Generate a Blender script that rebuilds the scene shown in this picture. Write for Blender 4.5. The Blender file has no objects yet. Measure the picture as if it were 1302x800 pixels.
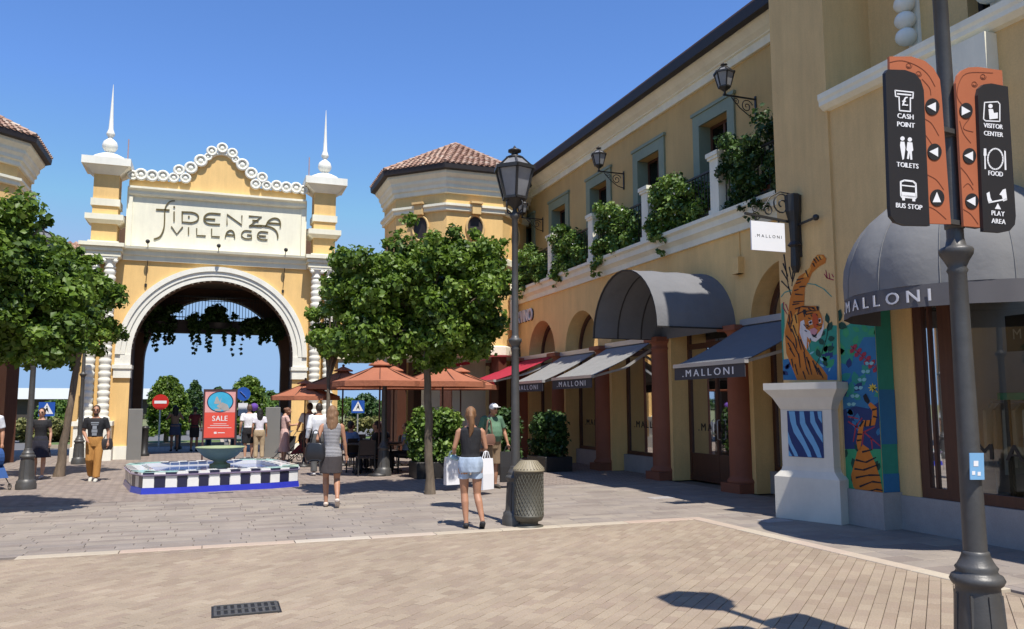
import bpy, bmesh, math, random
import numpy as np
from mathutils import Vector, Matrix, noise

# ------------------------------------------------------------------ camera, sky, sun
S = bpy.context.scene
COL = S.collection
rad = math.radians
CAM_H = 1.70
FPX = 1030.0
PITCH, YAW, ROLL = rad(6.37), rad(20.19), rad(-0.14)
Fv = Vector((math.sin(YAW)*math.cos(PITCH), math.cos(YAW)*math.cos(PITCH), math.sin(PITCH)))
R0 = Vector((math.cos(YAW), -math.sin(YAW), 0)); U0 = R0.cross(Fv)
Rv = math.cos(ROLL)*R0 + math.sin(ROLL)*U0
Uv = -math.sin(ROLL)*R0 + math.cos(ROLL)*U0
cd = bpy.data.cameras.new('camera'); cam = bpy.data.objects.new('camera', cd); COL.objects.link(cam)
cam.matrix_world = Matrix(((Rv.x, Uv.x, -Fv.x, 0), (Rv.y, Uv.y, -Fv.y, 0), (Rv.z, Uv.z, -Fv.z, CAM_H), (0, 0, 0, 1)))
cd.sensor_width = 36; cd.lens = FPX/1302*36; cd.clip_end = 5000; cd.clip_start = 0.05
S.camera = cam
SUN_EL, SUN_K = rad(63.0), 0.10
sun_dir = Vector((SUN_K, -1, 0)).normalized()*math.cos(SUN_EL) + Vector((0, 0, math.sin(SUN_EL)))
w = bpy.data.worlds.new('World'); S.world = w; w.use_nodes = True
wn = w.node_tree; bg = wn.nodes['Background']
sky = wn.nodes.new('ShaderNodeTexSky'); sky.sky_type = 'NISHITA'; sky.sun_disc = False
sky.sun_elevation = SUN_EL; sky.sun_rotation = math.atan2(sun_dir.x, sun_dir.y)
sky.air_density = 1.0; sky.dust_density = 0.0; sky.ozone_density = 6.0; sky.altitude = 400
hsv = wn.nodes.new('ShaderNodeHueSaturation'); hsv.inputs['Saturation'].default_value = 1.12; hsv.inputs['Value'].default_value = 1.22; hsv.inputs['Hue'].default_value = 0.508
wn.links.new(sky.outputs[0], hsv.inputs['Color']); cap = wn.nodes.new('ShaderNodeMix'); cap.data_type = 'RGBA'; cap.blend_type = 'DARKEN'; cap.inputs[0].default_value = 1.0; cap.inputs[7].default_value = (1.95, 3.1, 4.9, 1)
wn.links.new(hsv.outputs[0], cap.inputs[6]); wn.links.new(cap.outputs[2], bg.inputs[0]); bg.inputs[1].default_value = 0.135
sl = bpy.data.lights.new('sun', 'SUN'); sun = bpy.data.objects.new('sun', sl); COL.objects.link(sun)
sl.energy = 4.8; sl.angle = rad(0.53); sl.color = (1.0, 0.95, 0.87)
sun.rotation_euler = (-sun_dir).to_track_quat('-Z', 'Y').to_euler()
S.view_settings.view_transform = 'Standard'; S.view_settings.look = 'None'
S.view_settings.exposure = 0.34; S.view_settings.gamma = 1.0
S.cycles.max_bounces = 8; S.cycles.transparent_max_bounces = 24

def _ray(u, v): return Rv*(u-651) + Uv*(400-v) + Fv*FPX
CP = Vector((0, 0, CAM_H))
def onX(u, v, X):
    d = _ray(u, v); return CP + d*(X/d.x)
def onY(u, v, Y):
    d = _ray(u, v); return CP + d*(Y/d.y)
def onZ(u, v, z=0.0):
    d = _ray(u, v); return CP + d*((z-CAM_H)/d.z)

# ------------------------------------------------------------------ mesh helpers
rnd = random.Random(7)
WORLD = {}
class MB:
    def __init__(s): s.v = []; s.f = []; s.t = []; s.sm = []; s.tint = 0.5; s.calls = []
    def add(s, vs, fs, smooth=False):
        b = len(s.v); s.v.extend([tuple(p) for p in vs])
        for f in fs:
            s.f.append([b+i for i in f]); s.t.append(s.tint); s.sm.append(smooth)
        s.calls.append((b, len(s.v), len(s.f)-len(fs), len(s.f)))
    def quad(s, a, b, c, d): s.add([a, b, c, d], [(0, 1, 2, 3)])
    def poly(s, pts): s.add(pts, [tuple(range(len(pts)))])
    def box(s, x0, x1, y0, y1, z0, z1):
        s.add([(x0,y0,z0),(x1,y0,z0),(x1,y1,z0),(x0,y1,z0),(x0,y0,z1),(x1,y0,z1),(x1,y1,z1),(x0,y1,z1)],
              [(0,3,2,1),(4,5,6,7),(0,1,5,4),(1,2,6,5),(2,3,7,6),(3,0,4,7)])
    def cbox(s, c, sx, sy, sz, rz=0.0):
        m = Matrix.Rotation(rz, 3, 'Z'); c = Vector(c); pts = []
        for k in (-1, 1):
            for (i, j) in ((-1,-1),(1,-1),(1,1),(-1,1)):
                pts.append(c + m @ Vector((i*sx/2, j*sy/2, k*sz/2)))
        s.add(pts, [(0,3,2,1),(4,5,6,7),(0,1,5,4),(1,2,6,5),(2,3,7,6),(3,0,4,7)])
    def bbox(s, x0, x1, y0, y1, z0, z1, b=0.01):      # box with a chamfered top
        s.add([(x0,y0,z0),(x1,y0,z0),(x1,y1,z0),(x0,y1,z0),(x0,y0,z1-b),(x1,y0,z1-b),(x1,y1,z1-b),(x0,y1,z1-b),
               (x0+b,y0+b,z1),(x1-b,y0+b,z1),(x1-b,y1-b,z1),(x0+b,y1-b,z1)],
              [(0,1,5,4),(1,2,6,5),(2,3,7,6),(3,0,4,7),(4,5,9,8),(5,6,10,9),(6,7,11,10),(7,4,8,11),(8,9,10,11)])
    def beam(s, a, b, w, h=None):
        h = h or w; a = Vector(a); b = Vector(b); d = (b-a).normalized()
        up = Vector((0,0,1)) if abs(d.z) < 0.95 else Vector((1,0,0))
        x = d.cross(up).normalized()*w/2; y = d.cross(x).normalized()*h/2
        s.add([a-x-y,a+x-y,a+x+y,a-x+y,b-x-y,b+x-y,b+x+y,b-x+y],
              [(0,3,2,1),(4,5,6,7),(0,1,5,4),(1,2,6,5),(2,3,7,6),(3,0,4,7)])
    def tube(s, pts, rs, n=8, flat=1.0, cap=True):
        pts = [Vector(p) for p in pts]
        if not hasattr(rs, '__len__'): rs = [rs]*len(pts)
        rings = []; prev = None
        for i, p in enumerate(pts):
            d = (pts[min(i+1, len(pts)-1)] - pts[max(i-1, 0)])
            d = d.normalized() if d.length > 1e-9 else Vector((0,0,1))
            if prev is None:
                ref = Vector((1,0,0)) if abs(d.x) < 0.9 else Vector((0,1,0))
                x = (ref - d*ref.dot(d)).normalized()
            else:
                x = (prev - d*prev.dot(d)).normalized()
            prev = x; y = d.cross(x)
            rings.append([p + x*rs[i]*math.cos(2*math.pi*k/n) + y*rs[i]*flat*math.sin(2*math.pi*k/n) for k in range(n)])
        vs = [q for r in rings for q in r]; fs = []
        for i in range(len(pts)-1):
            for k in range(n):
                fs.append((i*n+k, i*n+(k+1)%n, (i+1)*n+(k+1)%n, (i+1)*n+k))
        s.add(vs, fs, True)
        if cap:
            s.add(rings[0], [tuple(reversed(range(n)))]); s.add(rings[-1], [tuple(range(n))])
    def ell(s, rings, n=16, cap=True, smooth=True):    # rings: (cx, cy, z, rx, ry)
        vs = []; fs = []
        for (cx, cy, z, rx, ry) in rings:
            for k in range(n):
                a = 2*math.pi*k/n; vs.append((cx+rx*math.cos(a), cy+ry*math.sin(a), z))
        for i in range(len(rings)-1):
            for k in range(n):
                fs.append((i*n+k, i*n+(k+1)%n, (i+1)*n+(k+1)%n, (i+1)*n+k))
        s.add(vs, fs, smooth)
        if cap:
            s.add(vs[:n], [tuple(reversed(range(n)))]); s.add(vs[-n:], [tuple(range(n))])
    def lathe(s, c, prof, n=24, smooth=True, a0=0.0):   # prof: (r, z)
        vs = []; fs = []
        for (r, z) in prof:
            for k in range(n):
                a = a0+2*math.pi*k/n; vs.append((c[0]+r*math.cos(a), c[1]+r*math.sin(a), c[2]+z))
        for i in range(len(prof)-1):
            for k in range(n):
                fs.append((i*n+k, i*n+(k+1)%n, (i+1)*n+(k+1)%n, (i+1)*n+k))
        s.add(vs, fs, smooth)
        s.add(vs[:n], [tuple(reversed(range(n)))]); s.add(vs[-n:], [tuple(range(n))])
    def ball(s, c, rx, ry=None, rz=None, n=12, m=8):
        ry = ry or rx; rz = rz or rx; vs = []; fs = []
        for i in range(m+1):
            t = math.pi*i/m
            for k in range(n):
                a = 2*math.pi*k/n
                vs.append((c[0]+rx*math.sin(t)*math.cos(a), c[1]+ry*math.sin(t)*math.sin(a), c[2]-rz*math.cos(t)))
        for i in range(m):
            for k in range(n): fs.append((i*n+k, i*n+(k+1)%n, (i+1)*n+(k+1)%n, (i+1)*n+k))
        s.add(vs, fs, True)
    def extY(s, prof, y0, y1):                          # closed profile of (x, z) run along y
        n = len(prof); vs = [(x, y0, z) for x, z in prof] + [(x, y1, z) for x, z in prof]
        s.add(vs, [(i, (i+1)%n, n+(i+1)%n, n+i) for i in range(n)] + [tuple(reversed(range(n))), tuple(range(n, 2*n))])
    def extX(s, prof, x0, x1):                          # closed profile of (y, z) run along x
        n = len(prof); vs = [(x0, y, z) for y, z in prof] + [(x1, y, z) for y, z in prof]
        s.add(vs, [(i, (i+1)%n, n+(i+1)%n, n+i) for i in range(n)] + [tuple(reversed(range(n))), tuple(range(n, 2*n))])
    def slab(s, pts, d):                                # polygon pts extruded by vector d
        pts = [Vector(p) for p in pts]; d = Vector(d); n = len(pts)
        s.add(pts+[p+d for p in pts], [(i, (i+1)%n, n+(i+1)%n, n+i) for i in range(n)] + [tuple(reversed(range(n))), tuple(range(n, 2*n))])
    def mesh(s, name, mat, off=Vector((0,0,0)), smooth=None):
        me = bpy.data.meshes.new(name)
        v = np.array(s.v, dtype=np.float32) - np.array(off, dtype=np.float32)
        me.from_pydata(v.tolist(), [], s.f)
        me.polygons.foreach_set('use_smooth', s.sm if smooth is None else [smooth]*len(s.f))
        if len(set(s.t)) > 1 or (s.t and s.t[0] != 0.5):
            a = me.attributes.new('tint', 'FLOAT', 'FACE'); a.data.foreach_set('value', s.t)
        if mat: me.materials.append(mat)
        if smooth:
            b_ = bmesh.new(); b_.from_mesh(me); bmesh.ops.remove_doubles(b_, verts=b_.verts, dist=0.0005); b_.to_mesh(me); b_.free()
        me.update(); return me
    def split(s, name, mat, parent=None, **k):          # every piece added by one call becomes an object of its own
        for (v0, v1, f0, f1) in s.calls:
            m_ = MB(); m_.v = s.v[v0:v1]; m_.f = [[i-v0 for i in f] for f in s.f[f0:f1]]; m_.t = s.t[f0:f1]; m_.sm = s.sm[f0:f1]; o = m_.build(name, mat, parent, **k)
        return o
    def build(s, name, mat, parent=None, **k):
        off = WORLD.get(parent.name, Vector((0,0,0))) if parent else Vector((0,0,0))
        me = s.mesh(name, mat, off, k.get('smooth'))
        o = bpy.data.objects.new(name, me); COL.objects.link(o)
        if parent: o.parent = parent; WORLD[o.name] = off
        if k.get('kind'): o['kind'] = k['kind']
        if k.get('label'): o['label'] = k['label']
        return o
def thing(name, label, cat, loc=(0,0,0), rz=0, group=None):
    o = bpy.data.objects.new(name, None); COL.objects.link(o)
    o.empty_display_size = 0.2
    o.location = loc; o.rotation_euler = (0,0,rz); o['label'] = label; o['category'] = cat
    if group: o['group'] = group
    WORLD[o.name] = Vector(loc); return o
def proto(name, label, cat, group=None):   # parts are built round the origin, the thing is moved afterwards
    return thing(name, label, cat, (0,0,0), 0, group)
def tag(o, label, cat, group=None, kind=None):
    o['label'] = label; o['category'] = cat
    if group: o['group'] = group
    if kind: o['kind'] = kind
    return o
def kids(o): return [c for c in bpy.data.objects if c.parent == o]
def copy_tree(o, parent=None):
    c = o.copy(); COL.objects.link(c)
    if parent: c.parent = parent
    for ch in kids(o): copy_tree(ch, c)
    return c
def place(o, x, y, z=0, rz=0, label=None, sc=None):
    o.location = (x, y, z); o.rotation_euler = (0, 0, rz)
    if label: o['label'] = label
    if sc: o.scale = (sc,)*3
    return o
def struct(o): o['kind'] = 'structure'; return o

# ------------------------------------------------------------------ materials
def srgb(r, g, b):
    f = lambda c: (c/255/12.92) if c/255 <= 0.04045 else ((c/255+0.055)/1.055)**2.4
    return (f(r), f(g), f(b))
MATS = {}
def mat(name, col, rough=0.7, var=0.12, scale=4.0, bump=0.0, bscale=60.0, metal=0.0, tint=0.0, tintcol=None,
        transl=0.0, spec=0.5, coat=0.0, stain=0.0, stretch=(1,1,1), fine=0.0, sheen=0.0, streak=0.0, bdist=0.01):
    if name in MATS: return MATS[name]
    m = bpy.data.materials.new(name); m.use_nodes = True; nt = m.node_tree; N = nt.nodes; L = nt.links
    p = N['Principled BSDF']; out = N['Material Output']
    tc = N.new('ShaderNodeTexCoord'); mp = N.new('ShaderNodeMapping'); L.new(tc.outputs['Object'], mp.inputs[0]); mp.inputs['Scale'].default_value = stretch
    base = N.new('ShaderNodeRGB'); base.outputs[0].default_value = (*col, 1); cur = base.outputs[0]
    def mul(cur, fac_out, lo, hi):
        mr = N.new('ShaderNodeMapRange'); mr.inputs[1].default_value = 0.25; mr.inputs[2].default_value = 0.75
        mr.inputs[3].default_value = lo; mr.inputs[4].default_value = hi; L.new(fac_out, mr.inputs[0])
        hs = N.new('ShaderNodeHueSaturation'); L.new(cur, hs.inputs['Color']); L.new(mr.outputs[0], hs.inputs['Value']); return hs.outputs[0]
    if var:
        n1 = N.new('ShaderNodeTexNoise'); n1.inputs['Scale'].default_value = scale; n1.inputs['Detail'].default_value = 6; n1.inputs['Roughness'].default_value = 0.65
        L.new(mp.outputs[0], n1.inputs['Vector']); cur = mul(cur, n1.outputs[0], 1-var, 1+var)
    if fine:
        n3 = N.new('ShaderNodeTexNoise'); n3.inputs['Scale'].default_value = bscale; n3.inputs['Detail'].default_value = 3
        L.new(mp.outputs[0], n3.inputs['Vector']); cur = mul(cur, n3.outputs[0], 1-fine, 1+fine)
    if stain:
        n4 = N.new('ShaderNodeTexNoise'); n4.inputs['Scale'].default_value = 0.7; n4.inputs['Detail'].default_value = 8; n4.inputs['Roughness'].default_value = 0.7
        m4 = N.new('ShaderNodeMapping'); m4.inputs['Scale'].default_value = (1.6, 1.6, 0.45); L.new(tc.outputs['Object'], m4.inputs[0]); L.new(m4.outputs[0], n4.inputs['Vector'])
        cur = mul(cur, n4.outputs[0], 1-stain, 1+stain*0.4)
    if streak:      # rain streaks and grime running down the wall
        n5 = N.new('ShaderNodeTexNoise'); n5.inputs['Scale'].default_value = 1.0; n5.inputs['Detail'].default_value = 7; n5.inputs['Roughness'].default_value = 0.75
        m5 = N.new('ShaderNodeMapping'); m5.inputs['Scale'].default_value = (5, 5, 0.35); L.new(tc.outputs['Object'], m5.inputs[0]); L.new(m5.outputs[0], n5.inputs['Vector'])
        cur = mul(cur, n5.outputs[0], 1-streak, 1+streak*0.3)
    if tint:
        at = N.new('ShaderNodeAttribute'); at.attribute_name = 'tint'
        if tintcol:
            rp = N.new('ShaderNodeValToRGB'); rp.color_ramp.interpolation = 'LINEAR'
            while len(rp.color_ramp.elements) < len(tintcol): rp.color_ramp.elements.new(0.5)
            for i, c in enumerate(tintcol):
                rp.color_ramp.elements[i].position = i/(len(tintcol)-1); rp.color_ramp.elements[i].color = (*c, 1)
            L.new(at.outputs['Fac'], rp.inputs[0])
            mx = N.new('ShaderNodeMix'); mx.data_type = 'RGBA'; mx.blend_type = 'MULTIPLY'; mx.inputs[0].default_value = 1
            L.new(cur, mx.inputs[6]); L.new(rp.outputs[0], mx.inputs[7]); cur = mx.outputs[2]
        else:
            mr = N.new('ShaderNodeMapRange'); mr.inputs[3].default_value = 1-tint; mr.inputs[4].default_value = 1+tint
            L.new(at.outputs['Fac'], mr.inputs[0]); hs = N.new('ShaderNodeHueSaturation'); L.new(cur, hs.inputs['Color']); L.new(mr.outputs[0], hs.inputs['Value']); cur = hs.outputs[0]
    L.new(cur, p.inputs['Base Color'])
    p.inputs['Roughness'].default_value = rough; p.inputs['Metallic'].default_value = metal
    p.inputs['Specular IOR Level'].default_value = spec
    if coat: p.inputs['Coat Weight'].default_value = coat
    if sheen: p.inputs['Sheen Weight'].default_value = sheen
    if bump:
        n2 = N.new('ShaderNodeTexNoise'); n2.inputs['Scale'].default_value = bscale; n2.inputs['Detail'].default_value = 4
        L.new(mp.outputs[0], n2.inputs['Vector']); b = N.new('ShaderNodeBump'); b.inputs['Strength'].default_value = bump; b.inputs['Distance'].default_value = bdist
        L.new(n2.outputs[0], b.inputs['Height']); L.new(b.outputs[0], p.inputs['Normal'])
    if transl:
        tl = N.new('ShaderNodeBsdfTranslucent'); L.new(cur, tl.inputs[0]); ms = N.new('ShaderNodeMixShader'); ms.inputs[0].default_value = transl
        L.new(p.outputs[0], ms.inputs[1]); L.new(tl.outputs[0], ms.inputs[2]); L.new(ms.outputs[0], out.inputs[0])
    MATS[name] = m; return m
def glass(name, tintc=(0.55,0.6,0.6), refl=1.0, rough=0.02, base_alpha=0.0):
    m = bpy.data.materials.new(name); m.use_nodes = True; nt = m.node_tree; N = nt.nodes; L = nt.links
    out = N['Material Output']; N.remove(N['Principled BSDF'])
    t = N.new('ShaderNodeBsdfTransparent'); t.inputs[0].default_value = (*tintc, 1)
    g = N.new('ShaderNodeBsdfGlossy'); g.inputs['Roughness'].default_value = rough
    fr = N.new('ShaderNodeFresnel'); fr.inputs[0].default_value = 1.5
    mm = N.new('ShaderNodeMath'); mm.operation = 'MULTIPLY_ADD'; mm.inputs[1].default_value = refl; mm.inputs[2].default_value = base_alpha; L.new(fr.outputs[0], mm.inputs[0])
    x = N.new('ShaderNodeMixShader'); L.new(mm.outputs[0], x.inputs[0]); L.new(t.outputs[0], x.inputs[1]); L.new(g.outputs[0], x.inputs[2]); L.new(x.outputs[0], out.inputs[0])
    MATS[name] = m; return m
def add_stripes(m, period, c2, duty=0.5, axis=2):
    nt = m.node_tree; N = nt.nodes; L = nt.links; p = N['Principled BSDF']; src = p.inputs['Base Color'].links[0].from_socket
    tc = N.new('ShaderNodeTexCoord'); sp = N.new('ShaderNodeSeparateXYZ'); L.new(tc.outputs['Object'], sp.inputs[0])
    a = N.new('ShaderNodeMath'); a.operation = 'DIVIDE'; a.inputs[1].default_value = period; L.new(sp.outputs[axis], a.inputs[0])
    f = N.new('ShaderNodeMath'); f.operation = 'FRACT'; L.new(a.outputs[0], f.inputs[0])
    g = N.new('ShaderNodeMath'); g.operation = 'GREATER_THAN'; g.inputs[1].default_value = duty; L.new(f.outputs[0], g.inputs[0])
    x = N.new('ShaderNodeMix'); x.data_type = 'RGBA'; L.new(g.outputs[0], x.inputs[0]); L.new(src, x.inputs[6]); x.inputs[7].default_value = (*c2, 1)
    L.new(x.outputs[2], p.inputs['Base Color'])

M_yellow = mat('yellow_stucco', (0.85, 0.56, 0.225), 0.9, 0.06, 1.5, bump=0.4, bscale=45, stain=0.17, fine=0.06, streak=0.12)
M_ochre = mat('ochre_stucco', (0.75, 0.51, 0.225), 0.9, 0.06, 1.5, bump=0.4, bscale=45, stain=0.19, fine=0.06, streak=0.14)
M_ochshade = mat('shaded_ochre_stucco', (0.58, 0.39, 0.16), 0.9, 0.06, 1.5, bump=0.35, bscale=45, stain=0.14, fine=0.05, streak=0.1)  # ochre stucco for the upper storey, overhang shade put into its colour
M_cream = mat('cream_plaster', (0.87, 0.83, 0.66), 0.85, 0.05, 2.0, bump=0.25, bscale=50, stain=0.16, streak=0.08)
M_ped = mat('pedestal_plaster', (0.70, 0.66, 0.57), 0.8, 0.06, 3.0, bump=0.2, bscale=50, stain=0.14)
M_white = mat('white_plaster', (0.86, 0.84, 0.74), 0.8, 0.05, 3.0, bump=0.2, bscale=50, stain=0.15, streak=0.08)
M_terra = mat('terracotta_column', (0.27, 0.088, 0.045), 0.75, 0.1, 3.0, bump=0.25, bscale=35, stain=0.15)
M_green = mat('sage_green_paint', (0.225, 0.265, 0.185), 0.6, 0.06, 4, bump=0.1, stain=0.1)
M_dark = mat('dark_gutter', (0.022, 0.016, 0.016), 0.6, 0.15, 6, bump=0.1)
M_iron = mat('dark_iron', (0.035, 0.033, 0.032), 0.45, 0.2, 12, bump=0.15, bscale=90, metal=0.3)
M_lamp = mat('lamp_grey_iron', (0.085, 0.082, 0.078), 0.45, 0.18, 9, bump=0.12, bscale=70, metal=0.25)
M_wood = mat('brown_frame', (0.085, 0.032, 0.018), 0.5, 0.25, 5, bump=0.15, stretch=(6,6,0.6))
M_stone = mat('grey_plinth', (0.36, 0.33, 0.31), 0.85, 0.1, 4, bump=0.3, bscale=60, stain=0.15, fine=0.08)
M_tile = mat('roof_tile', (0.9, 0.9, 0.9), 0.85, 0.15, 9, bump=0.3, tint=1, tintcol=[(0.26,0.14,0.10),(0.40,0.24,0.165),(0.50,0.34,0.25),(0.34,0.19,0.13),(0.56,0.45,0.35)])
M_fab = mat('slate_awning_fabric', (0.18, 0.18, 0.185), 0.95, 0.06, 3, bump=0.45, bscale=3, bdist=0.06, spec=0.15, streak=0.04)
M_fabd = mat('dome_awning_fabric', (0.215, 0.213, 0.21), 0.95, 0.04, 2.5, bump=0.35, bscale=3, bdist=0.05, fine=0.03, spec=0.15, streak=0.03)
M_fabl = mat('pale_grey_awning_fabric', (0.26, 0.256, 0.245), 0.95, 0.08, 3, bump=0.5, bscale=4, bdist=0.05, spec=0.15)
M_val = mat('charcoal_valance', (0.055, 0.05, 0.055), 0.85, 0.06, 3, bump=0.15, bscale=220)
M_red = mat('crimson_awning_fabric', (0.40, 0.03, 0.055), 0.9, 0.08, 2, bump=0.5, bscale=4, bdist=0.05, transl=0.1, spec=0.2)
M_umb = mat('terracotta_parasol_fabric', (0.40, 0.15, 0.085), 0.9, 0.10, 2, bump=0.5, bscale=5, bdist=0.05, transl=0.10, spec=0.2)
M_letter = mat('white_lettering', (0.75, 0.73, 0.72), 0.6, 0.0)
M_blackl = mat('black_lettering', (0.012, 0.011, 0.011), 0.5, 0.0)
M_bronze = mat('bronze_lettering', (0.16, 0.12, 0.045), 0.45, 0.12, 8, metal=0.35)
M_glass = glass('shop_glass', (0.66, 0.68, 0.66), 0.8)
M_wglass = glass('window_glass', (0.3, 0.32, 0.34), 1.1)
M_lglass = mat('lantern_glass', (0.42, 0.42, 0.43), 0.2, 0.15, 6, transl=0.5, spec=0.6)
M_inner = mat('shop_interior', (0.42, 0.375, 0.32), 0.9, 0.1, 2)
M_room = mat('dark_room', (0.05, 0.04, 0.035), 0.9, 0.1, 2)
M_trim = mat('aluminium_trim', (0.55, 0.54, 0.52), 0.4, 0.05, metal=0.5)
M_leaf = mat('maple_leaf', (0.9, 0.95, 0.9), 0.5, 0.0, tint=1, tintcol=[(0.035,0.065,0.012),(0.09,0.155,0.018),(0.17,0.26,0.03),(0.29,0.38,0.07)], transl=0.38)
M_leafb = mat('balcony_leaf', (0.9, 0.95, 0.9), 0.5, 0.0, tint=1, tintcol=[(0.025,0.055,0.012),(0.075,0.14,0.018),(0.15,0.24,0.035),(0.27,0.35,0.075)], transl=0.25)
M_leafd = mat('hedge_leaf', (0.9, 0.95, 0.9), 0.55, 0.0, tint=1, tintcol=[(0.015,0.035,0.01),(0.03,0.07,0.013),(0.055,0.11,0.018),(0.08,0.14,0.03)], transl=0.2)
M_dry = mat('dry_plant_leaf', (0.9, 0.95, 0.9), 0.6, 0.0, tint=1, tintcol=[(0.12,0.11,0.03),(0.2,0.2,0.06),(0.26,0.22,0.07)], transl=0.2)
M_bark = mat('bark', (0.16, 0.12, 0.085), 0.9, 0.35, 5, bump=0.8, bscale=25, stretch=(1,1,0.25), fine=0.25)
M_barkp = mat('pale_trunk', (0.135, 0.105, 0.075), 0.9, 0.35, 4, bump=0.8, bscale=25, stretch=(1,1,0.3), fine=0.25)
M_orange = mat('sign_terracotta', (0.42, 0.125, 0.055), 0.6, 0.05, 4)
M_black = mat('sign_black', (0.018, 0.018, 0.022), 0.5, 0.05, 4)
M_signw = mat('sign_white', (0.82, 0.82, 0.84), 0.5, 0.02)
M_blue = mat('cobalt_tile', (0.03, 0.04, 0.42), 0.3, 0.08, 8, tint=0.0, coat=0.3)
M_navy = mat('navy_tile', (0.016, 0.017, 0.05), 0.3, 0.15, 8, coat=0.3)
M_wtile = mat('white_tile', (0.78, 0.77, 0.74), 0.3, 0.06, 8, coat=0.3)
M_lilac = mat('lilac_glaze', (0.46, 0.38, 0.55), 0.35, 0.08, 8, coat=0.3)
M_teal = mat('pale_teal_glaze', (0.36, 0.58, 0.52), 0.35, 0.15, 5, coat=0.3)
M_bowl = mat('green_stone_bowl', (0.30, 0.35, 0.19), 0.55, 0.15, 5, bump=0.2)

# glyphs of the built-in font, cached as flat meshes
_gl = {}
def glyph(ch):
    if ch in _gl: return _gl[ch]
    cu = bpy.data.curves.new('glyph', 'FONT'); cu.body = ch; cu.size = 1.0; cu.resolution_u = 3
    o = bpy.data.objects.new('glyph', cu); COL.objects.link(o)
    dg = bpy.context.evaluated_depsgraph_get(); me = bpy.data.meshes.new_from_object(o.evaluated_get(dg))
    vs = [(v.co.x, v.co.y) for v in me.vertices]; fs = [tuple(p.vertices) for p in me.polygons]
    bpy.data.objects.remove(o); bpy.data.curves.remove(cu); bpy.data.meshes.remove(me)
    xs = [a for a, b in vs] or [0, 0.3]
    _gl[ch] = (vs, fs, min(xs), max(xs)); return _gl[ch]
def text(mb, s, W, H, fn, gap=0.12, thick=0.004, bold=0.0):
    """lay s over a width W and cap height H; fn(x, y, d) -> point, d is the height off the surface"""
    gs = []; x = 0
    for ch in s:
        if ch == ' ': x += 0.35; continue
        vs, fs, a, b = glyph(ch); gs.append((vs, fs, x-a)); x += (b-a)+gap
    tot = x-gap
    for vs, fs, dx in gs:
        for oi, off in enumerate([0] if not bold else [-bold, 0, bold]):
            P = [((vx+dx)/tot*W + off, vy/0.72*H) for vx, vy in vs]
            mb.add([fn(px, py, thick*(1+0.35*oi)) for px, py in P], fs)
            n = len(P); cnt = {}
            for f in fs:
                for i in range(len(f)):
                    e = (f[i], f[(i+1) % len(f)]); cnt[e] = 1
            for (i, j) in cnt:
                if (j, i) not in cnt:
                    mb.quad(fn(*P[i], 0), fn(*P[j], 0), fn(*P[j], thick*(1+0.35*oi)), fn(*P[i], thick*(1+0.35*oi)))

# ------------------------------------------------------------------ ground
def paver_mat():
    m = mat('far_setts', (0.285, 0.236, 0.195), 0.85, 0.10, 1.2, bump=0.0, stain=0.06)
    nt = m.node_tree; N = nt.nodes; L = nt.links; p = N['Principled BSDF']; src = p.inputs['Base Color'].links[0].from_socket
    tc = N.new('ShaderNodeTexCoord'); mp = N.new('ShaderNodeMapping'); mp.inputs['Rotation'].default_value = (0, 0, rad(42)); L.new(tc.outputs['Object'], mp.inputs[0])
    br = N.new('ShaderNodeTexBrick'); br.inputs['Scale'].default_value = 1; br.inputs['Brick Width'].default_value = 0.26; br.inputs['Row Height'].default_value = 0.13
    br.inputs['Mortar Size'].default_value = 0.012; br.inputs['Color1'].default_value = (1.12,1.1,1.1,1); br.inputs['Color2'].default_value = (0.82,0.8,0.84,1); br.inputs['Mortar'].default_value = (0.5,0.47,0.45,1)
    L.new(mp.outputs[0], br.inputs[0]); x = N.new('ShaderNodeMix'); x.data_type = 'RGBA'; x.blend_type = 'MULTIPLY'; x.inputs[0].default_value = 1
    L.new(src, x.inputs[6]); L.new(br.outputs[0], x.inputs[7]); L.new(x.outputs[2], p.inputs['Base Color'])
    b = N.new('ShaderNodeBump'); b.inputs['Strength'].default_value = 0.5; b.inputs['Distance'].default_value = 0.01; b.invert = True
    L.new(br.outputs['Fac'], b.inputs['Height']); L.new(b.outputs[0], p.inputs['Normal']); return m
M_setts = paver_mat()
M_ground = mat('bedding_sand', (0.20, 0.155, 0.115), 0.95, 0.15, 3, bump=0.3)
M_brick = mat('beige_block', (1, 1, 1), 0.88, 0.13, 0.8, stain=0.12, bump=0.5, bscale=70, fine=0.16, tint=1, tintcol=[(0.285,0.215,0.155),(0.32,0.25,0.18),(0.35,0.277,0.198),(0.295,0.222,0.165),(0.365,0.293,0.212)])
M_slab = mat('grey_stone_slab', (1, 1, 1), 0.8, 0.18, 1.3, stain=0.14, bump=0.3, bscale=50, fine=0.07, tint=1, tintcol=[(0.235,0.193,0.165),(0.275,0.23,0.193),(0.305,0.258,0.212),(0.245,0.208,0.183),(0.33,0.28,0.225)])
M_kerb = mat('cream_kerb_stone', (1, 1, 1), 0.8, 0.08, 3, bump=0.2, fine=0.06, tint=1, tintcol=[(0.40,0.335,0.255),(0.47,0.405,0.31),(0.43,0.32,0.25),(0.48,0.42,0.34)])
M_road = mat('asphalt', (0.13, 0.125, 0.12), 0.9, 0.12, 1.5, bump=0.3, bscale=80)
M_grass = mat('lawn', (0.10, 0.15, 0.035), 0.9, 0.3, 1.5, bump=0.5)
M_far = mat('far_field', (0.16, 0.17, 0.07), 0.95, 0.3, 0.05)

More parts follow.
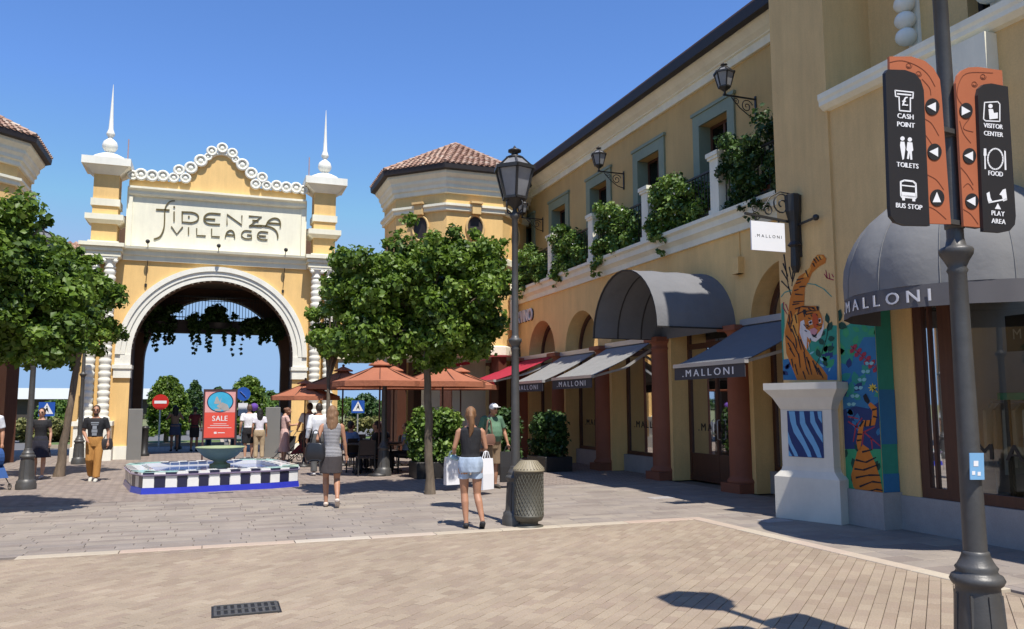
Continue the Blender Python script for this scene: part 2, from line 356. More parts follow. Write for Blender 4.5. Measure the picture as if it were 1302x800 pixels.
def sheet(name, x0, x1, y0, y1, z, m, pts=None):
    mb = MB(); mb.poly(pts or [(x0,y0,z),(x1,y0,z),(x1,y1,z),(x0,y1,z)]); return struct(mb.build(name, m))
sheet('ground', -1500, 1500, -60, 3000, -0.075, M_far)
base = sheet('plaza_paving', -40, 40, -40, 37.0, -0.028, M_ground)
far_setts = sheet('courtyard_setts', -14, 14, 16.2, 36.9, 0.0, M_setts)
road = sheet('road', -60, 60, 37.2, 70, -0.04, M_road)

def inview(x, y, m=6):
    d = Vector((x, y, 0)) - CP; z = d.dot(Fv)
    if z < 1: return False
    u = 651+FPX*d.dot(Rv)/z; v = 400-FPX*d.dot(Uv)/z
    return -80 < u < 1382 and v < 900
# cream kerb strips that divide the two pavings: one stone after another
KY, KX = 10.62, 6.78
kerb_strip = base
def stone(parent, name, m, x0, x1, y0, y1, z, t):
    mb = MB(); mb.tint = t; mb.bbox(x0, x1, y0, y1, -0.03, z, 0.006); return mb.build(name, m, parent)
x = -14.0
while x < KX-0.02:
    L_ = min(rnd.uniform(0.85, 1.1), KX-x)
    if inview(x, KY): stone(base, 'kerb_stone', M_kerb, x+0.004, x+L_-0.004, KY, KY+0.2, 0.006, rnd.random())
    x += L_
y = 2.0
while y < KY+0.2:
    L_ = min(rnd.uniform(0.85, 1.1), KY+0.2-y)
    if inview(KX, y): stone(base, 'kerb_stone', M_kerb, KX+0.001, KX+0.2, y+0.004, y+L_-0.004, 0.006, rnd.random())
    y += L_
# beige blocks inside the kerbs: the largest in view are objects, the rest one joined part
BW, BH, BA = 0.103, 0.206, rad(-48)      # courses run diagonally across the square
ca_, sa_ = math.cos(BA), math.sin(BA)
bxy = lambda p, q: (p*ca_-q*sa_, p*sa_+q*ca_)     # brick frame -> ground
GR = onZ(313, 775)      # drain grate
def clip(P, ax, lim, keep_less=True):
    out = []
    for i in range(len(P)):
        a, b = P[i], P[(i+1) % len(P)]; ia = (a[ax] <= lim) == keep_less; ib = (b[ax] <= lim) == keep_less
        if ia: out.append(a)
        if ia != ib:
            t_ = (lim-a[ax])/(b[ax]-a[ax]); out.append((a[0]+(b[0]-a[0])*t_, a[1]+(b[1]-a[1])*t_))
    return out
blocks = []; partial = []
for i in range(-160, 160):
    for j in range(-60, 90):
        p, q = i*BW, (j+(0.5 if i % 2 else 0))*BH; cx, cy = bxy(p+BW/2, q+BH/2)
        if not (-7 < cx < KX+0.3 and 3.3 < cy < KY+0.3 and inview(cx, cy)): continue
        g = 0.0023; P = [bxy(p+g, q+g), bxy(p+BW-g, q+g), bxy(p+BW-g, q+BH-g), bxy(p+g, q+BH-g)]
        if abs(cx-GR.x) < 0.22 and abs(cy-GR.y) < 0.15: continue
        if max(a[0] for a in P) < KX-0.004 and max(a[1] for a in P) < KY-0.004: blocks.append((p, q, cx, cy))
        else:
            P = clip(clip(P, 0, KX-0.005), 1, KY-0.005)
            if len(P) > 2: partial.append(P)
blocks.sort(key=lambda b: (b[2]-0.9)**2+b[3]**2)
protos = []
for k in range(10):
    mb = MB(); mb.tint = k/9; mb.bbox(g, BW-g, g, BH-g, -0.03, 0.0, 0.003); protos.append(mb.mesh('brick', M_brick))
joined = MB(); nobj = 0; LATE_BRICKS = []
for (p, q, cx, cy) in blocks:
    if nobj < 296 and inview(cx, cy, 0):
        nobj += 1; LATE_BRICKS.append((*bxy(p, q), rnd.randrange(10), rnd.uniform(-0.002, 0.001)))
    else:
        joined.tint = rnd.random(); n0 = len(joined.v); joined.bbox(p+g, p+BW-g, q+g, q+BH-g, -0.03, rnd.uniform(-0.002, 0.001), 0.003)
        joined.v[n0:] = [(*bxy(v[0], v[1]), v[2]) for v in joined.v[n0:]]
for P in partial: joined.tint = rnd.random(); joined.slab([(a[0], a[1], -0.001) for a in P], (0, 0, -0.029))
joined.build('brick', M_brick, base, kind='stuff')
# grey stone slabs beyond and beside the kerbs
sl_list = []
def slabs(x0, x1, y0, y1, h=0.2, wmin=0.35, wmax=0.85):
    y = y0
    while y < y1-0.05:
        hh = min(h, y1-y); x = x0 - rnd.uniform(0, 0.4)
        while x < x1:
            wd = rnd.uniform(wmin, wmax); xa, xb = max(x, x0), min(x+wd, x1)
            if xb-xa > 0.05 and (inview(xa, y) or inview(xb, y)): sl_list.append((xa, xb, y, y+hh))
            x += wd
        y += hh
slabs(-9, 9.7, KY+0.2, 16.2, 0.185)
slabs(KX+0.2, 9.2, 3.4, KY+0.2, 0.3, 0.3, 0.6)
sl_list.sort(key=lambda b: (b[0]**2+b[2]**2) / max(0.05, (b[1]-b[0])))
mb = MB()
for i, (xa, xb, ya, yb) in enumerate(sl_list):
    if i < 290:
        stone(base, 'paving_slab', M_slab, xa+0.003, xb-0.003, ya+0.003, yb-0.003, rnd.uniform(-0.002, 0.002), rnd.random())
    else:
        mb.tint = rnd.random(); mb.bbox(xa+0.003, xb-0.003, ya+0.003, yb-0.003, -0.03, rnd.uniform(-0.002, 0.002), 0.004)
mb.build('paving_slab', M_slab, base, kind='stuff')
g = thing('drain_grate', 'black iron drain grate with two rows of square openings in the beige paving', 'drain grate', (GR.x, GR.y, 0))
mb = MB(); a, b = 0.245, 0.17
x0, x1, y0, y1 = GR.x-a, GR.x+a, GR.y-b, GR.y+b
for k in range(10):
    xx = x0+(x1-x0)*k/9; mb.box(xx-0.012, xx+0.012, y0, y1, -0.03, 0.010)
for yy in (y0, GR.y, y1): mb.box(x0-0.012, x1+0.012, yy-0.014, yy+0.014, -0.03, 0.012)
mb.build('bars', M_lamp, g)
mb = MB(); mb.box(x0-0.03, x1+0.03, y0-0.03, y1+0.03, -0.02, 0.0025); mb.build('sump', M_blackl, g)
p = onZ(281, 627)
mb = MB(); mb.bbox(p.x-0.23, p.x+0.23, p.y-0.06, p.y+0.06, -0.02, 0.006, 0.004); tag(mb.build('drain_cover', M_iron), 'narrow dark drain slot in the slabs in front of the fountain', 'drain cover')
for k, (u, v) in enumerate(((840, 633), (985, 662))):
    p = onZ(u, v); mb = MB(); mb.bbox(p.x-0.22, p.x+0.22, p.y-0.14, p.y+0.14, -0.02, 0.006, 0.004)
    tag(mb.build('manhole_cover', M_stone), ['grey manhole cover in the paving near the brick red columns', 'grey manhole cover at the foot of the white pedestal'][k], 'manhole cover')

# ------------------------------------------------------------------ wall helpers
def arch_front(mb, fn, s0, s1, z0, z1, sc, r, zs, depth, seg=20, mr=None):
    """wall panel s0..s1 x z0..z1 with an arched opening; fn(s, z, d) -> point"""
    mr = mr or mb; q = lambda a, b, c, d: mb.quad(a, b, c, d)
    if sc-r > s0+1e-4: q(fn(s0,z0,0), fn(sc-r,z0,0), fn(sc-r,z1,0), fn(s0,z1,0))
    if s1 > sc+r+1e-4: q(fn(sc+r,z0,0), fn(s1,z0,0), fn(s1,z1,0), fn(sc+r,z1,0))
    P = [(sc-r*math.cos(math.pi*k/seg), zs+r*math.sin(math.pi*k/seg)) for k in range(seg+1)]
    for (a, b), (c, d) in zip(P, P[1:]):
        q(fn(a,b,0), fn(c,d,0), fn(c,z1,0), fn(a,z1,0)); mr.quad(fn(a,b,0), fn(c,d,0), fn(c,d,depth), fn(a,b,depth))
    mr.quad(fn(sc-r,z0,0), fn(sc-r,zs,0), fn(sc-r,zs,depth), fn(sc-r,z0,depth))
    mr.quad(fn(sc+r,z0,0), fn(sc+r,zs,0), fn(sc+r,zs,depth), fn(sc+r,z0,depth))
def rect_front(mb, fn, s0, s1, z0, z1, a, b, c, d, depth):
    q = mb.quad
    for (x0, x1, y0, y1) in ((s0,a,z0,z1),(b,s1,z0,z1),(a,b,z0,c),(a,b,d,z1)):
        if x1-x0 > 1e-4 and y1-y0 > 1e-4: q(fn(x0,y0,0), fn(x1,y0,0), fn(x1,y1,0), fn(x0,y1,0))
    for (p, r) in (((a,c),(a,d)),((a,d),(b,d)),((b,d),(b,c)),((b,c),(a,c))):
        q(fn(p[0],p[1],0), fn(r[0],r[1],0), fn(r[0],r[1],depth), fn(p[0],p[1],depth))
def ring(mb, fn, sc, zc, r0, r1, d0, d1, a0=0, a1=math.pi, seg=24):
    for k in range(seg):
        t, u = a0+(a1-a0)*k/seg, a0+(a1-a0)*(k+1)/seg
        P = lambda r, a, d: fn(sc+r*math.cos(a), zc+r*math.sin(a), d)
        mb.quad(P(r0,t,d0), P(r1,t,d0), P(r1,u,d0), P(r0,u,d0))
        mb.quad(P(r1,t,d0), P(r1,u,d0), P(r1,u,d1), P(r1,t,d1)); mb.quad(P(r0,t,d0), P(r0,u,d0), P(r0,u,d1), P(r0,t,d1))

# ------------------------------------------------------------------ the long arcade building on the right
XF, XG, XU = 9.8, 10.28, 10.6
YA, YB = 10.76, 30.0
BAY = [12.05+2.97*i for i in range(6)]
ab = thing('arcade_building', 'long yellow two-storey shop building with arches, brick-red columns and a planted balcony', 'building', (XF, 20, 0))
fX = lambda s, z, d: (XF+d, s, z)
mb = MB()
for i, c in enumerate(BAY):
    s0 = YA if i == 0 else c-1.485; s1 = YB if i == 5 else c+1.485
    arch_front(mb, fX, s0, s1, 0.0, 5.2, c, 1.1, 3.28, XG-XF)
mb.build('ground_floor_wall', M_yellow, ab)
WINC = [12.35+2.97*i for i in range(6)]
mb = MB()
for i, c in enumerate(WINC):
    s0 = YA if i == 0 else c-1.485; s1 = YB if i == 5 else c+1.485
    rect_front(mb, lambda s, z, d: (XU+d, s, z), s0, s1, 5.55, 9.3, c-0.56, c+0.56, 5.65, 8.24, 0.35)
mb.build('upper_wall', M_ochshade, ab)
mb = MB(); mb.extY([(9.84,5.14),(9.74,5.14),(9.74,5.28),(9.66,5.34),(9.62,5.36),(9.62,5.49),(9.54,5.53),(9.54,5.61),(10.75,5.61),(10.75,5.14)], YA, YB); mb.build('balcony_ledge', M_cream, ab)
mb = MB(); mb.extY([(10.62,9.14),(10.52,9.14),(10.52,9.32),(10.47,9.34),(10.47,9.37),(10.36,9.44),(10.26,9.54),(10.19,9.64),(10.19,9.74),(10.62,9.78)], YA, YB); mb.build('cornice', M_cream, ab)
rf = MB(); rf.extY([(10.03,9.83),(10.03,9.89),(14.5,11.4),(14.5,11.34)], YA, YB); rfo = rf.build('roof', M_tile, ab)
mb = MB(); mb.extY([(10.0,9.585),(10.185,9.585),(10.185,9.825),(10.0,9.825)], YA, YB); mb.build('gutter', M_dark, rfo)
mb = MB(); mb.quad((14.5,YA,0),(14.5,YB,0),(14.5,YB,11.2),(14.5,YA,11.2)); mb.quad((XG,YB,0),(14.5,YB,0),(14.5,YB,9.7),(XG,YB,9.7)); mb.build('rear_wall', M_yellow, ab)
mb = MB()   # rooms behind the glass
mb.quad((XG+0.03,YA,0.02),(13.4,YA,0.02),(13.4,YB,0.02),(XG+0.03,YB,0.02)); mb.quad((13.4,YA,0),(13.4,YB,0),(13.4,YB,4.6),(13.4,YA,4.6)); mb.quad((XG+0.03,YA,4.5),(13.4,YA,4.5),(13.4,YB,4.5),(XG+0.03,YB,4.5))
for c in BAY: mb.box(XG+0.05, 13.4, c+1.45, c+1.52, 0, 4.5)
mb.build('shop_interior', M_inner, ab)
mb = MB(); mb.quad((12.2,YA,5.6),(12.2,YB,5.6),(12.2,YB,9),(12.2,YA,9)); mb.quad((XU+0.4,YA,9),(12.2,YA,9),(12.2,YB,9),(XU+0.4,YB,9))
for c in WINC: mb.box(XU+0.36, 12.2, c+1.45, c+1.5, 5.6, 9)
mb.build('upstairs_rooms', M_room, ab)
for i, c in enumerate(WINC):
    if i == 0: continue
    mb = MB()
    for (a, b, z0, z1) in ((c-0.82,c-0.56,5.61,8.52),(c+0.56,c+0.82,5.61,8.52),(c-0.56,c+0.56,8.24,8.52)): mb.box(XU-0.05, XU+0.01, a, b, z0, z1)
    mb.box(XU-0.08, XU, c-0.86, c+0.86, 8.52, 8.6)
    for a in (c-0.575, c+0.555): mb.box(XU-0.03, XU+0.3, a, a+0.02, 5.63, 8.25)
    wf = mb.build('window', M_green, ab)
    mb = MB(); x = XU+0.3
    for a in (c-0.56, c-0.035, c+0.49): mb.box(x-0.03, x+0.03, a, a+0.07, 5.66, 8.24)
    for z in (5.66, 7.35, 8.17): mb.box(x-0.028, x+0.028, c-0.55, c+0.55, z, z+0.07)
    mb.build('sash', M_wood, wf)
    mb = MB(); mb.box(x-0.005, x+0.005, c-0.5, c+0.5, 5.7, 8.2); mb.build('pane', M_wglass, wf)
POSTS = [11.1, 13.97, 16.87, 19.88, 22.78, 25.7, 28.6]
for y in POSTS:
    mb = MB(); mb.box(9.62, 9.92, y-0.15, y+0.15, 5.605, 6.78); mb.box(9.585, 9.955, y-0.185, y+0.185, 6.78, 6.84); mb.box(9.56, 9.98, y-0.21, y+0.21, 6.84, 6.93); mb.box(9.59, 9.95, y-0.18, y+0.18, 5.606, 5.72)
    mb.build('balcony_post', M_cream, ab)
for a, b in zip(POSTS, POSTS[1:]):
    mb = MB(); y0, y1 = a+0.15, b-0.15
    mb.box(9.74, 9.79, y0, y1, 6.62, 6.66); mb.box(9.745, 9.785, y0, y1, 5.72, 5.75)
    n = int((y1-y0)/0.115)
    for k in range(n): yy = y0+(k+0.5)*(y1-y0)/n; mb.box(9.758, 9.774, yy-0.008, yy+0.008, 5.75, 6.62)
    mb.build('railing', M_iron, ab)
for k in range(7):
    y = 12.05-1.485+2.97*k if k else 10.9
    if k == 0: continue
    mb = MB(); mb.cbox((9.8, y, 0.09), 0.66, 0.62, 0.18)
    mb.lathe((9.8, y, 0), [(0.31,0.18),(0.33,0.21),(0.31,0.25),(0.275,0.28),(0.27,0.34),(0.268,1.2),(0.262,2.0),(0.245,2.85),(0.24,2.95),(0.265,2.97),(0.265,3.0),(0.24,3.02),(0.24,3.09),(0.30,3.15)], 22)
    mb.cbox((9.8, y, 3.2), 0.64, 0.6, 0.1)
    mb.build('column', M_terra, ab)
mb = MB()
for i, c in enumerate(BAY): mb.box(XG-0.16, XG+0.1, c-1.1, c+1.1, 0.0, 0.42) if i not in (1,) else None
mb.split('shop_plinth', M_stone, ab)
DOORH = []
for i, c in enumerate(BAY):
    mb = MB(); z0 = 0.42 if i != 1 else 0.02; x0, x1 = XG-0.05, XG+0.02
    mb.box(x0, x1, c-1.1, c-1.02, z0, 3.28); mb.box(x0, x1, c+1.02, c+1.1, z0, 3.28)
    mb.box(x0-0.004, x1+0.004, c-1.1, c+1.1, 2.95, 3.07); mb.box(x0-0.004, x1+0.004, c-1.1, c+1.1, z0, z0+0.09)
    if i == 1: mb.box(x0+0.01, x1-0.01, c-1.1, c+1.1, 0.1, 0.62)
    if i in (1, 3): mb.box(x0+0.005, x1-0.005, c-0.04, c+0.04, z0, 2.95)
    if i == 1:
        for s_ in (-0.1, 0.1): hb = MB(); hb.tube([(x0-0.005,c+s_,0.95),(x0-0.06,c+s_,0.97),(x0-0.06,c+s_,1.35),(x0-0.005,c+s_,1.37)], 0.013, 6); DOORH.append(hb)
    ring(mb, lambda s, z, d: (x0+d, s, z), c, 3.28, 1.0, 1.1, 0, 0.07)
    sw = mb.build('shop_window', M_wood, ab)
    mb = MB(); mb.poly([(XG-0.01, c-1.03, z0), (XG-0.01, c+1.03, z0)] + [(XG-0.01, c+1.03*math.cos(math.pi*k/16), 3.28+1.03*math.sin(math.pi*k/16)) for k in range(17)])
    mb.build('pane', M_glass, sw)
    if i in (0, 1, 2, 3):
        mb = MB(); text(mb, '.MALLONI', 1.55, 0.17, lambda x, y, d, c=c: (XG-0.016-d, c+0.78-x, 1.12+y), 0.3, 0.001); mb.build('lettering', M_letter if i == 9 else M_blackl, sw)
for hb in DOORH: hb.build('door_handle', M_trim, ab)
mb = MB()   # hidden downlight box and cable on the wall
mb.bbox(XF-0.14, XF, 13.3, 13.52, 4.28, 4.62, 0.01); mb.box(XF-0.02, XF-0.005, 13.40, 13.42, 4.62, 5.14)
mb.build('junction_box', M_yellow, ab)
mb = MB(); text(mb, 'SAPORVINO', 2.6, 0.42, lambda x, y, d: (XF-0.03-d, 27.2-x, 4.48+y), 0.1, 0.05)
so = mb.build('shop_sign_lettering', M_letter); tag(so, 'raised white and black wine bar lettering on the yellow wall behind the lamp post', 'sign')
mb = MB(); text(mb, 'SAPORVINO', 2.6, 0.42, lambda x, y, d: (XF-0.004-d, 27.16-x, 4.47+y), 0.1, 0.026); ob = mb.build('letter_sides', M_blackl, so)

# ------------------------------------------------------------------ awnings
def drop_awning(name, label, c, half, xb, zb, xf, zf, m, mv, txt=None, val=0.24, group=None):
    t = thing(name, label, 'awning', (xb, c, zb), group=group)
    mb = MB(); n = 8
    top = [[(xb+(xf-xb)*k/n, y, zb+(zf-zb)*k/n - 0.05*math.sin(math.pi*k/n)) for k in range(n+1)] for y in (c+half, c-half)]
    for k in range(n):
        a, b, d, e = top[0][k], top[0][k+1], top[1][k+1], top[1][k]
        mb.quad(a, b, d, e); mb.quad(*[(p[0], p[1], p[2]-0.012) for p in (a, b, d, e)])
    mb.build('canopy', m, t, smooth=True)
    mb = MB(); mb.box(xf-0.012, xf, c-half, c+half, zf-val-0.03, zf-0.03); v = mb.build('valance', mv, t)
    if txt:
        mb = MB(); text(mb, txt, half*1.45, 0.13, lambda x, y, d: (xf-0.014-d, c+half*0.74-x, zf-val+0.025+y), 0.32, 0.002, 0.004); mb.build('lettering', M_letter, v)
    mb = MB(); mb.box(xf-0.03, xf+0.05, c-half-0.02, c+half+0.02, zf-0.045, zf+0.025); mb.box(xb-0.09, xb+0.02, c-half-0.03, c+half+0.03, zb-0.02, zb+0.1)
    mb.build('front_bar', M_trim, t)
    for s in (-1, 1):
        mb = MB(); mb.beam((xb, c+s*(half-0.08), zb-0.55+0.35), (xf+0.9, c+s*(half-0.1), (zb+zf)/2-0.22), 0.04, 0.06); mb.beam((xf+0.9, c+s*(half-0.1), (zb+zf)/2-0.22), (xf+0.03, c+s*(half-0.14), zf-0.03), 0.035, 0.05)
        mb.build('folding_arm', M_trim, t)
    return t
GA = 'slate fabric awnings over the shop arches'
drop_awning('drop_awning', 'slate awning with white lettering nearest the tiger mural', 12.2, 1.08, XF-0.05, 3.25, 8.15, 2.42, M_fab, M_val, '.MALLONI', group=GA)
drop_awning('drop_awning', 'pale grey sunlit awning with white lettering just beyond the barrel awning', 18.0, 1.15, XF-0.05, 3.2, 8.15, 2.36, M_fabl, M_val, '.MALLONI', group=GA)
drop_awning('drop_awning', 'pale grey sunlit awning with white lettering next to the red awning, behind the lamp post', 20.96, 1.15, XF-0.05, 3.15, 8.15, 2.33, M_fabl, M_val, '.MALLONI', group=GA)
drop_awning('red_awning', 'wide crimson awning beside the pale grey awnings', 24.1, 1.5, XF-0.05, 3.2, 7.75, 2.42, M_red, M_red, None, 0.16)
drop_awning('red_awning', 'small crimson awning high on the wall above the parasols', 27.0, 1.15, XF-0.05, 3.75, 8.0, 3.2, M_red, M_red, None, 0.12)
t = thing('barrel_awning', 'half-round slate barrel awning standing out over the shop door', 'awning', (XF, 15.05, 3.2))
mb = MB(); c, r, xf, xb, zs = 15.05, 1.42, 8.0, XF, 3.2; n = 20
arc = lambda k, rr: (c+rr*math.cos(math.pi*k/n), zs+rr*math.sin(math.pi*k/n)*0.93)
bayx = [xf, xf+0.6, xf+1.2, xb]
for a, b in zip(bayx, bayx[1:]):
    for k in range(n):
        for rr in (r, r-0.02):
            m_ = (a+b)/2; dip = 0.02
            p, q = arc(k, rr), arc(k+1, rr); p2, q2 = arc(k, rr-dip), arc(k+1, rr-dip)
            mb.quad((a,*p),(m_,*p2),(m_,*q2),(a,*q)); mb.quad((m_,*p2),(b,*p),(b,*q),(m_,*q2))
mb.build('canopy', M_fab, t, smooth=True)
mb = MB(); P = [arc(k, r-0.03) for k in range(n+1)]; mb.poly([(xb-0.05, y, z) for y, z in P]); mb.build('back_cloth', M_fab, t)
for x_ in bayx[:-1]:
    mb = MB(); mb.tube([(x_+0.02, *arc(k, r-0.02)) for k in range(n+1)], 0.018, 6); mb.build('hoop', M_iron, t)
mb = MB()
for s in (-1, 1): mb.beam((xf, c+s*r, zs), (xb, c+s*r, zs), 0.03)
mb.build('bottom_rail', M_iron, t)

# wall lanterns
def lantern(mb_frame, mb_glass, c, h, w, sides=6, a0=0):
    """lantern body standing on point c: tapered glazed cage, hipped cap and finial"""
    x, y, z = c; zb, zt = z+0.22*h, z+0.66*h
    P = lambda r, a, zz: (x+r*math.cos(a), y+r*math.sin(a), zz)
    A = [a0+2*math.pi*k/sides for k in range(sides)]
    for k, a in enumerate(A):
        b = A[(k+1) % sides]
        mb_frame.beam(P(w*0.30,a,zb), P(w*0.5,a,zt), 0.045*w+0.004); mb_frame.beam(P(w*0.52,a,zt), P(w*0.52,b,zt), 0.07*w, 0.09*w); mb_frame.beam(P(w*0.30,a,zb), P(w*0.30,b,zb), 0.06*w)
        mb_frame.beam(P(w*0.5,a,zt), P(w*0.2,a,zt+0.17*h), 0.05*w)
        mb_glass.quad(P(w*0.29,a,zb), P(w*0.29,b,zb), P(w*0.48,b,zt), P(w*0.48,a,zt)); mb_glass.quad(P(w*0.49,a,zt), P(w*0.49,b,zt), P(w*0.19,b,zt+0.17*h), P(w*0.19,a,zt+0.17*h))
    mb_frame.lathe((x,y,zt+0.16*h), [(0.22*w,0),(0.23*w,0.02*h),(0.10*w,0.05*h),(0.07*w,0.09*h),(0.17*w,0.105*h),(0.17*w,0.13*h),(0.05*w,0.16*h),(0.01*w,0.2*h)], 10)
    mb_frame.lathe((x,y,z), [(0.05*w,-0.02*h),(0.09*w,0),(0.05*w,0.04*h),(0.06*w,0.08*h),(0.16*w,0.13*h),(0.27*w,0.2*h),(0.30*w,0.22*h)], 10)
    mb_frame.lathe((x,y,z), [(0.06*w,0.22*h),(0.07*w,0.28*h),(0.03*w,0.3*h)], 8)
def spiral(cx, cz, r, turns, a0, sgn=1, n=22):
    return [(cx+r*(1-k/n*0.85)*math.cos(a0+sgn*turns*2*math.pi*k/n), cz+r*(1-k/n*0.85)*math.sin(a0+sgn*turns*2*math.pi*k/n)) for k in range(n+1)]
for yl, lab in ((13.78, 'wall lantern on a scrolled iron bracket nearest the ochre pilaster'), (19.69, 'wall lantern on a scrolled bracket between the second and third green windows'), (25.65, 'wall lantern half hidden behind the tall street lamp')):
    t = thing('wall_lantern', lab, 'wall lantern', (XU, yl, 8.1), group='iron wall lanterns on the upper storey')
    mb = MB(); mb.beam((XU-0.02, yl, 7.68), (XU-0.02, yl, 8.2), 0.05, 0.02); mb.beam((XU, yl, 8.13), (XU-0.82, yl, 8.13), 0.03)
    mb.tube([(x_, yl, z_) for x_, z_ in spiral(XU-0.24, 7.95, 0.15, 1.6, 0.3)], 0.011, 5); mb.tube([(x_, yl, z_) for x_, z_ in spiral(XU-0.5, 8.02, 0.08, 1.4, 3.0, -1)], 0.009, 5)
    mb.tube([(XU-0.02, yl, 7.72), (XU-0.2, yl, 7.76), (XU-0.42, yl, 7.9), (XU-0.62, yl, 8.1)], 0.012, 5); mb.build('bracket', M_iron, t)
    mb = MB(); gb = MB(); lantern(mb, gb, (XU-0.78, yl, 8.15), 0.68, 0.42, 6, 0.2); f = mb.build('lantern_frame', M_iron, t); gb.build('glass', M_lglass, f)

# ------------------------------------------------------------------ corner building with the mural (right)
XP, XS, XT = 8.6, 8.95, 9.5
cb = thing('corner_building', 'tall ochre corner building with painted tiger mural, domed awning and shop window', 'building', (XP, 9.5, 0))
M_brwall = M_ochre
mb = MB()
mb.box(XP, 10.9, 9.5, 10.75, 0.5, 10.1)
mb.box(XP+0.04, 10.9, 8.82, 9.5, 0.5, 3.3); mb.box(XP+0.04, 10.9, 8.70, 9.5, 3.3, 6.2)
mb.build('mural_pilaster', M_brwall, cb)
mb = MB(); mb.box(XP-0.05, 10.9, 9.45, 10.8, 0, 0.5); mb.box(XP-0.01, 10.9, 8.78, 9.45, 0, 0.498); mb.box(XS-0.05, 10.9, -6, 8.78, 0, 0.46); mb.build('plinth', M_stone, cb)
mb = MB(); mb.box(XS-0.02, 9.3, 8.46, 8.82, 0.46, 3.3); mb.box(XP+0.04, 10.9, -6, 8.70, 3.25, 6.2); mb.box(XP+0.04, 10.9, -6, 3.4, 0.4, 3.25); mb.build('ground_floor_wall', M_brwall, cb)
fU = lambda s, z, d: (XT+d, s, z)
mb = MB(); rect_front(mb, fU, 6.4, 9.5, 6.2, 10.0, 6.75, 7.75, 6.6, 9.0, 0.3); rect_front(mb, fU, -6.0, 6.4, 6.2, 10.0, 3.4, 4.6, 6.6, 9.0, 0.3); mb.box(XT+0.5, 12.5, -6, 9.5, 6.2, 10.0); mb.build('upper_wall', M_brwall, cb)
mb = MB(); mb.extY([(8.5,6.26),(8.5,6.2),(8.57,6.14),(8.645,6.12),(8.645,6.38),(8.48,6.38),(8.48,6.30)], -6, 9.56); mb.box(8.645, 9.6, -6, 9.5, 6.201, 6.34); mb.build('string_course', M_cream, cb)
mb = MB(); mb.extY([(8.9,9.6),(8.75,9.75),(8.75,9.95),(9.55,10.0),(9.55,9.35),(9.45,9.35)], -6, 9.5); mb.build('cornice', M_cream, cb)
mb = MB(); mb.extY([(8.68,9.9),(8.68,10.1),(12,11.4),(12,11.2)], -6, 9.49); mb.build('roof', M_tile, cb)
# bay with a small balcony, console and beaded columns
yc_ = onX(1215, 75, 8.5).y; mb = MB(); mb.extX([(yc_+0.42,6.10),(yc_+0.42,5.98),(yc_+0.30,5.92),(yc_+0.28,5.75),(yc_+0.14,5.72),(yc_+0.14,5.55),(yc_-0.46,5.55),(yc_-0.46,6.10)], 8.44, 8.638); mb.box(8.40, 8.639, yc_-0.50, yc_-0.2, 5.42, 5.549); mb.split('console', M_cream, cb)
for y_ in (onX(1151, 30, XT-0.2).y, onX(1257, 5, XT-0.2).y):
    mb = MB(); mb.box(XT-0.06, XT+0.01, y_-0.09, y_+0.09, 6.9, 9.4)
    bc = mb.build('beaded_column', M_white, cb)
    for k in range(10): mb = MB(); mb.ball((XT-0.2, y_, 7.02+k*0.25), 0.15, 0.15, 0.13, 14, 8); mb.build('bead', M_white, bc)
mb = MB()
for a in (6.75, 7.22, 7.69): mb.box(XT+0.2, XT+0.26, a, a+0.06, 6.6, 9.0)
for z in (6.9, 7.3, 7.7, 8.1): mb.box(XT+0.205, XT+0.255, 6.75, 7.75, z, z+0.04)
wf = mb.build('window', M_dark, cb)
mb = MB(); mb.box(XT+0.225, XT+0.235, 6.76, 7.74, 6.61, 8.99); mb.build('pane', M_wglass, wf)
# shop window
YS1, YS0 = 8.46, 3.4
mb = MB(); mb.box(XS, 13.0, YS0, YS1, 0.44, 0.46); mb.quad((12.6,YS0,0.4),(12.6,YS1,0.4),(12.6,YS1,3.3),(12.6,YS0,3.3)); mb.quad((XS+0.1,YS1-0.004,0.4),(12.6,YS1-0.004,0.4),(12.6,YS1-0.004,3.25),(XS+0.1,YS1-0.004,3.25)); mb.quad((XS+0.1,YS0,0.4),(12.6,YS0,0.4),(12.6,YS0,3.25),(XS+0.1,YS0,3.25)); mb.build('shop_interior', M_inner, cb)
mb = MB(); x0, x1 = XS, XS+0.08
mb.box(x0, x1, YS0, YS1, 0.46, 0.60); mb.box(x0, x1, YS0, YS1, 3.05, 3.25)
for (a, b) in ((8.32, 8.46), (7.86, 8.06), (5.2, 5.3), (3.4, 3.5)): mb.box(x0-0.003, x1+0.003, a, b, 0.6, 3.05)
for (a, b) in ((8.2, 8.24),): mb.box(x0+0.01, x1, a, b, 0.6, 3.05)
sw = mb.build('shop_window', M_wood, cb)
mb = MB(); mb.quad((XS+0.04,YS0,0.6),(XS+0.04,YS1,0.6),(XS+0.04,YS1,3.05),(XS+0.04,YS0,3.05)); mb.build('pane', M_glass, sw)
mb = MB(); text(mb, 'MALLONI', 2.3, 0.2, lambda x, y, d: (XS+0.032-d, 7.62-x, 1.02+y), 0.5, 0.001, 0.006); mb.build('lettering', M_blackl, sw)
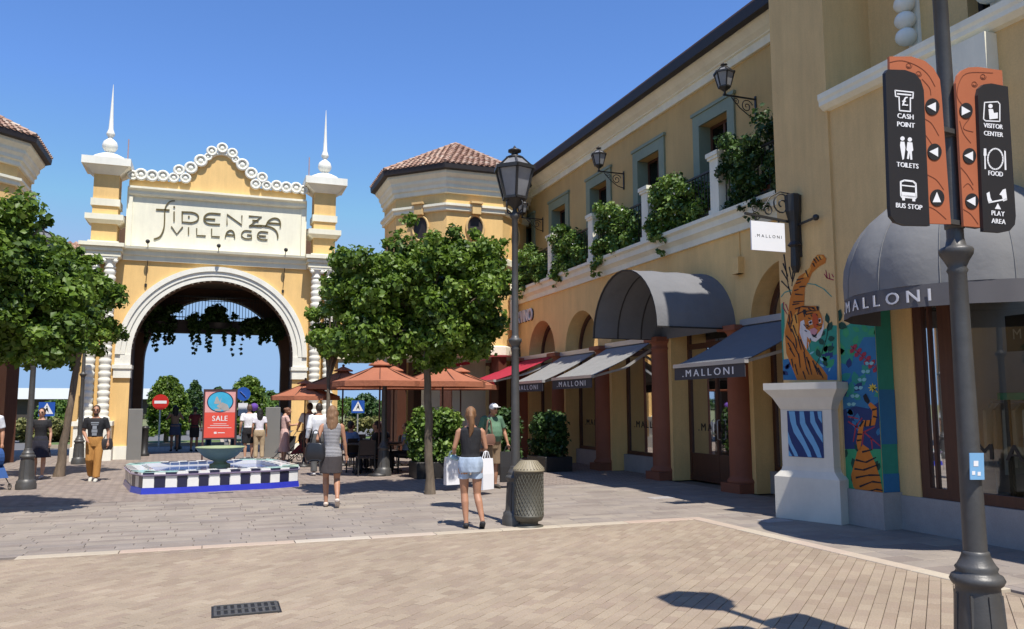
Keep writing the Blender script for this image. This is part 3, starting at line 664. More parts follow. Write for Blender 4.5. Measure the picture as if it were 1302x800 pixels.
# interior furniture
def garment_rack(y0, y1, x, lab, cols):
    t = thing('clothes_rack', lab, 'clothes rack', (x, (y0+y1)/2, 0.46))
    mb = MB(); z = 1.75
    mb.tube([(x,y0,z),(x,y1,z)], 0.015, 6)
    for y in (y0, y1): mb.tube([(x,y,0.46),(x,y,z)], 0.015, 6); mb.beam((x-0.25,y,0.48),(x+0.25,y,0.48),0.03)
    mb.build('rail', M_trim, t)
    n = len(cols)
    for k, c in enumerate(cols):
        y = y0+(y1-y0)*(k+0.5)/n; mb = MB(); L_ = rnd.uniform(0.75, 1.05); w_ = 0.2
        mb.slab([(x-0.05,y,z-0.04),(x+0.05,y,z-0.04),(x+w_,y,z-0.14),(x+w_+0.02,y,z-L_),(x-w_-0.02,y,z-L_-0.02),(x-w_,y,z-0.14)], (0,0.05,0))
        mb.build('garment', mat('garment_%d' % c, [(0.62,0.58,0.48),(0.35,0.30,0.24),(0.05,0.05,0.06),(0.50,0.42,0.30),(0.12,0.22,0.15)][c], 0.9, 0.1, 8, bump=0.5, bscale=20, stretch=(1,1,0.2)), t)
garment_rack(7.2, 8.2, 10.0, 'clothes rail of pale garments inside the shop window, beside the door', [0,1,0,3,0,1,0])
garment_rack(5.4, 6.9, 10.1, 'clothes rail of dark and pale garments deeper behind the shop glass', [0,2,1,0,2,2,1,3,0,2])
t = thing('display_table', 'green display table behind the shop window', 'table', (9.8, 7.1, 0.46))
mb = MB(); mb.bbox(9.5, 10.3, 6.6, 7.7, 1.75, 1.84); mb.build('table_top', mat('display_green', (0.05,0.28,0.16), 0.6), t)
for a, b in ((9.55,6.65),(10.2,6.65),(9.55,7.6),(10.2,7.6)): mb = MB(); mb.box(a, a+0.05, b, b+0.05, 0.46, 1.75); mb.build('leg', M_iron, t)
mb = MB(); mb.box(9.35, 9.4, 6.2, 7.4, 2.35, 2.8); so = mb.build('hanging_sign', M_black); tag(so, 'black hanging panel with faint lettering inside the shop window', 'sign')
mb = MB(); text(mb, 'MALLONI', 1.0, 0.13, lambda x, y, d: (9.348-d, 7.3-x, 2.5+y), 0.4, 0.002); mb.build('lettering', mat('faint_letter', (0.3,0.3,0.28), 0.6), so)

# domed awning
dc, dR, dz = Vector((XP+0.04, 7.32, 0)), 1.38, 3.02
t = thing('dome_awning', 'big grey domed awning with white lettering above the corner shop window', 'awning', (dc.x, dc.y, dz))
NG = 6; sub = 6; NV = 12
def dpt(a, v, extra=0.0):
    g = (a/math.pi*NG) % 1.0; bul = 0.055*math.sin(math.pi*g)
    r = (dR+0.0)*(math.cos(v*math.pi/2)**0.9) + bul*math.cos(v*math.pi/2)*min(1, v*4+0.3) + extra
    h = 1.36*math.sin(v*math.pi/2)**0.92
    return (dc.x-r*math.sin(a), dc.y-r*math.cos(a), dz+h)
for gk in range(NG):
    mb = MB()
    for i in range(sub):
        for j in range(NV):
            a, b = math.pi*(gk+i/sub*0.9999)/NG, math.pi*(gk+(i+1)/sub*0.9999)/NG; v, w_ = j/NV*0.995, (j+1)/NV*0.995
            mb.quad(dpt(a,v), dpt(b,v), dpt(b,w_), dpt(a,w_))
    mb.build('gore', M_fabd, t, smooth=True)
for gk in range(NG+1):
    mb = MB(); a = math.pi*gk/NG; mb.tube([dpt(a*0.9999, j/NV*0.99, 0.004) for j in range(NV+1)], 0.007, 5); mb.build('seam', M_fabd, t)
mb = MB(); n = 48
for i in range(n):
    a, b = math.pi*i/n, math.pi*(i+1)/n
    P = lambda a, r, z: (dc.x-r*math.sin(a), dc.y-r*math.cos(a), z)
    wv = lambda a: 0.012*math.sin(a*17)
    mb.quad(P(a,dR+0.01,dz), P(b,dR+0.01,dz), P(b,dR+0.02+wv(b),dz-0.25), P(a,dR+0.02+wv(a),dz-0.25)); mb.quad(P(a,dR,dz), P(b,dR,dz), P(b,dR+0.01+wv(b),dz-0.25), P(a,dR+0.01+wv(a),dz-0.25))
v_ = mb.build('valance', mat('dome_valance', (0.10,0.095,0.10), 0.85, 0.06, 3, bump=0.15, bscale=220), t, smooth=True)
mb = MB()
mb.tube([P(math.pi*i/24, dR-0.02, dz-0.01) for i in range(25)], 0.016, 6); mb.tube([(dc.x, dc.y-dR, dz-0.01), (dc.x, dc.y+dR, dz-0.01)], 0.016, 6)
mb.build('hoop', M_iron, t)
def dtext(x, y, d):
    a = math.pi*0.69 - x/dR; r = dR+0.035+d
    return (dc.x-r*math.sin(a), dc.y-r*math.cos(a), dz-0.19+y)
mb = MB(); text(mb, '.MALLONI', 1.45, 0.14, dtext, 0.42, 0.003, 0.004); mb.build('lettering', M_letter, v_)

# bracket sign with black cast column
t = thing('bracket_sign', 'white hanging shop sign with black lettering on a scrolled bracket beside the mural', 'sign', (8.55, 10.3, 4.4))
YS_ = 10.28
mb = MB()
mb.beam((8.62, YS_, 4.55), (7.62, YS_, 4.64), 0.035); mb.beam((8.55, YS_, 4.5), (8.5, YS_-0.55, 4.52), 0.03); mb.ball((8.5, YS_-0.55, 4.52), 0.05)
mb.tube([(x_, YS_, z_) for x_, z_ in spiral(8.32, 4.83, 0.2, 1.7, 0.0)], 0.014, 5); mb.tube([(x_, YS_, z_) for x_, z_ in spiral(8.05, 4.72, 0.1, 1.5, 2.6, -1)], 0.012, 5); mb.tube([(x_, YS_, z_) for x_, z_ in spiral(7.8, 4.72, 0.06, 1.5, 2.6, -1)], 0.009, 5)
mb.tube([(8.52,YS_,5.02),(8.3,YS_,5.04),(8.1,YS_,4.94),(7.95,YS_,4.72)], 0.012, 5)
mb.build('bracket', M_iron, t)
mb = MB(); mb.ell([(8.5,YS_-0.05,3.75,0.05,0.04),(8.5,YS_-0.05,3.85,0.08,0.07),(8.5,YS_-0.05,4.15,0.07,0.06),(8.5,YS_-0.05,4.18,0.12,0.1),(8.5,YS_-0.05,4.24,0.07,0.06),(8.5,YS_-0.05,4.55,0.085,0.08),(8.5,YS_-0.05,4.72,0.13,0.11),(8.5,YS_-0.05,4.98,0.14,0.12),(8.5,YS_-0.05,5.0,0.1,0.1)], 9, smooth=False)
mb.box(8.5, 8.6, YS_-0.1, YS_, 4.0, 4.9); mb.build('cast_bracket_post', M_iron, t)
bs = MB(); bs.box(7.72, 8.35, YS_-0.012, YS_+0.012, 4.07, 4.53); b_ = bs.build('sign_board', M_signw, t)
mb = MB(); text(mb, '.MALLONI', 0.5, 0.048, lambda x, y, d: (7.785+x, YS_-0.013-d, 4.28+y), 0.42, 0.001); mb.build('lettering', M_blackl, b_)
mb = MB()
for x_ in (7.82, 8.25): mb.beam((x_, YS_, 4.53), (x_, YS_, 4.6), 0.02)
mb.build('hanger', M_iron, t)
mb = MB(); mb.ball((7.8,YS_,4.75),0.001); 

# ------------------------------------------------------------------ the mural: flat paint on the pilaster, laid out on the wall plane
def paint(name, polys, m, X, lift, parent):
    mb = MB(); lim = (9.5, 10.75) if X < XP+0.02 else (8.82, 9.5)      # nothing runs past the corners of the wall
    for P in polys:
        pts = [onX(u, v, X) for u, v in P]; pts = clip(clip([(p.y, p.z) for p in pts], 0, lim[1]), 0, lim[0], False); pts = [(X-lift, a, b) for a, b in pts]
        if len(pts) < 3: continue
        bmv = pts; mb.poly(bmv)
    o = mb.build(name, m, parent); return o
MZ = lambda pts: [(980+x/4.444, 310+y/4.444) for x, y in pts]
MY = lambda pts: [(1040+x/3.077, 380+y/3.077) for x, y in pts]
pm = lambda n, c: mat('mural_'+n, c, 0.85, 0.08, 9, bump=0.15, stain=0.06)
C_tl, C_bl, C_nv, C_or, C_bk, C_wh, C_pk, C_gr, C_dg, C_ye, C_lb, C_mg = (pm('teal',(0.03,0.26,0.19)), pm('blue',(0.03,0.16,0.33)), pm('navy',(0.02,0.04,0.14)), pm('orange',(0.55,0.17,0.02)), pm('black',(0.015,0.015,0.018)), pm('white',(0.65,0.62,0.6)), pm('pink',(0.55,0.25,0.28)), pm('green',(0.04,0.30,0.13)), pm('dark_green',(0.012,0.06,0.04)), pm('yellow',(0.65,0.5,0.06)), pm('light_blue',(0.22,0.48,0.52)), pm('magenta',(0.33,0.035,0.06)))
XA, XB = XP, XP+0.04
def strokes(segs, wd=1.0):
    out = []
    for P in segs:
        for (a, b) in zip(P, P[1:]):
            dx, dy = b[0]-a[0], b[1]-a[1]; l = math.hypot(dx, dy) or 1; nx, ny = -dy/l*wd, dx/l*wd
            out.append([(a[0]+nx,a[1]+ny),(b[0]+nx*0.6,b[1]+ny*0.6),(b[0]-nx*0.6,b[1]-ny*0.6),(a[0]-nx,a[1]-ny)])
    return out
def leaf(x, y, a, l, w_):
    ca, sa = math.cos(a), math.sin(a); P = [(0,0),(0.3*l,w_),(0.65*l,w_*0.9),(l,0),(0.65*l,-w_*0.9),(0.3*l,-w_)]
    return [(x+p*ca-q*sa, y+p*sa+q*ca) for p, q in P]
Za = lambda L_: [MZ(p) for p in L_]
Zb = lambda L_: [MY(p) for p in L_]
mu = MB(); mu.v = []
paint('mural', Za([[(60,340),(75,330),(80,460),(70,560),(80,760),(60,760)],[(200,560),(230,540),(262,535),(290,490),(352,460),(374,462),(376,770),(190,770)]]), C_tl, XA, 0.002, cb)
paint('mural', Za([[(70,655),(100,650),(155,690),(160,770),(70,770)],[(280,660),(320,640),(376,625),(376,770),(275,770)]]), C_bl, XA, 0.004, cb)
paint('mural', Za([[(160,185),(215,150),(235,100),(265,62),(300,62),(316,85),(310,110),(275,128),(235,165),(215,215),(195,245),(190,350),(262,352),(278,385),(296,420),(300,470),(270,540),(240,530),(205,600),(240,650),(290,700),(322,745),(322,770),(150,770),(90,620),(80,500),(100,400),(108,320),(130,240)]]), C_or, XA, 0.006, cb)
paint('mural', Za([[(170,440),(190,430),(200,480),(235,500),(262,515),(290,480),(300,440),(290,400),(300,430),(302,480),(285,530),(255,555),(225,545),(208,525),(205,600),(185,560),(165,500)],[(215,440),(235,430),(238,455),(220,460)],[(270,425),(285,420),(288,445),(275,450)]]), C_wh, XA, 0.008, cb)
paint('mural', Za([[(222,485),(250,475),(268,490),(255,520),(232,515)]]), C_pk, XA, 0.010, cb)
st = [[(150,205),(190,195)],[(165,245),(200,240)],[(140,285),(185,290)],[(130,330),(190,325)],[(245,85),(262,110)],[(258,75),(275,100)],[(275,72),(288,92)],[(240,110),(252,130)],[(200,150),(215,190)],[(140,370),(180,355),(250,362)],[(150,400),(180,385),(240,378)],[(200,400),(240,392)],[(115,380),(125,430),(115,470)],[(140,400),(150,450)],[(100,440),(120,500)],[(90,520),(125,560)],[(120,480),(145,540),(150,590)],[(155,520),(175,600)],[(170,540),(195,610)],[(110,590),(140,640)],[(160,620),(170,700)],[(190,610),(205,700),(220,740)],[(215,660),(235,740)],[(240,660),(270,740)],[(140,680),(155,740)],[(185,720),(200,765)],[(262,355),(270,380)],[(190,385),(195,415)],[(205,460),(222,470)],[(262,455),(280,462)],[(240,520),(262,530)]]
st += [[(145,225),(175,215)],[(135,265),(160,258)],[(125,345),(165,338)],[(105,400),(112,455)],[(130,460),(150,520)],[(128,560),(158,625)],[(100,560),(120,600)],[(205,640),(222,690)],[(255,690),(285,745)],[(270,700),(300,760)],[(120,650),(130,700)],[(165,360),(160,390)],[(215,365),(230,375)],[(236,362),(255,372)]]
paint('mural', [MZ(q) for q in strokes(st, 3.6)], C_bk, XA, 0.012, cb)
br = [[(75,60),(100,240)],[(130,100),(120,240)],[(62,150),(100,215)],[(70,110),(98,185)],[(60,210),(110,262)],[(105,130),(118,200)],[(140,150),(125,215)],[(100,240),(118,300)]]
paint('mural', [MZ(q) for q in strokes(br, 4)], C_bk, XA, 0.003, cb)
paint('mural', [MZ(q) for q in strokes([[(205,225),(250,230),(300,255),(345,300)],[(60,300),(80,275),(120,262)]], 3.5)], pm('line',(0.08,0.28,0.22)), XA, 0.0035, cb)
paint('mural', [MZ(q) for q in strokes([[(356,205),(320,195),(302,170)],[(320,195),(312,150)],[(335,200),(330,165)],[(356,190),(345,170)],[(75,330),(70,360),(95,400)],[(85,340),(100,380)]], 3.5)], C_mg, XA, 0.0036, cb)
lv = [leaf(325,495,-1.2,60,16), leaf(310,495,2.6,45,15), leaf(325,540,-0.2,40,16), leaf(300,570,-2.2,45,15), leaf(320,600,-0.4,45,16), leaf(275,640,-1.8,50,14), leaf(325,450,-1.7,60,13), leaf(300,660,1.0,40,12)]
paint('mural', Za(lv) + [MZ(q) for q in strokes([[(250,700),(290,620),(320,520),(330,440)]], 3)], C_dg, XA, 0.0075, cb)
# tiger face
paint('mural', Za([[(238,395),(258,392),(272,425),(268,470),(248,478),(238,440)]]), pm('red_orange',(0.48,0.08,0.02)), XA, 0.0092, cb)
paint('mural', Za([[(219,444),(232,436),(236,448),(224,455)],[(272,428),(284,425),(285,438),(276,444)],[(185,372),(200,372),(204,395),(188,400)],[(264,352),(276,356),(274,376),(264,370)],[(236,508),(250,516),(266,505),(262,520),(248,530),(238,522)]]), C_bk, XA, 0.0122, cb)
paint('mural', [MZ(q) for q in strokes([[(205,470),(215,480)],[(195,490),(208,498)],[(282,462),(294,456)],[(280,480),(290,478)],[(215,420),(228,424)],[(240,380),(262,378)],[(230,400),(236,412)],[(262,398),(268,408)],[(190,455),(200,470)],[(225,535),(232,548)]], 3)], C_bk, XA, 0.0124, cb)
paint('mural', [MZ(q) for q in strokes([[(176,470),(178,520),(190,560)],[(200,540),(206,580)],[(215,555),(222,600)]], 2.2)], C_wh, XA, 0.0126, cb)
# more jungle around the tiger
rl = random.Random(77)
def foliage_patch(x0, x1, y0, y1, n, l0, l1, m, X, lift, Z, w_=0.28):
    L_ = []
    for _ in range(n): l = rl.uniform(l0, l1); L_.append(leaf(rl.uniform(x0, x1), rl.uniform(y0, y1), rl.uniform(-2.6, -0.5), l, l*w_))
    paint('mural', Z(L_), m, X, lift, cb)
foliage_patch(255, 335, 590, 740, 9, 40, 70, C_gr, XA, 0.0045, Za); foliage_patch(75, 140, 680, 745, 6, 30, 45, C_nv, XA, 0.0048, Za); foliage_patch(215, 330, 560, 740, 7, 25, 40, C_lb, XA, 0.0049, Za, 0.16)
paint('mural', Za([[(280,600),(352,560),(352,640),(300,660)],[(196,700),(240,690),(300,760),(200,766)]]), C_nv, XA, 0.0042, cb)
paint('mural', Za([[(185,190),(205,150),(232,125),(226,150),(205,190)],[(118,420),(150,380),(160,470),(150,560),(120,500)],[(255,70),(290,66),(300,82),(262,92)]]), pm('light_orange',(0.72,0.32,0.06)), XA, 0.007, cb)
# second face
paint('mural', Zb([[(38,140),(85,120),(130,95),(200,75),(222,60),(248,480),(45,480),(40,290)]]), C_tl, XB, 0.002, cb)
paint('mural', Zb([[(40,235),(120,260),(180,150),(226,150),(243,380),(248,480),(45,480)]]), C_bl, XB, 0.004, cb)
paint('mural', Zb([[(60,450),(110,430),(150,420),(200,430),(244,400),(255,590),(60,590)]]), C_nv, XB, 0.006, cb)
paint('mural', Zb([[(60,588),(255,588),(266,770),(60,770)]]), C_gr, XB, 0.0065, cb)
paint('mural', Zb([[(178,570),(200,585),(225,640),(245,700),(258,768),(165,768),(140,735),(132,690),(145,640),(155,600)],[(152,560),(162,500),(178,475),(212,475),(215,440),(198,415),(208,405),(232,425),(232,460),(225,495),(180,500),(172,560),(168,590),(158,590)]]), C_or, XB, 0.009, cb)
st = [[(175,600),(215,590)],[(150,630),(190,640),(230,620)],[(145,665),(180,670),(235,650)],[(150,700),(200,690),(245,690)],[(165,735),(215,715),(250,720)],[(180,760),(230,745),(256,750)],[(165,500),(180,478)],[(185,500),(190,475)],[(205,498),(210,470)],[(218,460),(236,465)],[(214,435),(235,430)],[(155,530),(175,530)],[(155,555),(172,552)]]
paint('mural', [MY(q) for q in strokes(st, 4)] + Zb([[(178,380),(190,370),(205,400),(198,412),(185,400)]]), C_bk, XB, 0.011, cb)
paint('mural', [MY(q) for q in strokes([[(120,480),(180,520),(262,590)],[(150,500),(140,560)],[(180,520),(175,575)],[(210,545),(215,590)],[(150,500),(175,465)],[(185,520),(225,500)],[(120,460),(160,470)]], 3)], C_mg, XB, 0.008, cb)
lv = []
for k in range(7): lv += [leaf(140+k*18, 195+k*15, -0.9, 22, 8), leaf(140+k*18, 195+k*15, 2.1, 22, 8)]
paint('mural', Zb(lv) + [MY(q) for q in strokes([[(130,185),(265,300)]], 2.5)], C_mg, XB, 0.0095, cb)
lv = []
for k in range(6): lv += [leaf(132+k*14, 415-k*32, -0.3, 20, 7), leaf(132+k*14, 415-k*32, 3.4, 18, 7)]
paint('mural', Zb(lv), C_lb, XB, 0.0098, cb)
paint('mural', Zb([leaf(216, 348, a*math.pi/4, 18, 3) for a in range(8)]) + [MY(q) for q in strokes([[(216,348),(248,378)]], 2)], C_ye, XB, 0.0102, cb)
foliage_patch(60, 235, 120, 240, 12, 30, 55, C_gr, XB, 0.0035, Zb); foliage_patch(60, 235, 250, 420, 14, 30, 60, C_tl, XB, 0.005, Zb); foliage_patch(60, 150, 260, 420, 8, 30, 50, C_nv, XB, 0.0052, Zb); foliage_patch(60, 240, 600, 755, 12, 30, 55, C_dg, XB, 0.0072, Zb); foliage_patch(70, 240, 450, 580, 10, 25, 45, C_bl, XB, 0.0074, Zb)
lv = [leaf(70,95,-1.2,58,16), leaf(62,95,2.7,45,13), leaf(78,100,0.3,40,14), leaf(20,140,-2.0,40,13), leaf(60,160,0.2,-10,5)]
paint('mural', Zb(lv[:3]) + [MY(q) for q in strokes([[(45,150),(62,95),(70,60)]], 2.5)], C_dg, XB, 0.0108, cb)
mb = MB(); mb.box(XB+0.003, XS-0.03, 8.812, 8.819, 0.5, 3.2); mb.build('mural', C_tl, cb)
mb = MB(); mb.box(XB+0.003, XS-0.03, 8.808, 8.812, 1.15, 1.9); mb.box(XB+0.003, XS-0.03, 8.808, 8.812, 0.5, 0.75); mb.build('mural', C_bl, cb)

# white pedestal with the striped blue panel
pl, pr_ = Vector((8.06, 10.37, 0)), Vector((8.40, 9.38, 0))
dirf = (pr_-pl).normalized(); dirn = Vector((dirf.y, -dirf.x, 0)); dirn = -dirn if dirn.x > 0 else dirn   # normal towards the viewer
t = thing('stone_pedestal', 'white plaster pedestal with flared cap and a blue striped panel, in front of the mural', 'pedestal', ((pl+pr_)/2)[:])
def pbox(mb, sections):    # sections: (half width, front offset, depth, z)
    c = (pl+pr_)/2; vs = []
    for hw, fo, dp, z in sections:
        for (a, b) in ((-hw, fo), (hw, fo), (hw, -dp), (-hw, -dp)): p = c+dirf*a+dirn*b; vs.append((p.x, p.y, z))
    n = len(sections); fs = [(0,1,2,3), (4*n-1,4*n-2,4*n-3,4*n-4)]
    for i in range(n-1):
        for k in range(4): fs.append((4*i+k, 4*i+(k+1)%4, 4*i+4+(k+1)%4, 4*i+4+k))
    mb.add(vs, fs)
mb = MB(); pbox(mb, [(0.525,0,0.42,0),(0.525,0,0.42,0.62),(0.43,-0.05,0.42,0.72),(0.415,-0.06,0.42,0.78),(0.415,-0.06,0.42,1.62)]); mb.build('shaft', M_ped, t)
mb = MB(); pbox(mb, [(0.415,-0.06,0.42,1.622),(0.44,-0.03,0.44,1.68),(0.50,0.02,0.46,1.80),(0.55,0.06,0.48,1.86),(0.60,0.10,0.50,1.92),(0.60,0.10,0.50,2.02)]); mb.build('cap', M_ped, t)
c0 = (pl+pr_)/2; pf = lambda a, z, d: tuple(c0+dirf*a+dirn*(-0.058+d)+Vector((0,0,z)))
mb = MB(); mb.slab([pf(-0.30,0.92,0), pf(0.27,0.92,0), pf(0.27,1.60,0), pf(-0.30,1.60,0)], dirn*0.006); o = mb.build('panel', C_nv, t)
zs = [[(-0.30,1.30),(-0.24,1.12),(-0.16,0.98),(-0.14,0.925),(-0.20,0.925),(-0.30,1.12)],[(-0.27,1.595),(-0.17,1.595),(-0.15,1.4),(-0.04,1.2),(0.06,1.0),(0.08,0.925),(0.02,0.925),(-0.06,1.08),(-0.2,1.28),(-0.25,1.45)],[(-0.09,1.595),(-0.02,1.595),(0.0,1.42),(0.12,1.22),(0.20,1.06),(0.24,0.925),(0.17,0.925),(0.10,1.08),(-0.02,1.26),(-0.09,1.42)],[(0.08,1.595),(0.14,1.595),(0.16,1.45),(0.265,1.25),(0.265,1.14),(0.17,1.28),(0.08,1.44)],[(0.20,1.595),(0.265,1.595),(0.265,1.42),(0.21,1.5)],[(-0.30,1.02),(-0.24,0.925),(-0.30,0.925)]]
mb = MB()
for P_ in zs: mb.poly([pf(a, z, 0.0075) for a, z in P_])
mb.build('stripes', pm('stripe_blue', (0.16,0.38,0.62)), o)

# ------------------------------------------------------------------ gateway
YG = 29.0
gt = thing('gateway', 'yellow and white gateway building with a big round arch, lettered panel and two spired piers', 'gateway', (0, YG, 0))
fY = lambda s, z, d: (s, YG+d, z)
fYb = lambda s, z, d: (s, YG+5-0.6+d, z)
mb = MB()
mrv = MB(); arch_front(mb, fY, -4.0, 4.0, 0, 6.46, 0, 2.55, 3.36, 0.75, 40, mrv)
mb.box(-4.0, -2.62, YG+0.002, YG+5, 0.0, 6.46) if False else None
mb.quad((-4,YG,0),(-4,YG+5,0),(-4,YG+5,6.46),(-4,YG,6.46)); mb.quad((4,YG,0),(4,YG+5,0),(4,YG+5,6.46),(4,YG,6.46))
mb.quad((-4,YG,6.46),(4,YG,6.46),(4,YG+5,6.46),(-4,YG+5,6.46))
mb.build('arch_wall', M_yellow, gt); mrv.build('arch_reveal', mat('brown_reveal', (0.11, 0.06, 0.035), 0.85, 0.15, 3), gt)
mb = MB()
arch_front(mb, fYb, -4.0, 4.0, 0, 6.45, 0, 2.5, 3.36, 0.6, 40)
mb.quad((-4,YG+5,6.45),(4,YG+5,6.45),(4,YG+5,9.0),(-4,YG+5,9.0))
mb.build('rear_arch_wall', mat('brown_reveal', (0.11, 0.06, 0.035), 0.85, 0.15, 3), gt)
mb = MB()
for s in (-1, 1): mb.quad((s*2.8,YG+0.75,0),(s*2.8,YG+4.4,0),(s*2.8,YG+4.4,6.4),(s*2.8,YG+0.75,6.4)); mb.quad((s*2.55,YG+0.75,0),(s*2.8,YG+0.75,0),(s*2.8,YG+0.75,3.4),(s*2.55,YG+0.75,3.4))
mb.quad((-2.9,YG+0.75,6.2),(2.9,YG+0.75,6.2),(2.9,YG+4.4,6.2),(-2.9,YG+4.4,6.2))
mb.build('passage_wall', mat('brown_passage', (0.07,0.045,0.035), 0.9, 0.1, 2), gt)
mb = MB()
for r0, r1, d0 in ((2.55,2.68,-0.04),(2.68,2.72,-0.02),(2.72,2.86,-0.07),(2.86,3.02,-0.12)): ring(mb, fY, 0, 3.36, r0, r1, d0, 0.01, 0, math.pi, 48)
ring(mb, fY, 0, 3.36, 2.55, 2.551, -0.04, 0.3, 0, math.pi, 48)
for s in (-1, 1): mb.box(min(s*2.55,s*3.02), max(s*2.55,s*3.02), YG-0.06, YG+0.01, 3.0, 3.36)
mb.build('archivolt', M_white, gt)
for s in (-1, 1):
    mb = MB(); a, b = sorted((s*2.50, s*3.08)); mb.box(a, b, YG-0.12, YG+0.5, 2.9, 3.02); a, b = sorted((s*2.53, s*3.04)); mb.box(a, b, YG-0.08, YG+0.45, 2.6, 2.9); mb.build('impost', M_white, gt)
mb = MB(); mb.extX([(YG-0.08,6.46),(YG-0.08,6.6),(YG-0.14,6.64),(YG-0.14,6.76),(YG-0.26,6.82),(YG-0.28,6.9),(YG+0.02,6.9),(YG+0.02,6.46)], -2.93, 2.93); mb.build('cornice', M_cream, gt)
mb = MB(); mb.box(-2.9, 2.9, YG+0.02, YG+0.5, 6.9, 8.95); mb.build('sign_wall', M_cream, gt)
mb = MB()
for s in (-1, 1): a, b = sorted((s*2.72, s*2.86)); mb.box(a, b, YG-0.06, YG+0.019, 6.92, 8.62)
mb.box(-2.7, 2.7, YG-0.03, YG+0.018, 6.92, 7.08)
mb.extX([(YG-0.05,8.64),(YG-0.1,8.7),(YG-0.1,8.8),(YG-0.2,8.86),(YG-0.2,8.93),(YG+0.019,8.93),(YG+0.019,8.64)], -2.85, 2.85); mb.build('panel_frame', M_cream, gt)
CIR = [(0,10.53,.19),(0.335,10.385,.18),(0.445,10.17,.135),(0.675,10.01,.22),(0.98,9.73,.215),(1.345,9.615,.19),(1.135,9.355,.185),(1.50,9.335,.175),(1.835,9.365,.2),(2.165,9.34,.205),(2.505,9.35,.21),(2.76,9.3,.17)]
gab = [(-2.86,8.94),(2.86,8.94),(2.86,9.15),(2.3,9.2),(1.5,9.22),(1.15,9.28),(1.0,9.5),(0.75,9.85),(0.5,10.1),(0.3,10.25),(0.0,10.33)]
gab += [(-x_, z_) for x_, z_ in reversed(gab[2:-1])]
mb = MB(); mb.slab([(x_, YG, z_) for x_, z_ in gab], (0,0.45,0)); mb.build('gable', M_yellow, gt)
for x_, z_, r in CIR:
    for s in ((1,) if x_ == 0 else (-1, 1)):
        mb = MB(); c = (s*x_, YG-0.10, z_)
        mb.tube([(c[0]+r*0.78*math.cos(2*math.pi*k/20), c[1], c[2]+r*0.78*math.sin(2*math.pi*k/20)) for k in range(21)], r*0.24, 7, cap=False)
        mb.slab([(c[0]+r*0.78*math.cos(2*math.pi*k/18), c[1]+0.02, c[2]+r*0.78*math.sin(2*math.pi*k/18)) for k in range(18)], (0,0.35,0))
        mb.ball((c[0],c[1]+0.02,c[2]), r*0.42, r*0.25, r*0.42, 10, 6)
        mb.build('scroll_roundel', M_white, gt)
mb = MB(); pk = [(0.62,9.92),(0.5,10.06),(0.36,10.2),(0.18,10.31),(0,10.345)]; pk = pk+[(-a, b) for a, b in reversed(pk[:-1])]
mb.tube([(a, YG-0.04, b) for a, b in pk], 0.06, 6); mb.build('gable_rim', M_white, gt)
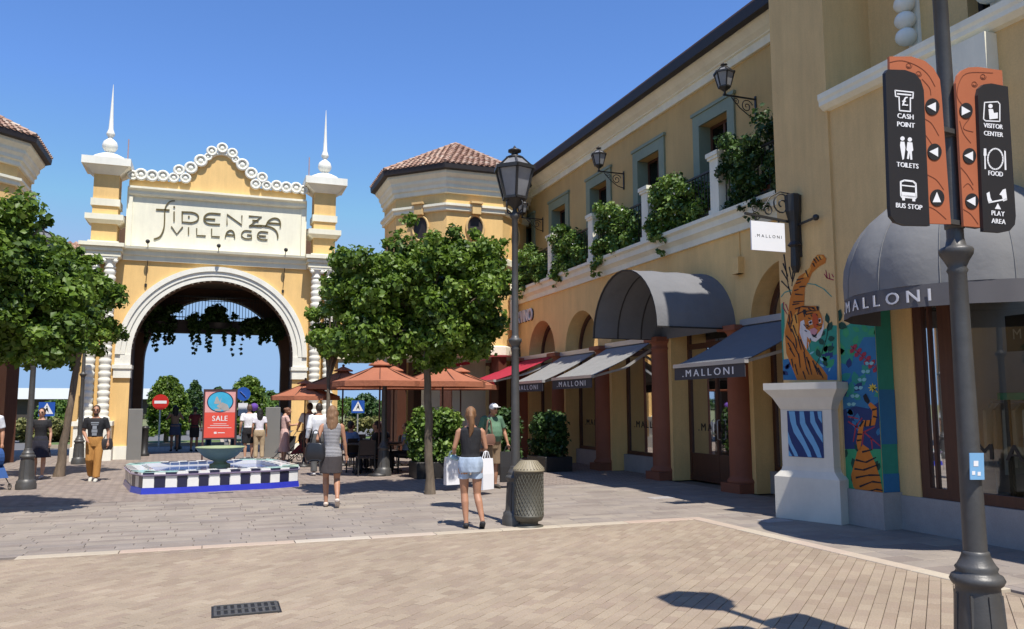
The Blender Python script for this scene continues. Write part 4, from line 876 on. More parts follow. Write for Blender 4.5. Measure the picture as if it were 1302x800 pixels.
# piers with spires
for s in (-1, 1):
    cx = s*3.5; c = (cx, YG+0.1)
    pr = thing if False else None
    def sq(mb, hw, z0, z1, hw2=None, dy=0.0):
        hw2 = hw2 or hw; vs = []
        for h_, z in ((hw, z0), (hw2, z1)):
            for (a, b) in ((-1,-1),(1,-1),(1,1),(-1,1)): vs.append((cx+a*h_, YG+0.1+b*h_, z))
        mb.add(vs, [(0,3,2,1),(4,5,6,7),(0,1,5,4),(1,2,6,5),(2,3,7,6),(3,0,4,7)])
    mb = MB(); sq(mb, 0.375, 6.9, 9.24); p_ = mb.build('pier', M_yellow, gt)
    mb = MB(); sq(mb, 0.43, 8.16, 8.39); sq(mb, 0.42, 7.57, 7.68, 0.55); sq(mb, 0.56, 7.68, 7.86)
    sq(mb, 0.45, 6.902, 7.0); mb.split('moulding', M_cream, p_)
    mb = MB(); sq(mb, 0.385, 9.2, 9.45, 0.66); sq(mb, 0.72, 9.45, 9.7); mb.build('cap', M_white, p_)
    mb = MB(); mb.lathe((cx, YG+0.1, 9.7), [(0.60,0.0),(0.58,0.08),(0.48,0.17),(0.30,0.26),(0.12,0.31),(0.10,0.36),(0.17,0.40),(0.23,0.50),(0.24,0.59),(0.20,0.71),(0.12,0.78),(0.07,0.82),(0.08,0.88),(0.13,0.95),(0.13,1.0),(0.10,1.07),(0.075,1.15),(0.055,1.6),(0.03,2.2),(0.006,2.7)], 20)
    mb.build('spire', M_white, p_)
    if True:
        mb = MB(); x_ = cx-s*0.5; mb.tube([(x_, YG+0.6, 9.3),(x_, YG+0.6, 10.72)], 0.018, 6); mb.build('lightning_rod', mat('pink_rod', (0.42,0.26,0.23), 0.6), p_)
    mb = MB(); a, b = sorted((s*2.95, s*4.06))
    mb.box(a, b, YG-0.55, YG, 6.47, 6.62); mb.box(a-0.04, b+0.04, YG-0.6, YG, 6.64, 6.76); mb.box(a-0.1, b+0.1, YG-0.68, YG, 6.78, 6.9); mb.box(a+0.01, b-0.01, YG-0.54, YG, 6.62, 6.64); mb.box(a-0.02, b+0.02, YG-0.58, YG, 6.76, 6.78)
    mb.box(a+0.1, b-0.1, YG, YG+0.5, 6.46, 6.898); mb.build('entablature', M_cream, gt)
    for x_ in (3.26, 3.72):
        mb = MB(); prof = [(0.22,1.28),(0.22,1.34),(0.17,1.38)]; z = 1.40
        while z < 6.05: prof += [(0.165,z),(0.185,z+0.07),(0.182,z+0.13),(0.15,z+0.165)]; z += 0.205
        prof += [(0.15,6.1),(0.18,6.12),(0.18,6.16),(0.15,6.18),(0.17,6.3),(0.22,6.4)]
        mb.lathe((s*x_, YG-0.3, 0), prof, 16); mb.cbox((s*x_, YG-0.3, 6.435), 0.46, 0.46, 0.07); mb.cbox((s*x_, YG-0.3, 1.25), 0.44, 0.44, 0.06)
        for q in (-0.17, 0.17): mb.ball((s*x_+q, YG-0.5, 6.33), 0.075, 0.05, 0.075, 8, 6)
        mb.build('ringed_column', M_white, gt)
    mb = MB(); a, b = sorted((s*2.98, s*4.02)); mb.box(a, b, YG-0.58, YG, 0.42, 1.08); mb.box(a-0.05, b+0.05, YG-0.63, YG, 1.08, 1.22); mb.box(a-0.06, b+0.06, YG-0.64, YG, 0, 0.42); mb.build('column_pedestal', M_white, gt)
    mb = MB(); a, b = sorted((s*2.54, s*3.0)); mb.box(a, b, YG-0.07, YG+0.76, 0, 0.42); mb.build('plinth', M_white, gt)
# beam, railing and hanging baskets in the passage
mb = MB(); mb.box(-2.8, 2.8, YG+4.0, YG+4.38, 4.45, 4.95); mb.build('bridge_beam', mat('brown_beam', (0.05,0.035,0.03), 0.7), gt)
mb = MB(); mb.box(-2.5, 2.5, YG+4.1, YG+4.15, 5.84, 5.9); mb.box(-2.5, 2.5, YG+4.1, YG+4.15, 5.05, 5.08); mb.box(-2.5, 2.5, YG+4.105, YG+4.145, 5.7, 5.72)
for k in range(44): x_ = -2.45+k*0.114; mb.box(x_-0.01, x_+0.01, YG+4.115, YG+4.135, 4.95, 5.85)
mb.build('railing', M_iron, gt)
# lettering on the panel: bronze strokes
def Lp(x, y): p = onY(100+x/3.477, 90+y/3.477, YG); return (p.x, p.z)
def band(mb, P, w0, w1=None):
    w1 = w1 if w1 is not None else w0; Q = [Vector(p) for p in P]; n = len(Q); top = []; bot = []
    for i, p in enumerate(Q):
        d = (Q[min(i+1,n-1)]-Q[max(i-1,0)]).normalized(); nn = Vector((-d.y, d.x))*(w0+(w1-w0)*i/(n-1))/2
        top.append(p+nn); bot.append(p-nn)
    for i in range(n-1):
        f = [(q.x, YG-0.015, q.y) for q in (top[i], top[i+1], bot[i+1], bot[i])]; g_ = [(q[0], YG+0.018, q[2]) for q in f]
        mb.add(f+g_, [(0,1,2,3),(4,5,6,7),(0,1,5,4),(1,2,6,5),(2,3,7,6),(3,0,4,7)])
def curve(P, n=8):      # smooth curve through points
    out = []; P = [Vector(p) for p in P]
    for i in range(len(P)-1):
        a, b, c, d = P[max(i-1,0)], P[i], P[i+1], P[min(i+2,len(P)-1)]
        for k in range(n):
            t_ = k/n; out.append(0.5*((2*b)+(c-a)*t_+(2*a-5*b+4*c-d)*t_*t_+(3*b-a-3*c+d)*t_**3))
    return out+[P[-1]]
mb = MB(); W_ = 0.042
LC = lambda pts: curve([Lp(*p) for p in pts])
LS = lambda pts: [Vector(Lp(*p)) for p in pts]
band(mb, LC([(426,575),(405,578),(388,595),(381,620),(380,660),(376,700),(360,733),(333,745)]), 0.03, 0.05)
band(mb, LS([(342,613),(402,616)]), 0.05); band(mb, LS([(422,622),(422,666)]), W_); band(mb, LS([(419,602),(426,602)]), 0.06)
band(mb, LS([(458,624),(458,668),(500,672)]), W_); band(mb, LC([(455,624),(500,626),(522,634),(530,648),(522,664),(498,672)]), W_); band(mb, LS([(484,645),(491,645)]), 0.055)
band(mb, LC([(628,633),(580,630),(560,640),(554,655),(562,670),(582,677),(625,679)]), W_); band(mb, LS([(556,654),(604,657)]), 0.05)
band(mb, LS([(656,680),(656,634),(722,682),(722,640)]), W_)
band(mb, LS([(752,642),(808,645),(755,686),(810,688)]), W_); band(mb, LS([(768,661),(796,664)]), 0.045)
band(mb, LC([(755,686),(800,684),(845,690),(870,705),(880,725),(880,742)]), 0.05, 0.045)
band(mb, LC([(826,690),(838,665),(860,652),(882,655),(892,672),(891,694)]), W_); band(mb, LS([(835,672),(890,676)]), 0.045)
w2 = 0.036
band(mb, LS([(410,688),(434,722),(460,690)]), w2); band(mb, LS([(486,692),(486,724)]), w2); band(mb, LS([(522,696),(522,728),(562,730)]), w2); band(mb, LS([(588,698),(588,732),(624,734)]), w2)
band(mb, LC([(648,738),(655,715),(672,705),(686,715),(690,741)]), w2); band(mb, LS([(653,724),(690,727)]), 0.04)
band(mb, LC([(765,709),(735,707),(722,718),(722,732),(738,742),(765,742)]), w2); band(mb, LS([(764,743),(764,726),(745,725)]), w2)
band(mb, LC([(838,714),(805,711),(792,722),(793,738),(808,746),(835,747)]), w2); band(mb, LS([(796,729),(828,731)]), 0.04)
o = mb.build('gateway_lettering', M_bronze); tag(o, 'bronze lettering reading the village name on the cream panel over the arch', 'sign')
for k, (u, v) in enumerate(((188,314),(278,318),(363,322))):
    p = onY(u, v, YG-0.3); t = thing('floodlight', ['small black floodlight on the left of the gateway cornice', 'small black floodlight in the middle of the gateway cornice', 'small black floodlight on the right of the gateway cornice'][k], 'floodlight', (p.x, YG-0.3, 6.9), group='floodlights below the lettering')
    mb = MB(); mb.tube([(p.x,YG-0.2,6.9),(p.x,YG-0.42,7.0)], 0.015, 6); mb.build('arm', M_iron, t)
    mb = MB(); mb.ball((p.x,YG-0.45,7.04), 0.07, 0.09, 0.07, 10, 6); mb.build('lamp_head', M_iron, t)
    if k != 1: mb = MB(); mb.tube([(p.x,YG-0.10,6.46),(p.x-0.03,YG-0.03,5.75)], 0.012, 5); mb.tube([(p.x-0.03,YG-0.03,5.7),(p.x-0.03,YG-0.03,5.6)], 0.04, 6); mb.build('cable', M_iron, t)

# ------------------------------------------------------------------ octagonal towers and wings
def roof_tiles(mb, P0, P1, apex, rows):
    """curved tiles in rows on the triangular roof face P0 P1 apex"""
    P0, P1, A = Vector(P0), Vector(P1), Vector(apex); mid = (P0+P1)/2; along = (P1-P0).normalized(); upv = (A-mid); H = upv.length; up = upv.normalized(); nrm = along.cross(up).normalized()
    if nrm.z < 0: nrm = -nrm
    W = (P1-P0).length; rh = H/rows; tw = 0.19
    for r in range(rows):
        w0 = W*(1-r/rows); n = max(1, int(w0/tw)); step = w0/n
        for k in range(n):
            c = mid+up*(r*rh)+along*(-w0/2+(k+0.5)*step); mb.tint = rnd.random(); hw = step*0.40; vs = []
            for (e, l, lift) in ((0, -0.04, 0.035), (1, rh*1.06, 0.0)):
                sh = 1.0-0.12*e
                for q in range(4):
                    a = math.pi*q/3; vs.append(c+up*l+along*(-hw*sh*math.cos(a))+nrm*(hw*0.75*sh*math.sin(a)+lift+0.01))
            mb.add(vs, [(0,1,5,4),(1,2,6,5),(2,3,7,6),(0,3,2,1)])
def tower(cx, cy, label):
    t = thing('corner_tower', label, 'tower', (cx, cy, 0))
    octo = lambda a, z: [(cx+a/math.cos(math.pi/8)*math.cos(math.pi/8+k*math.pi/4), cy+a/math.cos(math.pi/8)*math.sin(math.pi/8+k*math.pi/4), z) for k in range(8)]
    def drum(mb, secs):
        vs = [p for a, z in secs for p in octo(a, z)]; n = len(secs)
        mb.add(vs, [(8*i+k, 8*i+(k+1)%8, 8*i+8+(k+1)%8, 8*i+8+k) for i in range(n-1) for k in range(8)] + [tuple(range(8)), tuple(range(8*n-8, 8*n))])
    mb = MB(); drum(mb, [(2.38,3.5),(2.38,8.35)]); mb.build('wall', M_yellow, t)
    mb = MB(); drum(mb, [(2.40,8.34),(2.40,8.72)]); mb.build('upper_wall', M_yellow, t)
    mb = MB(); drum(mb, [(2.42,8.12),(2.48,8.14),(2.48,8.24),(2.54,8.28),(2.54,8.36),(2.42,8.38)]); drum(mb, [(2.42,8.71),(2.47,8.73),(2.47,8.86),(2.53,8.9),(2.53,9.0),(2.6,9.1),(2.6,9.2),(2.72,9.33),(2.72,9.42),(2.45,9.44)])
    drum(mb, [(2.44,6.35),(2.5,6.4),(2.5,6.6),(2.44,6.64)]); drum(mb, [(2.44,3.3),(2.52,3.35),(2.52,3.62),(2.44,3.66)]); mb.split('moulding', M_cream, t)
    mb = MB(); drum(mb, [(2.78,9.42),(2.88,9.44),(2.9,9.6),(2.7,9.62)]); mb.build('gutter', M_dark, t)
    A = (cx, cy, 11.2); E_ = octo(2.86, 9.6)
    mb = MB(); mb.tint = 0.1
    for k in range(8): mb.add([E_[k], E_[(k+1)%8], A], [(0,1,2)])
    rf = mb.build('roof', M_tile, t)
    mb = MB()
    for k in range(8): roof_tiles(mb, E_[k], E_[(k+1)%8], A, 11)
    mb.build('roof_tile', M_tile, rf, kind='stuff')
    mb = MB()
    for k in range(8):
        a, b = Vector(E_[k]), Vector(A)
        for q in range(12): mb.tint = rnd.random(); p0, p1 = a.lerp(b, q/12), a.lerp(b, (q+1.1)/12); mb.tube([p0+Vector((0,0,0.05)), p1+Vector((0,0,0.04))], [0.08, 0.065], 6)
    mb.build('ridge_tile', M_tile, rf, kind='stuff')
    for k in (4, 5, 6):
        a = math.pi/8+(k+0.5)*math.pi/4; d = Vector((math.cos(a), math.sin(a), 0)); s_ = Vector((-d.y, d.x, 0)); c = Vector((cx, cy, 7.6))+d*2.385
        mb = MB(); pts = [c+s_*(0.30*math.cos(q*math.pi/12))+Vector((0,0,0.42*math.sin(q*math.pi/12))) for q in range(24)]; mb.slab(pts, d*0.012); w_ = mb.build('window', M_wglass if False else M_dark, t)
        mb = MB(); mb.tube([p+d*0.03 for p in pts]+[pts[0]+d*0.03], 0.045, 6, cap=False); mb.build('frame', M_ochre, w_)
        mb = MB(); q = c+d*0.06+Vector((0,0,0.62)); mb.cbox(q, 0.3, 0.3, 0.36, a); mb.cbox(q+Vector((0,0,0.2)), 0.42, 0.42, 0.07, a); mb.build('keystone', M_ochre, w_)
        # storey window under the band
        mb = MB(); c2 = Vector((cx, cy, 5.1))+d*2.385; mb.slab([c2+s_*0.35-Vector((0,0,0.8)), c2-s_*0.35-Vector((0,0,0.8)), c2-s_*0.35+Vector((0,0,0.8)), c2+s_*0.35+Vector((0,0,0.8))], d*0.01); w2_ = mb.build('window', M_dark, t)
        mb = MB()
        for e in (-0.41, 0.41): mb.beam(c2+s_*e-Vector((0,0,0.86))+d*0.02, c2+s_*e+Vector((0,0,0.9))+d*0.02, 0.12, 0.06)
        mb.beam(c2+s_*0.5+Vector((0,0,0.87))+d*0.023, c2-s_*0.5+Vector((0,0,0.87))+d*0.023, 0.07, 0.14); mb.build('frame', M_cream, w2_)
    # open ground floor: dark posts and a pale inner wall
    for k in range(8):
        p = octo(2.2, 0)[k]; mb = MB(); mb.cbox((p[0], p[1], 1.75), 0.36, 0.36, 3.5, math.pi/8+k*math.pi/4); mb.build('post', M_wood, t)
    mb = MB(); mb.box(cx-1.1, cx+1.1, cy-0.2, cy+0.4, 0, 3.5); mb.build('inner_wall', M_cream, t)
    mb = MB(); drum(mb, [(2.1,3.42),(2.1,3.5)]); mb.build('ceiling', M_ochre, t)
    return t
tower(8.05, 27.85, 'octagonal yellow tower with tiled roof at the far end of the arcade')
tower(-8.05, 27.85, 'octagonal yellow tower with tiled roof at the left edge of the picture')
def wing(s, label):
    t = thing('wing_building', label, 'building', (s*5.2, 31, 0))
    x0, x1 = sorted((s*4.0, s*7.2))
    mb = MB(); mb.box(x0, x1, 30.2, 33.0, 3.6, 6.3); mb.build('wall', M_yellow, t)
    mb = MB(); mb.box(x0, x1, 30.1, 33.1, 6.3, 6.46); mb.box(x0, x1, 30.0, 33.2, 6.46, 6.6); mb.box(x0, x1, 30.12, 33.08, 3.4, 3.62); mb.split('moulding', M_cream, t)
    mb = MB(); mb.tint = 0.1; mb.quad((x0,29.9,6.6),(x1,29.9,6.6),(x1,31.6,7.4),(x0,31.6,7.4)); mb.quad((x0,33.3,6.6),(x1,33.3,6.6),(x1,31.6,7.4),(x0,31.6,7.4)); rf = mb.build('roof', M_tile, t)
    mb = MB(); n = int((x1-x0)/0.19)
    for k in range(n):
        for r in range(8):
            mb.tint = rnd.random(); x_ = x0+(k+0.5)*(x1-x0)/n; y_ = 29.88+r*0.21; z_ = 6.62+r*0.099
            mb.add([(x_-0.08,y_,z_),(x_,y_,z_+0.07),(x_+0.08,y_,z_),(x_-0.07,y_+0.24,z_+0.1),(x_,y_+0.24,z_+0.15),(x_+0.07,y_+0.24,z_+0.1)], [(0,1,4,3),(1,2,5,4),(0,2,1)])
    mb.build('roof_tile', M_tile, rf, kind='stuff')
    for x_ in (x0+0.15, x1-0.2):
        mb = MB(); mb.box(x_-0.15, x_+0.15, 30.3, 30.6, 0, 3.4); mb.build('pillar', M_ochre, t)
wing(1, 'tiled wing between the gateway and the right tower, open at ground level')
wing(-1, 'tiled wing between the gateway and the left tower, open at ground level')
# long left-hand shop front beyond the frame edge
t = thing('left_building', 'yellow shop building at the far left edge with a cream band', 'building', (-9.5, 20, 0))
mb = MB(); mb.box(-13.5, -9.8, 10.0, 25.2, 0, 9.3); mb.build('wall', M_yellow, t)
mb = MB(); mb.box(-9.82, -9.6, 9.9, 25.2, 5.2, 5.6); mb.box(-13.6, -9.5, 9.9, 25.2, 9.3, 9.6); mb.build('moulding', M_cream, t)
mb = MB(); mb.quad((-9.4,9.8,9.6),(-9.4,25.2,9.6),(-13.8,25.2,11.2),(-13.8,9.8,11.2)); mb.build('roof', M_tile, t)

# ------------------------------------------------------------------ foliage
nrng = np.random.default_rng(11)
def leaf_mesh(name, centres, radii, n, size, m, up=0.35, squash=0.85, shell=0.55, off=(0,0,0), light=0.0):
    """n small folded leaves spread through a set of clumps"""
    C_ = np.array(centres, float); R_ = np.array(radii, float); pr = R_**2; pr /= pr.sum()
    idx = nrng.choice(len(C_), n, p=pr); d = nrng.normal(size=(n,3)); d /= np.linalg.norm(d, axis=1)[:,None]
    rr = (shell+(1-shell)*nrng.random(n)**0.6)*(1+0.18*nrng.normal(size=n)*0.7)
    P = C_[idx]+d*(R_[idx]*rr)[:,None]*np.array([1,1,squash])
    nm = d*0.8+np.array([0,0,up])+nrng.normal(size=(n,3))*0.55; nm /= np.linalg.norm(nm, axis=1)[:,None]
    t = np.cross(nm, nrng.normal(size=(n,3))); t /= np.linalg.norm(t, axis=1)[:,None]; b = np.cross(nm, t)
    s = (size*(0.45+1.1*nrng.random(n)))[:,None]
    v0 = P-t*s*0.55; v1 = P+b*s*0.42+nm*s*0.12+t*s*0.08; v2 = P+t*s*0.6-nm*s*0.1; v3 = P-b*s*0.42+nm*s*0.12+t*s*0.08
    V = np.stack([v0,v1,v2,v3], 1).reshape(-1,3)-np.array(off)
    me = bpy.data.meshes.new(name); me.vertices.add(4*n); me.vertices.foreach_set('co', V.astype(np.float32).ravel())
    me.loops.add(6*n); me.polygons.add(2*n); k = np.arange(n)[:,None]*4
    li = np.concatenate([k+0,k+1,k+2,k+0,k+2,k+3], 1).ravel(); me.loops.foreach_set('vertex_index', li.astype(np.int32))
    me.polygons.foreach_set('loop_start', (np.arange(2*n)*3).astype(np.int32)); me.polygons.foreach_set('loop_total', np.full(2*n, 3, np.int32))
    me.update(calc_edges=True); ct = nrng.random(len(C_))*0.5
    tn = np.clip(ct[idx]+0.55*nrng.random(n)+light, 0, 1)
    a = me.attributes.new('tint', 'FLOAT', 'FACE'); a.data.foreach_set('value', np.repeat(tn, 2).astype(np.float32)); me.materials.append(m); return me
def add_leaves(name, parent, m, centres, radii, n, size, **k):
    off = WORLD.get(parent.name, Vector((0,0,0))) if parent else Vector((0,0,0))
    me = leaf_mesh(name, centres, radii, n, size, m, off=tuple(off), **k); o = bpy.data.objects.new(name, me); COL.objects.link(o)
    if parent: o.parent = parent; WORLD[o.name] = off
    return o
def tree(label, x, y, lobes, trunk_top, r0, lean=(0,0), n=20000, leaf_size=0.13, seed=1, bark=None, group=None, clump=0.34):
    t = thing('shade_tree', label, 'tree', (x, y, 0), group=group); rg = random.Random(seed)
    tops = Vector((x+lean[0], y+lean[1], trunk_top)); mb = MB(); pts = []; rs = []
    for k in range(11):
        f = k/10; pts.append(Vector((x, y, -0.02)).lerp(tops, f)+Vector((rg.uniform(-.02,.02), rg.uniform(-.02,.02), 0))); rs.append(r0*(1.35 if k == 0 else 1.0-0.38*f)*rg.uniform(0.93, 1.07))
    mb.tube(pts, rs, 12); tr = mb.build('trunk', bark or M_bark, t)
    cs = []; rr = []
    for (lx, ly, lz, la, lb, lc) in lobes:          # ellipsoid lobes filled with clumps
        m_ = int(9*la*lb*lc/ (clump**3)*0.27)
        for _ in range(m_):
            d = Vector((rg.gauss(0,1), rg.gauss(0,1), rg.gauss(0,1))).normalized(); f = rg.uniform(0.3, 1.0)**0.5; k_ = 1.0
            if rg.random() < 0.34: f = rg.uniform(0.98, 1.2); k_ = 0.5
            f *= 0.86+0.28*noise.noise(Vector((lx+d.x*1.6+seed, d.y*1.6, d.z*1.6+lz)))*1.6
            cs.append((x+lx+d.x*la*f, y+ly+d.y*lb*f, lz+d.z*lc*f)); rr.append(clump*k_*rg.uniform(0.5, 1.15))
    mb = MB()
    for i in rg.sample(range(len(cs)), min(60, len(cs))):
        c = Vector(cs[i]); st = Vector((x, y, 0)).lerp(tops, rg.uniform(0.72, 1.0)) if c.z > trunk_top*0.95 else Vector((x, y, 0)).lerp(tops, 0.85); mid = st.lerp(c, 0.5)+Vector((0,0,0.18))
        mb.tube([st, mid, c], [r0*0.42, r0*0.24, 0.012], 6)
    mb.build('limb', M_bark, tr)
    add_leaves('crown', t, M_leaf, cs, rr, n, leaf_size, shell=0.25)
    return t
GT = 'shade trees in the square'
tree('bushy green tree with pale lower trunk in the middle of the square', 4.0, 15.45, [(0.15,0,4.1,1.15,1.15,1.2),(0.75,0,3.75,0.85,1.0,0.9),(-0.85,0,3.7,0.95,0.95,0.85),(-1.25,0.1,4.35,0.65,0.7,0.6),(-1.5,0,3.7,0.6,0.7,0.6),(0.35,0,2.95,1.15,1.05,0.6),(-1.1,0,3.0,0.8,0.8,0.6),(0.9,0,4.5,0.75,0.85,0.6)], 3.6, 0.09, (-0.12,0), 52000, 0.088, 3, M_barkp, GT)
tree('big leafy tree at the left edge of the picture', -3.75, 14.7, [(0,0,3.9,1.45,1.3,1.1),(0.95,0,3.35,0.95,1.0,0.85),(0.1,0,4.5,0.85,0.9,0.6),(1.15,0,2.85,0.85,0.85,0.5),(-0.3,0,3.0,1.3,1.2,0.65)], 3.3, 0.12, (0,0), 56000, 0.088, 8, None, GT)
tree('tree with a leaning dark trunk in front of the left column pedestal', -3.45, 22.55, [(-0.2,0,4.7,1.2,1.2,1.2),(-0.3,0,3.5,1.3,1.2,0.8),(0.35,0,3.6,0.6,0.7,0.6)], 3.8, 0.10, (0.38,0), 26000, 0.11, 5, None, GT)
tree('slim tree between the gateway and the first parasol', 2.95, 22.6, [(0,0,3.9,0.62,0.6,0.75),(0.55,0,4.9,0.75,0.7,0.6),(0.1,0,3.2,0.4,0.4,0.35)], 3.2, 0.065, (0,0), 9000, 0.11, 6, M_barkp, GT)

# balcony planting, each bay a plant of its own
labs = ['dark leafy balcony plant in the nearest bay against the ochre pilaster', 'white-flowering green plant spilling over the railing in the second balcony bay', 'trailing plant in the balcony bay above the barrel awning\'s far side', 'trailing plant in the balcony bay left of the third post', 'leafy plant in the balcony bay behind the street lamp lantern']
for k, (a, b) in enumerate(zip(POSTS, POSTS[1:])):
    if k > 4: continue
    t = thing('balcony_plant', labs[k], 'plant', (9.8, (a+b)/2, 5.62), group='plants along the balcony'); rg = random.Random(40+k)
    mb = MB(); mb.bbox(9.85, 10.15, a+0.3, b-0.3, 5.62, 5.9, 0.02); mb.build('trough', M_terra, t)
    cs = []; rr = []; far = b-0.25
    L0, L1 = (a+0.2, b-0.22) if k == 0 else (b-0.25-(b-a)*0.70, b-0.2)
    for _ in range(110):
        y = rg.uniform(L0, L1); f = (y-L0)/(L1-L0); hgt = 0.55+0.95*f**0.7 if k else 1.55
        cs.append((rg.uniform(9.6, 10.1), y, 5.65+rg.uniform(0.0, 1)*hgt)); rr.append(rg.uniform(0.12, 0.24))
    for _ in range(26):
        y = rg.gauss(L0+(L1-L0)*0.8, 0.2) if k else rg.uniform(L0, L1-0.6); y = min(y, b-0.15); cs.append((rg.uniform(9.46, 9.6), y, rg.uniform(5.15 if rg.random() < .3 else 5.45, 6.1))); rr.append(rg.uniform(0.06, 0.14))
    add_leaves('foliage', t, M_leafb if k else M_leafd, cs, rr, 10500, 0.075, shell=0.2)
    if k:
        add_leaves('blossom', t, M_white, cs, rr, 70, 0.045, shell=0.9)
# hanging baskets on the bridge beam
for x_, w_, d_, lab in ((0.12, 0.95, 1.15, 'large round hanging basket in the middle of the bridge beam'), (-1.95, 0.6, 1.0, 'trailing hanging plant at the left end of the bridge beam'), (1.45, 0.45, 0.7, 'small hanging basket right of the large one'), (2.2, 0.35, 0.8, 'thin trailing plant at the right end of the bridge beam')):
    t = thing('hanging_basket', lab, 'hanging plant', (x_, YG+3.75, 4.9), group='hanging plants under the gateway'); rg = random.Random(int(w_*100))
    mb = MB(); mb.lathe((x_, YG+3.75, 4.72), [(0.1,-0.15),(w_*0.4,-0.08),(w_*0.48,0.1)], 12); mb.tube([(x_,YG+3.75,4.8),(x_,YG+4.0,5.0)],0.02,5); mb.build('basket', M_iron, t)
    cs = [(x_+rg.gauss(0,w_*0.42), YG+3.75+rg.gauss(0,0.1), 4.85+rg.uniform(-0.25,0.55 if w_ > .5 else 0.1)) for _ in range(40)]; rr = [rg.uniform(0.12,0.24) for _ in cs]
    for _ in range(int(12*w_)+3):
        xx = x_+rg.gauss(0,w_*0.5); ln = rg.uniform(0.3, 1)*d_
        for q in range(6): cs.append((xx+rg.gauss(0,.02), YG+3.72, 4.6-ln*q/6)); rr.append(0.06)
    add_leaves('foliage', t, M_leafd, cs, rr, 5200, 0.10, shell=0.1)
# hedges in the square
def hedge(name, label, cat, x, y, w_, d_, h, n, ls, seed, m=None, z0=0.0, pot=True, grp=None, nblob=1.0, round_=0.25):
    t = thing(name, label, cat, (x, y, z0), group=grp); rg = random.Random(seed)
    if pot: mb = MB(); mb.bbox(x-w_*0.42, x+w_*0.42, y-d_*0.42, y+d_*0.42, z0, z0+0.38, 0.02); mb.build('planter', M_iron, t)
    else: mb = MB(); mb.tube([(x,y,z0),(x,y,z0+h*0.6)], [0.06,0.03], 6); mb.build('stem', M_bark, t)
    zb = z0+(0.35 if pot else 0.1); cs = []; rr = []
    for _ in range(int(90*nblob)):
        zz = rg.uniform(0.0, 1.0); k = 1-round_*max(0, (zz-0.6)/0.4)**2; a = rg.uniform(0, 6.28); q = rg.uniform(0.2, 1)**0.5
        cs.append((x+math.cos(a)*q*w_*0.42*k, y+math.sin(a)*q*d_*0.42*k, zb+0.12+zz*(h-(zb-z0)-0.24))); rr.append(rg.uniform(0.12, 0.24)*max(0.7, min(w_, 1.2)))
    add_leaves('foliage', t, m or M_leafd, cs, rr, n, ls, shell=0.3); return t
hedge('potted_shrub', 'large bushy shrub behind the tree trunk, beside the cafe tables', 'shrub', 5.05, 19.0, 1.35, 0.95, 1.68, 9000, 0.085, 21, M_leafb)
hedge('potted_shrub', 'green shrub right behind the man in the white cap', 'shrub', 6.9, 19.2, 0.75, 0.8, 1.65, 4000, 0.085, 22)
hedge('potted_shrub', 'dark shrub in the shade under the pale grey awning', 'shrub', 8.35, 19.9, 0.9, 1.5, 1.55, 5000, 0.085, 23)
def ptopo(name, label, u, Y, w_, top_v, n, ls, seed, m, rnd_=0.6):
    p = onY(u, 515, Y); zt = onY(u, top_v, Y).z
    t = thing(name, label, 'tree', (p.x, Y, 0)); mb = MB(); mb.tube([(p.x,Y,-0.04),(p.x,Y,zt*0.5)], [0.12,0.06], 6); mb.build('trunk', M_bark, t)
    rg = random.Random(seed); cs = []; rr = []
    for _ in range(260):
        zz = rg.random(); k = math.sqrt(max(0.02, 1-max(0, (zz-(1-rnd_))/rnd_)**2)); a = rg.uniform(0, 6.28); q = rg.uniform(0.5, 1)**0.5; br = 0.2*w_/2.2
        cs.append((p.x+math.cos(a)*q*(w_/2-br)*k, Y+math.sin(a)*q*(w_/2-br)*k, 0.25+br+zz*(zt-0.35-2*br))); rr.append(br*rg.uniform(0.9, 1.3))
    add_leaves('crown', t, m, cs, rr, n, ls, shell=0.4)
ptopo('clipped_tree', 'tall clipped round-topped evergreen left of the sale poster, seen through the arch', 213, 41.0, 1.95, 474, 14000, 0.11, 31, M_leaf)
ptopo('clipped_tree', 'clipped round-topped evergreen right of the sale poster beyond the arch', 315, 41.5, 1.95, 474, 13000, 0.11, 32, M_leaf)
ptopo('cypress_tree', 'narrow dark cypress further off, left of the sale poster', 247, 62, 1.6, 482, 5000, 0.14, 33, M_leafd, 0.95)
ptopo('cypress_tree', 'small bright conifer beside the large clipped evergreen', 236, 52, 0.9, 503, 3000, 0.12, 34, M_leafb, 0.95)
ptopo('cypress_tree', 'distant dark cypress behind the top of the poster', 277, 78, 1.8, 490, 4000, 0.2, 35, M_leafd, 0.9)
for k, (u, Y, w_, tv, lab) in enumerate(((345, 85, 4.5, 504, 'low rounded tree beyond the right grey panel'), (262, 70, 3.5, 512, 'low green bush between the cypress and the poster'), (75, 60, 3.2, 505, 'distant green tree behind the blue crossing sign at left'), (465, 62, 3.0, 498, 'distant tree beyond the passage beside the parasols'), (440, 90, 5, 503, 'farther tree behind the blue crossing sign at right'), (150, 95, 5, 509, 'distant tree left of the far white canopy'))):
    ptopo('distant_tree', lab, u, Y, w_, tv, 3500, 0.2, 50+k, M_leafb if k % 2 == 0 else M_leafd, 0.9)
# far tree line that reads as one mass
rg = random.Random(5); cs = []; rr = []
for k in range(260):
    x_ = rg.uniform(-130, 110); cs.append((x_, 210+rg.uniform(-6,6), rg.uniform(0.2, 2.4+1.5*math.sin(x_*0.11)))); rr.append(rg.uniform(1.0, 2.4))
o = add_leaves('far_treeline', None, M_leafd, cs, rr, 24000, 0.9); tag(o, 'distant green line of trees along the horizon beyond the car park', 'tree line', kind='stuff')
